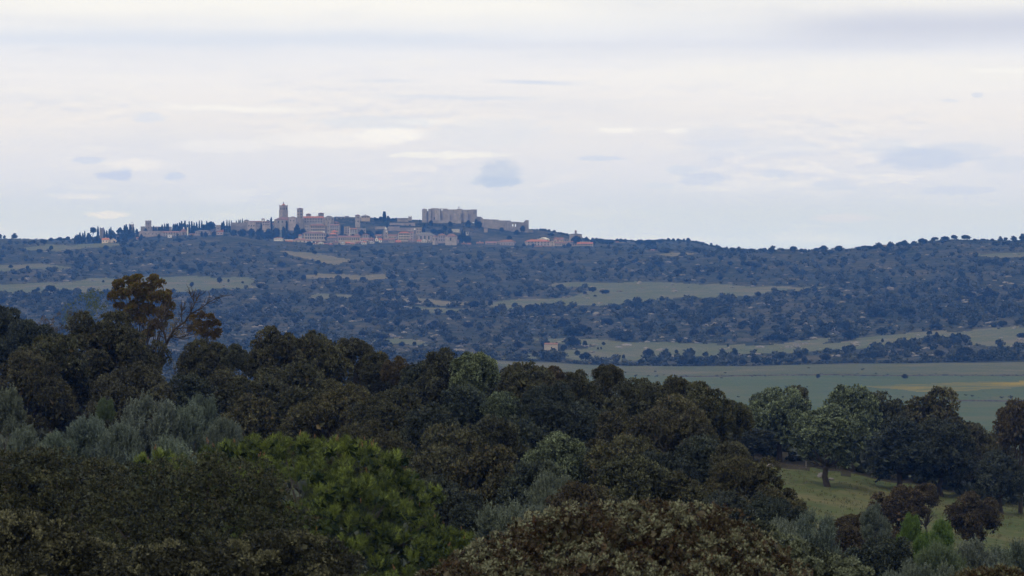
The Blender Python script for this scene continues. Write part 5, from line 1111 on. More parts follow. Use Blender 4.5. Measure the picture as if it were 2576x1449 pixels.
ol = [(8, 962, 52, 170, 0, 'tall silver olive cut by the frame edge beside the biggest oak'), (62, 1062, 46, 160, 1, 'silver olive shrub near the edge, front row'), (140, 1076, 42, 158, 2, 'small silver olive in the dark gap below the biggest oak'),
      (222, 1036, 58, 160, 0, 'silver olive with rounded top in the middle of the row'), (265, 995, 22, 172, 1, 'thin grey-green sapling rising behind the olive row'), (300, 1052, 50, 158, 2, 'silver olive between the rounded one and the tall one'), (378, 976, 74, 166, 1, 'tallest feathery silver olive of the row'), (455, 1000, 62, 168, 0, 'wide grey olive behind the pine tip'),
      (508, 982, 40, 176, 1, 'loose grey olive branches against the brown oak'), (420, 1078, 90, 150, 2, 'low wide silver olive directly behind the corner oak'), (110, 1110, 60, 148, 0, 'low silver olive just above the corner oak'), (560, 1040, 42, 172, 2, 'small grey olive at the end of the row'),
      (1388, 1172, 58, 142, 1, 'pale silver olive bush in front of the fresh green oak'), (1262, 1250, 70, 118, 0, 'silver olive bush between the pine and the flushing oak'), (1352, 1258, 52, 112, 2, 'silver olive bush touching the flushing oak'), (1470, 1262, 40, 116, 1, 'small silver olive peeping over the flushing oak'),
      (1960, 1290, 60, 128, 2, 'silver olive at the dark oak by the meadow'), (2050, 1272, 58, 140, 1, 'silver olive along the meadow edge'), (2200, 1258, 36, 168, 1, 'feathery silver olive tips between rust oak and meadow bush'), (1850, 1302, 40, 122, 0, 'dim silver olive behind the flushing oak shoulder'),
      (2360, 1352, 62, 138, 0, 'silver scrub olive beside the fresh green saplings'), (2450, 1342, 66, 140, 2, 'silver scrub olive under the second meadow bush'), (2545, 1345, 66, 142, 1, 'silver scrub olive at the frame edge'), (2300, 1395, 62, 118, 1, 'low silver olive in the bottom corner scrub'), (2400, 1410, 70, 112, 0, 'wide low silver olive in the bottom corner scrub'), (2510, 1405, 66, 116, 2, 'low silver olive at the bottom corner'), (2120, 1390, 60, 110, 0, 'silver olive below the rust-coloured oak'), (2240, 1425, 50, 100, 2, 'grey olive at the bottom edge near the pale oak shoulder')]
for (u, yt, hw, D, pr, lb) in ol:
    sc_ = 'sapling' in lb
    place_tree('olive_tree', lb, 'tree', OL[pr], u, yt, hw, D, 'thin' if sc_ else 'silver', group='silver olive trees', color=jit(TR, .1), low=.02, barkm='grey_bark', asp=1.5, wide=1.3)
# ------------------------------------------------------------------ rust-leaved tree, thin green trees, bare tree, saplings
def sparse(seed, n_l, h, n_cl, per, ln, wd, rr=(.18, .3), inner=200, low=-.3, nl=14, fork=.28, r0=.035):
    r = np.random.default_rng(seed); C, R = lobes_dome(r, n_l, h=h, low=low, rr=rr); C[:, 2] += 1.15
    V, Fc, T = crown(seed, C, R, n_cl, per, ln, wd, inner=inner, inner_ln=.1, sub=6, ragged=.12)
    return dict(crown=mesh_np('sparse_crown', V, [Fc], T, [L['orange']]), trunk=limbs(seed + 1, C, R, (0, 0, 0), r0, fork, nl, 5).mesh('branches', M['bark'], True), half=(V[:, 0].max() - V[:, 0].min()) / 2, top=V[:, 2].max(), bot=V[:, 2].min())
SP = [None, sparse(610, 16, 1.1, 800, 4, .045, .024, inner=0), OL[1]]
own_tree('autumn_tree', 'tall rust-orange leaved tree rising above everything behind the biggest oak', [(298, 724, 15, 0), (322, 712, 14, .4), (345, 706, 12, 0), (338, 728, 15, -.5), (384, 708, 13, .3), (402, 722, 14, 0), (372, 730, 16, .5), (412, 746, 16, .2), (286, 750, 12, 0), (312, 748, 17, -.4), (350, 752, 18, .3), (388, 756, 18, -.3), (422, 772, 14, .4), (300, 774, 11, 0), (334, 782, 18, 0), (370, 786, 20, .4), (406, 792, 16, -.4), (426, 800, 11, 0), (352, 812, 17, .3), (388, 820, 15, -.2), (412, 822, 10, .2), (320, 806, 11, .2), (372, 845, 12, 0)], 276, 'orange', 5600, 5, .15, .11, 91, None, (1, 1, 1), inner=160, fill=False, ragged=.25, sub=6, r0=.09, nl=26, inner_ln=.2, trunk_u=362)
own_tree('autumn_tree', 'thin rust-orange treetop beside the bare twisted tree', [(488, 803, 9, 0), (508, 796, 10, .2), (527, 800, 10, -.2), (545, 818, 10, 0), (500, 818, 12, 0), (524, 824, 13, .3), (484, 828, 9, 0), (550, 838, 9, .2), (508, 842, 13, 0), (535, 848, 12, .2)], 258, 'orange', 1300, 5, .12, .085, 92, None, (.8, .75, .8), inner=60, fill=False, ragged=.25, sub=5, r0=.06, nl=14, inner_ln=.2)
place_tree('autumn_tree', 'tiny russet treetop poking over the biggest oak towards the edge', 'tree', SP[1], 158, 776, 28, 262, 'russet', rz=1, low=.2)
place_tree('autumn_tree', 'low russet treetop between the edge oak and the biggest oak', 'tree', SP[1], 118, 792, 24, 262, 'russet', rz=3, low=.2, color=(1.2, 1, 1))
place_tree('young_tree', 'thin pale-green airy tree beside the rust-orange tree, wider one', 'tree', SP[1], 205, 724, 42, 284, 'thin', rz=.4, low=.2)
place_tree('young_tree', 'thin pale-green airy tree next to the rust-orange tree, slimmer one', 'tree', SP[1], 248, 722, 26, 286, 'thin', rz=2.4, low=.2)
place_tree('autumn_tree', 'wispy orange leaves high among the bare twisted branches', 'tree', SP[1], 462, 792, 34, 250, 'orange', rz=1.4, low=.3, asp=1.2)
for (u, yt, hw, D, rz, lb) in [(2292, 1284, 28, 160, .2, 'bright green pointed sapling in front of the rust oak'), (2368, 1296, 36, 164, 2.0, 'bright green bushy sapling beside the second meadow bush'), (2325, 1330, 34, 150, 4.0, 'low bright green shrub joining the two saplings'), (2262, 1340, 18, 156, 1, 'slim bright green shoot against the rust oak')]:
    place_tree('sapling', lb, 'sapling', SP[2], u, yt, hw, D, 'bright', rz=rz, group='bright green saplings', low=.05, color=(1.15, 1.15, 1.1), asp=1.8, wide=1.1)
# bare twisted tree
rb = np.random.default_rng(31); D = 242; X = (402 - CX) / F * D; zg = gz(X, D); bt = thing('bare_tree', 'bare dark twisted tree with forked branches reaching over the oaks', 'tree', (X, D, zg)); uu = D / F
def Q(u, y, dy=0.0): a = P(u, y, D); return np.array([a[0] - X, dy, a[2] - zg])
tk = MB(); tk.tube([(0, 0, -.5), Q(398, 960), Q(410, 880, .1), Q(420, 860, .1)], [.2, .15, .12, .11], 8); tk.build('trunk', M['bark'], bt, True)
main = [([(418, 862), (410, 835), (408, 810), (415, 790), (405, 770)], .13), ([(420, 860), (440, 828), (462, 810), (478, 790), (492, 765), (500, 742)], .15), ([(440, 828), (468, 824), (485, 822)], .07), ([(478, 790), (505, 775), (530, 758), (548, 748)], .08), ([(410, 835), (398, 818), (392, 800)], .06), ([(415, 790), (428, 772), (432, 752)], .06), ([(462, 810), (455, 790), (462, 772)], .06), ([(492, 765), (480, 750), (478, 735)], .045), ([(425, 845), (450, 850), (470, 845)], .06)]
for pts, r0 in main:
    n = len(pts); dy = rb.uniform(-1.2, 1.2); b = MB(); v = [Q(u + rb.normal(0, 2), y, dy * k / n) for k, (u, y) in enumerate(pts)]; b.tube(v, [r0 * .6 * (1 - .8 * k / (n - 1)) for k in range(n)], 6); br = b.build('branch', M['bark'], bt, True)
    tw = MB()
    for k in range(1, n):
        for _ in range(8):
            a = v[k] + (v[k-1] - v[k]) * rb.uniform(0, 1); d = unit(v[k] - v[k-1]); e = a + unit(d + rb.normal(0, .6, 3) + [0, 0, .3]) * rb.uniform(.3, .9); m = (a + e) / 2 + rb.normal(0, .04, 3); tw.tube([a, m, e], [.022, .016, .006], 3)
            for _ in range(2): e2 = m + unit(e - m + rb.normal(0, .25, 3)) * rb.uniform(.2, .5); tw.tube([m, e2], [.013, .005], 3)
    tw.build('twigs', M['bark'], br)
# ------------------------------------------------------------------ undergrowth between the trees
und = []; r = np.random.default_rng(51)
def shrub_template(seed, n_t=46, core=True, ln=.42, div=2):
    r = np.random.default_rng(seed); V = []; F3 = []; T = []
    import bmesh
    bm = bmesh.new(); bmesh.ops.create_icosphere(bm, subdivisions=div, radius=.8)
    v = np.array([list(x.co) for x in bm.verts]); f = np.array([[x.index for x in q.verts] for q in bm.faces]); bm.free()
    k = rdir(r, 7); am = (np.maximum(v @ k.T - .45, 0) * .9).sum(1); v = v * (.62 + am * .5 + r.uniform(-.07, .07, len(v)))[:, None] * [1, 1, .85]
    v[:, 2] += .55
    d = rdir(r, n_t); d[:, 2] = np.abs(d[:, 2]) * 1.0 - .15; amt = (np.maximum(d @ k.T - .45, 0) * .9).sum(1)
    b = d * (.62 + amt * .5)[:, None] * .8 * [1, 1, .85] * r.uniform(.8, 1.02, (n_t, 1)) + [0, 0, .55]
    V2, F2, T2 = leaves(r, b, d + [0, 0, .3], ln, ln * .75, .6, np.clip(r.normal(.45, .2, n_t), 0, 1))
    return v, f, V2, F2, np.clip(r.normal(.35, .12, len(v)), 0, 1), T2
ST = [shrub_template(700 + s) for s in range(8)] + [shrub_template(720 + s, 13, True, .62, 1) for s in range(5)]
for s in range(4):   # low open bushes: a few leafy faces only
    r_ = np.random.default_rng(740 + s); b_ = rdir(r_, 11) * [.7, .7, .35]; b_[:, 2] = np.abs(b_[:, 2]); V2, F2, T2 = leaves(r_, b_, rdir(r_, 11) + [0, 0, .4], .75, .6, .5, np.clip(r_.normal(.55, .2, 11), 0, 1)); ST.append((np.zeros((0, 3)), np.zeros((0, 3), int), V2, F2, np.zeros(0), T2))
def join_shrubs(name, items, mat, kind_label=None):
    """items: (x, y, z, sx, sz, rz, template, tint shift)"""
    Vs = []; F3 = []; F4 = []; T = []; n = 0
    for (x, y, z, sx, sz, rz, k, ts) in items:
        v, f, V2, F2, t1, t2 = ST[k]; c, s = math.cos(rz), math.sin(rz); Rm = np.array([[c, s, 0], [-s, c, 0], [0, 0, 1]])
        a = np.concatenate([v, V2]) * [sx, sx, sz] @ Rm + [x, y, z]; Vs.append(a); F3.append(f + n); F4.append(F2 + n + len(v)); T.append(np.clip(np.concatenate([t1, t2]) + ts, 0, 1)); n += len(a)
    return link(name, mesh_np(name, np.concatenate(Vs), [np.concatenate(F3), np.concatenate(F4)], np.concatenate(T), [mat]))
it = []
while len(it) < 1100:
    u = r.uniform(-400, 3000); D = r.uniform(95, 420); X = (u - CX) / F * D; y = HY - (gz(X, D) - Z0) / D * F
    if u > 1830 and 165 < D < 343 + (u > 2300) * 6: continue
    s_ = r.uniform(.8, 2.0) if D < 300 else r.uniform(.7, 1.7); it.append((X, D, gz(X, D) - .1, s_, s_ * r.uniform(.7, 1.2), r.uniform(0, 6), 8 + r.integers(5), r.normal(0, .08)))
for k in range(260):
    u = r.uniform(1840, 2760); D = r.uniform(348 + (k % 3 == 0) * 30 - (u > 2420) * 14, 430); X = (u - CX) / F * D; s_ = r.uniform(1.0, 2.3); it.append((X, D, gz(X, D) - .1, s_, s_ * r.uniform(.8, 1.3), r.uniform(0, 6), r.integers(8), r.normal(0, .08)))
o = join_shrubs('undergrowth', it, L['dark']); tag(o, 'dark low undergrowth between the oak trunks', None, None, 'stuff')
# grass tufts on the meadow
rg = np.random.default_rng(57); n = 9000; ug = rg.uniform(1850, 2760, n); Dg = rg.uniform(150, 342, n); Xg = (ug - CX) / F * Dg; Zg = ground(Xg, Dg)
pg = np.sin(Xg * .9 + np.sin(Dg * .35)) * np.sin(Dg * .22 + 1) + rg.normal(0, .5, n) > .1; Xg, Dg, Zg = Xg[pg], Dg[pg], Zg[pg]; n = len(Xg)
bg_ = np.repeat(np.stack([Xg, Dg, Zg], 1), 6, 0) + rg.normal(0, .09, (n * 6, 3)) * [1, 1, 0]; ag = unit(np.array([0, 0, 1.0]) + rg.normal(0, .35, (n * 6, 3)))
V, Fc, T = leaves(rg, bg_, ag, .24, .035, .1, np.clip(np.repeat(rg.normal(.5, .25, n), 6), 0, 1))
tag(link('meadow_grass', mesh_np('meadow_grass', V, [Fc], T, [leaf_mat('grass_blade', (.055, .075, .024), (.19, .165, .085), transl=.2)])), 'uneven tufts of green and straw-coloured grass on the meadow', None, None, 'stuff')
# fence posts, boulders by the meadow rank
for (u, y0, y1, D, lb) in [(1924, 1118, 1150, 338, 'grey wooden fence post in the shade at the top of the meadow'), (2028, 1140, 1172, 340, 'short fence post near the bare oak trunk')]:
    X, D_, z = P(u, y1, D); b = MB(); h = (y1 - y0) / F * D; b.tube([(0, 0, -.5), (.01, 0, h * .6), (0, 0, h)], [.07, .065, .05], 6); o = b.build('fence_post', M['wood']); o.location = (X, D, gz(X, D)); tag(o, lb, 'fence post', 'fence posts')
import bmesh
def rock_mesh(seed):
    bm = bmesh.new(); bmesh.ops.create_icosphere(bm, subdivisions=3, radius=1.0); r = np.random.default_rng(seed); k = rdir(r, 9); o_ = r.uniform(.55, .95, 9)
    for v in bm.verts:
        p = np.array(v.co); dd = k @ p; s_ = min(1.0, min([o_[i] / dd[i] for i in range(9) if dd[i] > .3] or [1.0])); p = p * s_ * (1 + .03 * math.sin(p[0] * 9) * math.sin(p[1] * 8 + p[2] * 7)); v.co = p * [1, .8, .75]
    me = bpy.data.meshes.new('boulder'); bm.to_mesh(me); bm.free(); me.materials.append(M['rock']); return me
RK = [rock_mesh(s) for s in range(5)]
for s in range(4):   # low open bushes: a few leafy faces only
    r_ = np.random.default_rng(740 + s); b_ = rdir(r_, 11) * [.7, .7, .35]; b_[:, 2] = np.abs(b_[:, 2]); V2, F2, T2 = leaves(r_, b_, rdir(r_, 11) + [0, 0, .4], .75, .6, .5, np.clip(r_.normal(.55, .2, 11), 0, 1)); ST.append((np.zeros((0, 3)), np.zeros((0, 3), int), V2, F2, np.zeros(0), T2))
def boulder(u, y, hw, D, lb, k=0, grp='granite boulders'):
    X = (u - CX) / F * D; s_ = hw / F * D; o = link('boulder', RK[k % 5], None, (X, D, gz(X, D) + s_ * .25)); o.scale = (s_, s_, s_ * .8); o.rotation_euler = (0, 0, u * .37); tag(o, lb, 'boulder', grp); return o
boulder(2068, 1158, 16, 330, 'rounded grey boulder right behind the bare oak trunk', 0); boulder(2090, 1168, 9, 328, 'small grey boulder beside the rounded one behind the oak trunk', 1); boulder(1935, 1160, 10, 334, 'low pale boulder by the fence post', 2)
# ------------------------------------------------------------------ hillside trees
# one detailed mesh per shape, shared by the single trees
HT = []
for s in range(6):
    r = np.random.default_rng(800 + s); C, R = lobes_dome(r, [9, 11, 8, 12, 10, 9][s], h=[.7, .8, .62, .85, .75, .68][s], low=-.3, rr=(.34, .5)); C[:, 2] += .95
    V, Fc, T = crown(810 + s, C, R, 420, 4, .17, .13, sub=6, inner=260, inner_ln=.4)
    HT.append(dict(crown=mesh_np('hill_crown', V, [Fc], T, [L['hill']]), trunk=limbs(820 + s, C, R, (0, 0, 0), .09, .4, 4, 5).mesh('hill_trunk', M['bark']), half=(V[:, 0].max() - V[:, 0].min()) / 2, top=V[:, 2].max(), bot=V[:, 2].min()))
def spindle(seed, n=420, h=6.0):
    r = np.random.default_rng(seed); z = r.uniform(.05, 1, n); rad = np.sin(np.clip(z * 1.02, 0, 1) * math.pi) ** .6 * (1 - z * .55) * .95; th = r.uniform(0, 2 * math.pi, n)
    b = np.stack([np.cos(th) * rad, np.sin(th) * rad, z * h], 1); V, Fc, T = leaves(r, b - [0, 0, .3], np.stack([np.cos(th) * .3, np.sin(th) * .3, np.ones(n)], 1), .9, .5, .12, np.clip(r.normal(.4, .2, n), 0, 1))
    bm = MB(); bm.lathe(0, 0, [(.25, -.5), (.25, .4), (.7, .8), (.85, 2), (.75, 3.4), (.45, 4.8), (.1, 5.9)], 7); me = mesh_np('cypress_crown', V, [Fc], T, [L['cypress']])
    return me, bm.mesh('cypress_core', L['cypress'])
CY = [spindle(900 + s) for s in range(3)]
def cypress(u, ytop, ybase, D, lb, hw=None, grp='cypresses of the western ridge'):
    X = (u - CX) / F * D; zt = Z0 - (ytop - HY) / F * D; zb = min(gz(X, D), zt - 6); zb = min(zb, Z0 - (ybase - HY) / F * D); h = zt - zb; k = int(u * 3) % 3
    t = thing('cypress', lb, 'tree', (X, D, zb), u % 6, grp); w_ = (hw or 4.0 * .1465 * 4.3 / 2.4) / F * D
    a = link('crown', CY[k][0], t); a.scale = (w_, w_, h / 6); b = link('trunk', CY[k][1], t); b.scale = (w_ * .9, w_ * .9, h / 6.2); return t
PX = 1.0
W1 = [(395, 552, 640, 'cypress beside the far-western umbrella pine'), (85, 650, 700, 'lone little cypress low on the western skyline'), (135, 658, 700, 'second little cypress low on the western skyline'), (168, 630, 700, 'ragged small conifer on the western skyline'), (505, 605, 660, 'thin cypress just east of the western watchtower'), (617, 562, 660, 'spiky conifer halfway between watchtower and flag tower'), (590, 590, 660, 'dark conifer next to the spiky one'),
      (545, 620, 660, 'short cypress between watchtower and spiky conifer'), (850, 530, 660, 'cypress in the tight pair west of the flag tower'), (880, 515, 665, 'tallest cypress west of the flag tower'), (900, 560, 665, 'short cypress touching the flag tower'), (950, 525, 660, 'cypress in front of the flag tower'), (1005, 550, 640, 'cypress at the east edge of the flag tower'), (1352, 535, 610, 'cypress just east of the tallest western tower'), (1390, 565, 610, 'small cypress second east of the tallest western tower'),
      (1440, 560, 615, 'broad cypress in the row above the rampart'), (1496, 516, 615, 'pointed cypress in the row above the rampart'), (1540, 503, 620, 'cypress with the sharpest tip above the rampart'), (1580, 500, 620, 'twin cypress above the rampart, first of two'), (1603, 498, 620, 'twin cypress above the rampart, second of two'), (1690, 505, 620, 'bushy cypress at the start of the dark wood'), (1720, 500, 620, 'cypress inside the dark wood'), (1755, 495, 620, 'slim cypress inside the dark wood'), (1798, 485, 620, 'very slim cypress before the tall pair'),
      (1832, 460, 620, 'first of the tall pair of cypresses above the small domed church'), (1888, 455, 620, 'second of the tall pair of cypresses above the small domed church'), (1860, 500, 620, 'short cypress between the tall pair'), (1928, 510, 620, 'short cypress east of the tall pair'), (1962, 462, 650, 'isolated tall cypress beside the white chimney stack'), (2005, 462, 620, 'broad cypress after the isolated tall one'), (2045, 480, 620, 'feathery conifer after the broad cypress'), (2090, 475, 620, 'narrow cypress with a gap on both sides'), (2135, 452, 620, 'tall cypress at the west flank of the round wood'), (2178, 452, 620, 'layered conifer at the west flank of the round wood'), (2262, 455, 620, 'thin spire cypress above the round wood'), (2552, 455, 520, 'cypress at the east end above the plain square block'), (2525, 480, 520, 'stubby conifer behind the plain square block'), (2175, 630, 700, 'cypress in front of the grey-roofed stone hall'), (1140, 675, 745, 'lone conifer below the long rampart')]
for (x, y0, y1, lb) in W1:
    u, yt = cr(1, x, y0); cypress(u, yt, cr(1, 0, y1)[1], 5110 if y0 < 600 else 5000, lb, 2.4 + (x % 7) * .22)
for (x, y0, y1, lb) in [(35, 438, 520, 'first of three sharp cypresses west of the city wall'), (72, 445, 520, 'second of three sharp cypresses west of the city wall'), (108, 444, 520, 'third of three sharp cypresses west of the city wall'), (195, 448, 475, 'tiny cypress on top of the long brown city wall'), (238, 432, 475, 'cypress above the middle of the brown city wall'), (262, 430, 475, 'short cypress next to the one above the city wall'), (298, 418, 470, 'cypress beside the low domed chapel'), (797, 388, 470, 'dark conifer against the west end of the church roof'), (785, 415, 470, 'short conifer under the one by the church roof'), (625, 490, 550, 'conifer below the arched bell gable'), (1062, 455, 530, 'slim cypress between the houses below the church'), (750, 500, 540, 'small conifer among houses above the dark wood')]:
    u, yt = cr(2, x, y0); cypress(u, yt, cr(2, 0, y1)[1], 5085, lb, 2.2 if x < 300 else 2.6, 'cypresses beside the church')
for (x, y0, y1, D, lb) in [(150, 290, 430, 5190, 'tall dark cypress, first of the pair on the skyline west of the castle'), (172, 292, 430, 5192, 'tall dark cypress, second of the pair on the skyline west of the castle'), (1500, 608, 835, 4985, 'tall cypress below the castle, higher of two'), (1540, 622, 835, 4985, 'tall cypress below the castle, lower of two'), (1217, 640, 700, 5000, 'small cypress behind the big gabled church'), (1180, 655, 700, 5002, 'thin cypress next to the one behind the big gabled church')]:
    u, yt = cr(3, x, y0); cypress(u, yt, cr(3, 0, y1)[1], D, lb, 3.2 if y1 > 800 or y0 < 300 else 1.8, 'cypresses below the castle')
def hill_tree(name, label, u, ybot, hw, h, D, grp, mat='hill', col=(1, 1, 1), low=.1, seedk=0, cat='tree', z=None):
    p = HT[seedk % 6]; X = (u - CX) / F * D; zg = (gz(X, D) if z is None else z) - .3
    t = thing(name, label, cat, (X, D, zg), (u * 1.7) % 6.28, grp); H = h / F * D + .3; sx = hw / F * D / p['half']; szc = H * (1 - low) / (p['top'] - p['bot'])
    c = link('crown', p['crown'], t, (0, 0, H * low - p['bot'] * szc)); c.scale = (sx, sx, szc); c.color = (*col, 1)
    if mat != 'hill': setmat(c, L[mat])
    k = link('trunk', p['trunk'], t); k.scale = (sx * .8, sx * .8, H / p['top']); return t
HR = random.Random(21)
def hc(): v = HR.uniform(.75, 1.15); return (v * HR.uniform(.9, 1.15), v, v * HR.uniform(.85, 1.05))
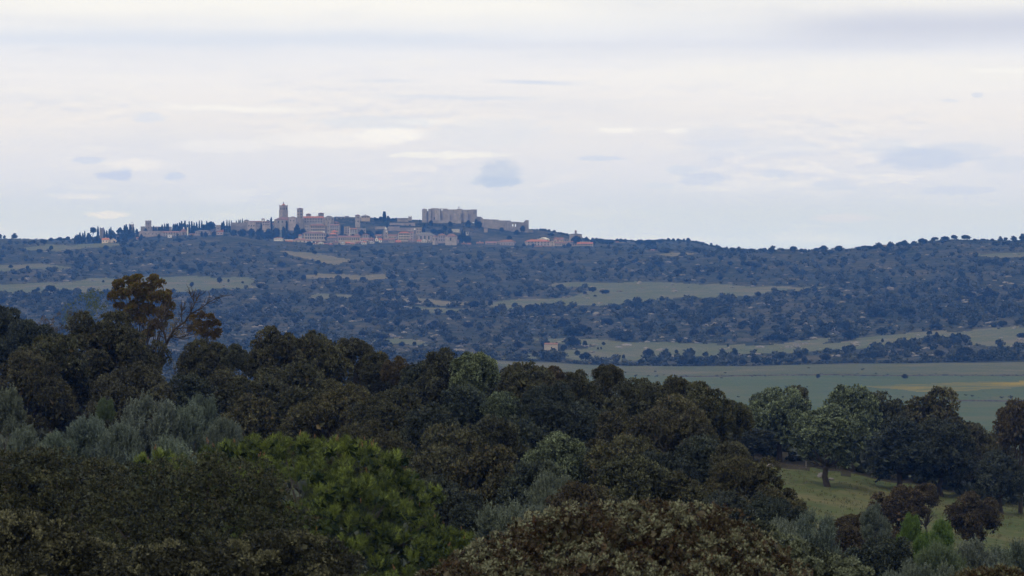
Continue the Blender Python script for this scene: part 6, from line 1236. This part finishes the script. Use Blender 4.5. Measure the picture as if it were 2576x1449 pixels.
# umbrella pines and named clumps of the town
for (c, x, yt, yb, hw, D, lb, nm, low) in [
    (1, 305, 548, 690, 72, 5130, 'umbrella pine with sky showing under its crown at the western end of the ridge', 'umbrella_pine', .42), (1, 770, 546, 690, 62, 5120, 'rounded umbrella pine west of the flag tower', 'umbrella_pine', .3), (1, 655, 600, 690, 40, 5120, 'low pale tree under the western umbrella pine gap', 'town_tree', .1),
    (1, 2335, 448, 620, 92, 5125, 'big round pine crown at the east end of the cypress wood', 'umbrella_pine', .2), (1, 2240, 490, 620, 80, 5122, 'dark round wood next to the big round pine', 'town_tree', 0), (1, 1740, 500, 620, 70, 5118, 'dark dense tree inside the cypress wood', 'town_tree', 0), (1, 2050, 520, 620, 70, 5118, 'dense tree behind the domed church', 'town_tree', 0), (1, 1460, 545, 620, 48, 5118, 'dense low tree above the rampart', 'town_tree', 0), (1, 1210, 565, 625, 42, 5118, 'round tree at the foot of the tallest western tower', 'town_tree', 0), (1, 1880, 540, 620, 60, 5118, 'dense tree over the small domed church', 'town_tree', 0),
    (1, 940, 590, 760, 90, 5080, 'big dark tree below the flag tower', 'town_tree', 0), (1, 830, 620, 760, 70, 5060, 'dark tree below the rounded umbrella pine', 'town_tree', 0), (1, 1060, 572, 640, 30, 5110, 'small round tree between flag tower and tallest tower', 'town_tree', .1), (1, 80, 690, 815, 80, 4700, 'dark spreading tree beside the small meadow at the west', 'town_tree', 0), (1, 15, 675, 800, 36, 4720, 'round tree at the far west of the town', 'town_tree', 0), (1, 850, 705, 800, 70, 4700, 'yellowish bushy tree behind the low white wall', 'town_tree', 0), (1, 740, 700, 795, 30, 4690, 'dark narrow tree behind the farmhouse wing', 'town_tree', 0), (1, 380, 690, 810, 90, 4720, 'wide scrubby tree behind the farmhouse', 'town_tree', 0),
    (1, 240, 640, 740, 60, 4900, 'bushes under the western umbrella pine', 'town_tree', 0), (1, 640, 640, 740, 70, 4900, 'bushes below the spiky conifer', 'town_tree', 0), (1, 1125, 690, 760, 40, 4900, 'dark bush at the rampart foot', 'town_tree', 0), (1, 1440, 665, 730, 34, 4950, 'bush against the long rampart', 'town_tree', 0), (1, 2245, 625, 690, 42, 4960, 'round tree in front of the grey-roofed stone hall', 'town_tree', .05), (1, 2385, 615, 680, 46, 4960, 'brown round tree west of the orange slanting roof', 'town_tree', .05),
    (2, 1240, 490, 660, 60, 4985, 'tall round dark tree in the wood below the church', 'town_tree', .05), (2, 1340, 560, 670, 60, 4990, 'lighter green tree beside the tall round one', 'town_tree', 0), (2, 1005, 530, 640, 44, 5000, 'rounded dark tree below the cream house of the church', 'town_tree', 0), (2, 880, 555, 680, 80, 4985, 'dark tree mass at the west of the wood below the church', 'town_tree', 0), (2, 740, 565, 690, 80, 4985, 'wide dark tree in the wood below the city wall', 'town_tree', 0), (2, 600, 560, 680, 80, 4985, 'blue-dark tree in the wood under the shorter city wall', 'town_tree', 0), (2, 460, 565, 690, 80, 4985, 'tree in the wood under the domed chapel', 'town_tree', 0), (2, 310, 575, 700, 90, 4985, 'tree in the wood under the long brown city wall', 'town_tree', 0), (2, 150, 585, 700, 80, 4980, 'tree at the western end of the wood under the city wall', 'town_tree', 0),
    (2, 1090, 620, 740, 80, 4960, 'low dark tree in front of the tall round one', 'town_tree', 0), (2, 1180, 640, 750, 70, 4950, 'bushy tree at the corner of the great palace', 'town_tree', 0), (2, 960, 640, 740, 70, 4960, 'bushy tree beneath the lattice mast', 'town_tree', 0), (2, 830, 640, 730, 70, 4960, 'bushy tree behind the isolated white house', 'town_tree', 0), (2, 700, 660, 760, 80, 4960, 'bushy tree west of the isolated white house', 'town_tree', 0), (2, 570, 690, 790, 40, 4700, 'dark upright bush above the scrub ridge', 'town_tree', 0),
    (2, 1445, 795, 880, 52, 4620, 'round dark scrub tree in front of the town edge', 'town_tree', .05), (2, 2008, 620, 690, 30, 5000, 'round dark tree beside the tall stone house', 'town_tree', .05), (2, 2020, 515, 570, 34, 5070, 'round tree on the slope above the tall stone house', 'town_tree', .05), (2, 2190, 662, 712, 52, 5000, 'dark hedge-like tree in front of the stone row house', 'town_tree', 0), (2, 2070, 668, 712, 52, 5000, 'dark bush in front of the tall stone house', 'town_tree', 0), (2, 2350, 590, 690, 60, 5020, 'big dark tree between the hill houses', 'town_tree', 0), (2, 2480, 600, 660, 80, 5030, 'wide dark tree at the foot of the bare slope', 'town_tree', 0), (2, 1760, 655, 700, 40, 4970, 'small tree behind the lower pavilion', 'town_tree', 0),
    (3, 225, 352, 440, 45, 5190, 'round tree beside the pair of skyline cypresses, east side', 'town_tree', .05), (3, 95, 366, 435, 45, 5195, 'round tree beside the pair of skyline cypresses, west side', 'town_tree', .05), (3, 20, 392, 440, 45, 5200, 'low round tree on the skyline west of the cypress pair', 'town_tree', 0), (3, 310, 392, 440, 45, 5200, 'low tree on the skyline east of the cypress pair', 'town_tree', 0), (3, 205, 480, 560, 24, 5100, 'small upright tree on the bare slope', 'town_tree', .1), (3, 965, 430, 525, 48, 5140, 'dark round tree below the castle doorway', 'town_tree', .1), (3, 845, 490, 530, 28, 5130, 'bush below the western castle tower', 'town_tree', 0), (3, 830, 555, 645, 32, 5060, 'upright dark tree behind the reddish block', 'town_tree', 0),
    (3, 60, 605, 690, 80, 5030, 'dark tree wood west of the clock tower', 'town_tree', 0), (3, 1200, 520, 610, 50, 5100, 'large bush on the slope below the castle front', 'town_tree', 0), (3, 1120, 585, 660, 70, 5060, 'wide tree behind the parish church', 'town_tree', 0), (3, 1000, 575, 640, 70, 5070, 'pale green bush on the castle slope', 'town_tree', 0), (3, 1285, 560, 650, 34, 5060, 'tall bush beside the upper ruined wall', 'town_tree', 0), (3, 1275, 668, 705, 34, 4960, 'little tree peeping over the big gabled church', 'town_tree', 0), (3, 1460, 660, 820, 50, 4990, 'bushy dark tree around the two tall cypresses, west side', 'town_tree', 0), (3, 1600, 690, 820, 60, 4985, 'bushy dark tree around the two tall cypresses, east side', 'town_tree', 0),
    (3, 1735, 395, 450, 30, 5165, 'tree at the eastern foot of the castle', 'town_tree', 0), (3, 1600, 425, 470, 50, 5150, 'bush under the eastern castle front', 'town_tree', 0), (3, 1290, 445, 490, 45, 5150, 'bush under the middle of the castle front', 'town_tree', 0), (3, 1790, 440, 500, 50, 5150, 'bushes where the outlying wall begins', 'town_tree', 0),
    (4, 390, 215, 300, 54, 5160, 'dark tree in front of the ruined end tower', 'town_tree', 0), (4, 285, 290, 380, 62, 5120, 'round bush on the slope below the outlying wall', 'town_tree', 0), (4, 30, 250, 320, 50, 5140, 'bush on the slope under the sky-lit openings', 'town_tree', 0), (4, 160, 390, 470, 50, 5040, 'bush lower on the eastern castle slope', 'town_tree', 0),
    (4, 870, 345, 440, 78, 5150, 'big round tree on the skyline east of the end tower', 'town_tree', .02), (4, 765, 345, 400, 36, 5170, 'smaller tree beside the big round one on the skyline', 'town_tree', .1), (4, 1315, 392, 500, 110, 4960, 'very wide dark tree hiding the foot of the square church', 'town_tree', 0), (4, 1500, 445, 560, 70, 4975, 'dark tree right after the square church', 'town_tree', 0), (4, 1590, 455, 570, 60, 4985, 'dark tree behind the long chimneyed building', 'town_tree', 0), (4, 1740, 460, 600, 70, 5080, 'round-topped tree in the wood east of town', 'town_tree', 0), (4, 1890, 455, 600, 70, 5090, 'bright-edged tree in the wood east of town', 'town_tree', 0), (4, 2070, 445, 520, 38, 5150, 'round tree over the skyline white houses, west one', 'town_tree', .15), (4, 2145, 450, 520, 34, 5150, 'round tree over the skyline white houses, east one', 'town_tree', .15), (4, 2390, 458, 560, 70, 5100, 'dense tree on the skyline between white houses and the low hill', 'town_tree', 0), (4, 2530, 460, 560, 60, 5110, 'dense tree at the start of the low hill', 'town_tree', 0),
    (4, 410, 515, 610, 30, 4900, 'dark tree at the corner of the large orange-roofed building', 'town_tree', 0), (4, 570, 528, 600, 24, 4895, 'small tree in front of the large orange-roofed building', 'town_tree', 0), (4, 280, 560, 670, 70, 4600, 'scrub oak at the town edge below the wide brown-roofed house', 'town_tree', 0), (4, 1095, 545, 610, 40, 4880, 'oak in front of the brown-roofed row house', 'town_tree', 0), (4, 1180, 520, 600, 50, 4890, 'oak between the two brown-roofed houses', 'town_tree', 0), (4, 1500, 570, 640, 60, 4800, 'oak in front of the long chimneyed building', 'town_tree', 0)]:
    u, y0 = cr(c, x, yt); y1 = cr(c, x, yb)[1]; D = float(D); z = Z0 - (y1 - HY) / F * D; X = (u - CX) / F * D; z = min(z, gz(X, D) + .5)
    y1 = HY - (z - Z0) / D * F
    nm2 = 'cypress' if 0 else nm
    t = hill_tree(nm2, lb, u, y1, hw * .1465, y1 - y0, D, 'trees among the houses', mat='cypress' if nm == 'umbrella_pine' else 'hill', col=hc(), low=low, seedk=int(x), z=z)
# ---- manual hillside trees, read off the photograph: (u, base y, half width, height)
def c5(x): return x * .25
def y5(y): return 566 + y * .25
man = []
def addm(c, lst, dmin, dmax, where, sky=False):
    for (x, yt, yb, hw) in lst:
        if c == 5: u, a, b, q = x * .25, 566 + yt * .25, 566 + yb * .25, hw * .25
        elif c == 6: u, a, b, q = 644 + x * .2604, 566 + yt * .2604, 566 + yb * .2604, hw * .2604
        elif c == 7: u, a, b, q = 1288 + x * .2604, 566 + yt * .2604, 566 + yb * .2604, hw * .2604
        else: u, a, b, q = 1932 + x * .347, 566 + yt * .347, 566 + yb * .347, hw * .347
        man.append((u, a, b, q, dmin, dmax, where, sky))
addm(8, [(30, 172, 200, 30), (105, 170, 192, 18), (185, 153, 195, 34), (240, 168, 195, 22), (297, 174, 195, 12), (350, 168, 195, 26), (405, 150, 192, 38), (510, 147, 192, 38), (570, 176, 192, 14), (655, 156, 186, 19), (730, 153, 185, 36), (775, 146, 182, 26), (815, 140, 178, 20), (880, 140, 176, 22), (985, 109, 158, 36), (1120, 98, 140, 36), (1060, 118, 140, 22), (1210, 92, 120, 30), (1285, 80, 118, 36), (1350, 70, 108, 28), (1435, 72, 112, 40), (1500, 100, 118, 20), (1560, 100, 120, 26), (1625, 98, 118, 16), (1685, 78, 112, 22), (1722, 90, 115, 20), (1780, 76, 118, 27), (1845, 60, 120, 26), (1640, 146, 176, 22), (1705, 140, 170, 16)], 4100, 4260, 'on the crest of the eastern hill', True)
addm(5, [(0, 88, 130, 26), (145, 77, 120, 34), (45, 100, 120, 18), (515, 127, 165, 32), (600, 119, 160, 46), (685, 114, 155, 28), (440, 145, 195, 36), (340, 155, 195, 36), (250, 160, 195, 28), (100, 150, 185, 26), (790, 92, 180, 58)], 4560, 5240, 'on the western crest before the town', True)
addm(7, [(1050, 130, 160, 24), (1090, 132, 160, 20), (940, 135, 190, 50), (1235, 137, 200, 40), (1330, 139, 215, 36), (1370, 150, 215, 30), (1430, 141, 180, 24), (1510, 126, 165, 24), (1560, 129, 165, 20), (1605, 132, 165, 24), (1700, 121, 165, 26), (1660, 130, 165, 16), (1780, 148, 175, 18), (1850, 160, 185, 22), (1925, 170, 200, 20), (1980, 184, 210, 20), (2075, 203, 225, 14), (2120, 218, 245, 30), (2230, 231, 255, 22), (2310, 227, 265, 42), (2395, 229, 255, 16), (2440, 235, 265, 26), (1775, 220, 265, 42), (1490, 230, 275, 30)], 4150, 5260, 'on the crest between town and eastern hill', True)
addm(7, [(600, 1088, 1185, 82), (705, 1120, 1180, 30), (710, 1228, 1318, 60), (630, 1208, 1262, 34), (1320, 1193, 1282, 58), (1490, 1188, 1275, 34), (1250, 1300, 1362, 40), (1078, 1250, 1292, 20), (2030, 1186, 1245, 26), (2150, 1190, 1290, 38), (1590, 1205, 1250, 20), (1740, 1212, 1255, 18), (1870, 1232, 1290, 34), (2100, 1260, 1330, 40), (1520, 1235, 1290, 22), (1380, 1310, 1370, 50), (1650, 1280, 1365, 60), (1900, 1310, 1360, 40), (1760, 1300, 1380, 60), (2230, 1300, 1370, 50), (2350, 1280, 1370, 60), (1410, 1280, 1330, 30), (430, 1128, 1180, 20), (500, 1160, 1225, 34), (400, 1185, 1240, 34), (220, 1215, 1275, 38), (115, 1210, 1275, 38), (320, 1115, 1200, 60), (60, 1120, 1200, 60), (560, 1080, 1140, 60), (885, 1132, 1168, 20), (2085, 1150, 1185, 14), (860, 1185, 1215, 12), (832, 1185, 1212, 11)], 2230, 2650, 'on the valley pasture')
addm(8, [(272, 893, 945, 28), (430, 892, 935, 30), (220, 905, 955, 30), (610, 866, 915, 32), (875, 848, 895, 28), (950, 827, 868, 20), (830, 821, 852, 12), (1135, 816, 858, 28), (1225, 783, 850, 24), (1365, 811, 868, 42), (1270, 805, 850, 18), (1680, 855, 905, 18), (1790, 880, 940, 40), (1170, 770, 805, 24), (1840, 780, 820, 40), (775, 910, 975, 40), (420, 930, 990, 46), (560, 900, 960, 30), (1000, 850, 900, 30), (1240, 905, 965, 50), (1430, 880, 960, 60), (1560, 910, 990, 50), (1180, 950, 1000, 26), (1340, 960, 1000, 46), (640, 930, 990, 50), (100, 920, 990, 50), (1740, 900, 970, 50), (265, 945, 1010, 28)], 2230, 2650, 'by the eastern valley pasture')
addm(8, [(363, 1080, 1114, 17), (993, 1084, 1118, 25)], 1900, 2150, 'alone on the field below the tree band')
addm(5, [(515, 204, 258, 28), (110, 399, 434, 28), (277, 407, 452, 20), (1932, 574, 628, 28), (2210, 520, 582, 32), (765, 637, 682, 34), (385, 627, 665, 25), (510, 618, 702, 62), (690, 245, 300, 50), (400, 245, 290, 36), (395, 490, 545, 24), (110, 525, 565, 16), (230, 525, 565, 18), (1040, 558, 585, 16), (640, 640, 700, 30), (950, 320, 370, 22), (1065, 205, 255, 36), (1250, 225, 285, 34), (915, 425, 470, 20), (1240, 180, 215, 50), (2010, 385, 440, 32), (1925, 430, 500, 52), (1840, 400, 450, 50), (1750, 310, 370, 22), (2300, 550, 585, 14), (2440, 570, 592, 18)], 3350, 4560, 'on the western slope')
addm(6, [(565, 248, 288, 27), (575, 445, 500, 22), (245, 352, 412, 52), (880, 505, 542, 28), (1030, 500, 542, 34), (1165, 400, 470, 52), (1370, 677, 726, 24), (1330, 478, 525, 36), (1500, 540, 620, 50), (330, 435, 490, 34), (460, 480, 540, 26), (240, 475, 530, 36), (1000, 630, 680, 40), (1210, 235, 295, 50), (960, 200, 250, 52), (515, 155, 205, 34), (2110, 733, 812, 76), (2265, 727, 785, 26), (1210, 840, 910, 60), (1480, 820, 870, 60), (1370, 810, 870, 46), (1880, 820, 880, 50), (2280, 830, 880, 30), (700, 820, 880, 50), (1100, 890, 950, 60), (1720, 920, 1000, 70), (1410, 1130, 1180, 36), (1530, 1125, 1170, 26), (1230, 1050, 1110, 60), (2060, 940, 1000, 60), (1850, 1010, 1070, 50), (1030, 1020, 1080, 50), (600, 340, 380, 34), (800, 430, 480, 40)], 2300, 4560, 'on the slope below the middle of town')
addm(7, [(1675, 697, 732, 37), (1771, 700, 722, 29), (1902, 703, 735, 40), (803, 682, 699, 17), (175, 595, 660, 30), (465, 570, 620, 46), (60, 640, 700, 50), (680, 585, 620, 14), (645, 605, 640, 14), (705, 638, 672, 22), (780, 600, 650, 50), (900, 625, 665, 60), (365, 780, 845, 56), (180, 765, 840, 60), (30, 755, 810, 40), (540, 790, 850, 40), (440, 778, 830, 30), (1215, 723, 800, 70), (1310, 728, 800, 50), (1150, 735, 800, 40), (990, 755, 810, 34), (1570, 760, 830, 60), (2120, 715, 770, 34), (2380, 645, 700, 34), (1170, 335, 370, 24), (1610, 425, 475, 36), (1000, 465, 500, 18), (1410, 340, 390, 70), (1060, 370, 420, 30), (2230, 350, 400, 30), (2340, 360, 410, 44), (580, 980, 1100, 90), (1000, 1010, 1120, 70), (1130, 1020, 1130, 50), (1300, 940, 1060, 90), (700, 960, 1060, 80), (500, 900, 980, 80), (920, 900, 970, 70), (1650, 820, 900, 50), (1880, 880, 960, 60), (1560, 970, 1050, 50), (2050, 800, 860, 50), (1760, 1000, 1070, 50), (1930, 1000, 1080, 60), (2240, 930, 1000, 60), (2350, 960, 1040, 70)], 2350, 4500, 'on the slope around the big green pasture')
addm(8, [(910, 338, 370, 18), (975, 320, 355, 20), (1050, 350, 375, 12), (440, 565, 620, 40), (1545, 510, 580, 42), (1450, 480, 540, 60), (1600, 470, 530, 60), (1060, 495, 545, 36), (910, 570, 620, 44), (1000, 590, 660, 90), (780, 600, 670, 80), (1790, 430, 475, 24), (1570, 248, 285, 24), (1725, 235, 275, 30), (1090, 205, 245, 26), (965, 165, 210, 40), (470, 245, 285, 36), (120, 475, 500, 22), (210, 480, 520, 44), (285, 455, 480, 18), (340, 462, 485, 18), (580, 500, 540, 30), (725, 445, 490, 28), (1410, 345, 380, 28), (1240, 595, 640, 40), (560, 690, 770, 60), (390, 700, 740, 34), (600, 760, 840, 70), (400, 750, 810, 50), (290, 770, 820, 50), (820, 740, 800, 50), (1220, 710, 770, 50), (1490, 690, 740, 40), (1700, 690, 740, 40), (60, 770, 850, 60), (1820, 690, 730, 30)], 2350, 4250, 'on the eastern slope')
words = ['first', 'second', 'third', 'fourth', 'fifth', 'sixth', 'seventh', 'eighth', 'ninth', 'tenth', 'eleventh', 'twelfth', 'thirteenth', 'fourteenth', 'fifteenth', 'sixteenth', 'seventeenth', 'eighteenth', 'nineteenth', 'twentieth']
def ordi(n): return words[n] if n < 20 else ['twenty', 'thirty', 'forty', 'fifty'][(n + 1) // 10 - 2] + ('-' + words[(n + 1) % 10 - 1] if (n + 1) % 10 else 'th').replace('y-', 'y-') if (n + 1) % 10 else ['twentieth', 'thirtieth', 'fortieth', 'fiftieth'][(n + 1) // 10 - 2]
for where in dict.fromkeys(m[6] for m in man):
    ms = sorted([m for m in man if m[6] == where]); sizes = sorted(m[3] for m in ms); bs = sorted(m[2] for m in ms)
    # halves by height on the slope, ordered from the west
    for half in (0, 1):
        part = [m for m in ms if (m[2] > bs[len(bs) // 2]) == bool(half)] if len(ms) > 12 and not ms[0][7] else (ms if half == 0 else [])
        rowname = '' if len(part) == len(ms) else (', lower half,' if half else ', upper half,')
        for i, (u, a, b, q, dmin, dmax, wh, skyl) in enumerate(part):
            D = depth_at(u, b, dmin, dmax); 
            if skyl: D = min(D, dmax)
            sz = 'large' if q > sizes[int(len(sizes) * .75)] else 'small' if q < sizes[int(len(sizes) * .3)] else 'round'
            X = (u - CX) / F * D; z = gz(X, D); yb = HY - (z - Z0) / D * F; z = z if yb >= b - 3 else z
            h = max(b - a, yb - a) if skyl else (b - a)
            hill_tree('holm_oak', f'{sz} oak {wh}{rowname} {ordi(i)} from the west', u, b, q, h, D, 'dark oaks ' + wh, col=hc(), low=.06 if q > 8 else .02, seedk=i + int(u))
n_single = len(man)
# ---- the scrub nobody could count
r = np.random.default_rng(61); it = []
def dens(u, y):
    return .5 + .5 * math.sin(u * .013 + 1.1 * math.sin(y * .05)) * math.sin(y * .045 + u * .004)
def addscrub(N, ylo, yhi, dmin, dmax, s_lo, s_hi, z_off=0):
    k = 0
    us_ = []; 
    while k < N:
        u = r.uniform(-350, 2950); y = r.uniform(ylo, yhi)
        if r.uniform() > .35 + .75 * dens(u, y): continue
        k += 1
        D = depth_at(u, y, dmin, dmax) + r.uniform(-9, 9); us_.append((u, y, D))
    X = (np.array([a[0] for a in us_]) - CX) / F * np.array([a[2] for a in us_]); Dd = np.array([a[2] for a in us_]); z = ground(X, Dd)
    fl = in_field(X, Dd) | (Dd < 2215)
    for (u, y, D), x, zz, f in zip(us_, X, z, fl):
        if f and r.uniform() > .25: continue
        big = r.uniform(); s_ = s_lo + (s_hi - s_lo) * big ** 3.0
        if f: s_ = min(s_, 1.2)
        if D > 4380 and 640 < u < 1520: s_ = min(s_, 1.5)
        it.append((x, D, zz - .25, s_, s_ * r.uniform(.75, 1.15), r.uniform(0, 6.28), int(r.integers(8)) if s_ > 3.5 else 8 + int(r.integers(5)), r.normal(0.04, .24)))
addscrub(8000, 610, 800, 2300, 4560, .8, 5.0); addscrub(6000, 740, 925, 2225, 3600, .8, 5.2)
for k in range(9000):   # low open bushes and dead tussocks in between
    u = r.uniform(-350, 2950); y = r.uniform(608, 905); D = depth_at(u, y, 2225, 4560) + r.uniform(-9, 9); X = (u - CX) / F * D; s_ = r.uniform(.7, 1.9)
    if r.uniform() < .25 + .5 * dens(u + 90, y * 1.3): it.append((X, D, float(gz(X, D)) - .1, s_ * 1.3, s_ * .7, r.uniform(0, 6.28), 13 + int(r.integers(4)), r.normal(.12, .28)))
it = [q for q, f in zip(it, in_field(np.array([q[0] for q in it]), np.array([q[1] for q in it]))) if not f or r.uniform() < .02 or q[3] < .0]
for k in range(900):   # lower end of the scrub behind the wooded belt, west of the open fields
    u = r.uniform(-350, 1240); y = r.uniform(900, 1010); D = depth_at(u, y, 1500, 2300); X = (u - CX) / F * D; s_ = r.uniform(.8, 4.2)
    it.append((X, D, gz(X, D) - .25, s_, s_ * r.uniform(.75, 1.1), r.uniform(0, 6.28), int(r.integers(8)) if s_ > 2 else 8 + int(r.integers(5)), r.normal(0, .13)))
# hedge under the tree band and the town slopes
for u in np.arange(1180, 2900, 4.0):
    D = 2214 + 3 * math.sin(u * .03); X = (u - CX) / F * D; s_ = r.uniform(.5, 2.4)
    if r.uniform() < .62: it.append((X, D, gz(X, D) - .3, s_, s_ * r.uniform(.5, .9), r.uniform(0, 6), int(r.integers(8)), r.normal(0, .1)))
for k in range(170):   # odd low bushes on the fields below the tree band
    u = r.uniform(1240, 2950); y = r.choice([r.normal(946, 1.2), r.uniform(925, 1040), r.normal(1001, 1.5)]); D = depth_at(u, y, 1400, 2190); X = (u - CX) / F * D; s_ = r.uniform(.25, .8)
    it.append((X, D, gz(X, D) - .1, s_ * 1.5, s_, r.uniform(0, 6.28), 8 + int(r.integers(5)), r.normal(.1, .13)))
o = join_shrubs('scrubland', it, L['hill']); tag(o, 'dark scrub oaks and bushes covering the hillside', None, None, 'stuff')
it2 = []
for k in range(1500):
    u = r.uniform(150, 1900); y = r.uniform(545, 626); D = depth_at(u, y, 4860, 5225); X = (u - CX) / F * D
    ys = HY - (gz(X, D) - Z0) / D * F
    if D > 5222 and r.uniform() > .3: continue
    s_ = r.uniform(.6, 2.2) if 690 < u < 1350 else r.uniform(1.0, 3.2)
    if 680 < u < 1500 and y > 588: s_ *= .4
    it2.append((X, D, gz(X, D) - .3, s_, s_ * r.uniform(.7, 1.1), r.uniform(0, 6), int(r.integers(8)) if s_ > 1.8 else 8 + int(r.integers(5)), r.normal(0, .12)))
o = join_shrubs('town_shrubbery', it2, L['hill']); tag(o, 'bushes on the slopes between the houses and under the castle', None, None, 'stuff')
# crest scrub for an uneven skyline
it3 = []
for u in np.arange(-300, 2950, 3.5):
    for (dlo, dhi) in ((4150, 4240), (5190, 5240)):
        if (dlo > 5000) and (680 < u < 1420): continue
        if dlo < 5000 and u < 1800: continue
        D = r.uniform(dlo, dhi); X = (u - CX) / F * D; s_ = r.uniform(.5, 2.2); it3.append((X, D, gz(X, D) - .3, s_, s_ * r.uniform(.5, .9), r.uniform(0, 6), 8 + int(r.integers(5)), r.normal(0, .1)))
o = join_shrubs('crest_scrub', it3, L['hill']); tag(o, 'low scrub along the crests of the hills', None, None, 'stuff')
# ---- granite boulders on the hill
bl = [(1024, 765, 11, 'pale dome-shaped boulder in the middle of the hillside'), (1010, 782, 9, 'dark boulder leaning on the pale dome-shaped one'), (862, 775, 9, 'grey double boulder west of the pale dome, upper'), (872, 783, 8, 'grey double boulder west of the pale dome, lower'), (1040, 786, 10, 'flat slab boulder below the pale dome'), (1798, 818, 8, 'pointed pale boulder in the tree band'), (1778, 822, 7, 'boulder west of the pointed pale one'), (1130, 806, 7, 'boulder south of the hollow pasture'), (1848, 848, 6, 'boulder in the oak band near the valley pasture'), (984, 846, 8, 'boulder above the small clearing'), (1500, 795, 12, 'large dark boulder below the big green pasture'), (1480, 790, 8, 'boulder beside the large dark one under the big pasture'), (1490, 727, 9, 'rusty outcrop boulder on the big green pasture'), (1515, 733, 9, 'dark outcrop boulder on the big green pasture'), (2255, 822, 5, 'pale boulder at the foot of the eastern slope'), (2170, 795, 8, 'boulder amid oaks on the eastern slope'), (2200, 682, 5, 'small white boulder high on the eastern slope'), (2025, 820, 10, 'broad outcrop on the eastern slope, lower'), (2090, 826, 8, 'outcrop beside the broad one on the eastern slope'), (2240, 730, 10, 'wide pale outcrop in the middle of the eastern slope'), (68, 706, 9, 'boulder by the long western pasture'), (192, 737, 9, 'grey boulder under the long western pasture')]
for i, (u, y, q, lb) in enumerate(bl): boulder(u, y, q, depth_at(u, y, 2300, 4400), lb, i, 'granite boulders on the hillside')
itb = []
rb2 = np.random.default_rng(71); Vs = []; Fs = []; n = 0
tv = [(np.array([v.co[:] for v in RK[k].vertices])[:], ) for k in range(1)]
bm = bmesh.new(); bmesh.ops.create_icosphere(bm, subdivisions=1, radius=1.0); bv = np.array([v.co[:] for v in bm.verts]); bf = np.array([[v.index for v in f.verts] for f in bm.faces]); bm.free()
for k in range(1400):
    u = rb2.uniform(-300, 2900); y = rb2.uniform(615, 900); D = depth_at(u, y, 2300, 4560); X = (u - CX) / F * D
    s_ = rb2.uniform(.5, 2.0) ** 1.3; v = bv * rb2.uniform(.7, 1.15, (len(bv), 1)) * [s_ * rb2.uniform(1, 2.2), s_, s_ * .6] + [X, D, gz(X, D) + .1]; Vs.append(v); Fs.append(bf + n); n += len(v)
o = link('rock_outcrops', mesh_np('rock_outcrops', np.concatenate(Vs), [np.concatenate(Fs)], None, [M['rock']])); tag(o, 'scattered granite rocks showing through the scrub', None, None, 'stuff')
# ---- stone walls across the fields
def field_wall(pts, D0, D1, lb, h=.7):
    t = MB(); us_ = np.linspace(pts[0], pts[1], 60); rr = np.random.default_rng(int(pts[0])); prev = None
    for a, b in zip(us_[:-1], us_[1:]):
        Da = D0 + (D1 - D0) * (a - pts[0]) / (pts[1] - pts[0]); Db = D0 + (D1 - D0) * (b - pts[0]) / (pts[1] - pts[0])
        xa, xb = (a - CX) / F * Da, (b - CX) / F * Db; za, zb = gz(xa, Da), gz(xb, Db); ha, hb = h * rr.uniform(.7, 1.1), h * rr.uniform(.7, 1.1)
        t.add([(xa, Da, za - .5), (xb, Db, zb - .5), (xb, Db + .7, zb - .5), (xa, Da + .7, za - .5), (xa, Da, za + ha), (xb, Db, zb + hb), (xb, Db + .7, zb + hb), (xa, Da + .7, za + ha)], [(0,3,2,1),(4,5,6,7),(0,1,5,4),(1,2,6,5),(2,3,7,6),(3,0,4,7)])
    o = t.build('field_wall', M['rock']); o.color = (.6, .6, .6, 1); tag(o, lb, 'wall', 'low stone walls across the fields')
field_wall((1700, 3000), 1985, 1955, 'low dark field wall crossing beneath the two lone field trees')
field_wall((2380, 3000), 1610, 1600, 'low dark field wall beyond the gap beside the reddish edge oak')
field_wall((1180, 1560), 2330, 2222, 'dark boundary wall slanting down from the small farm building')
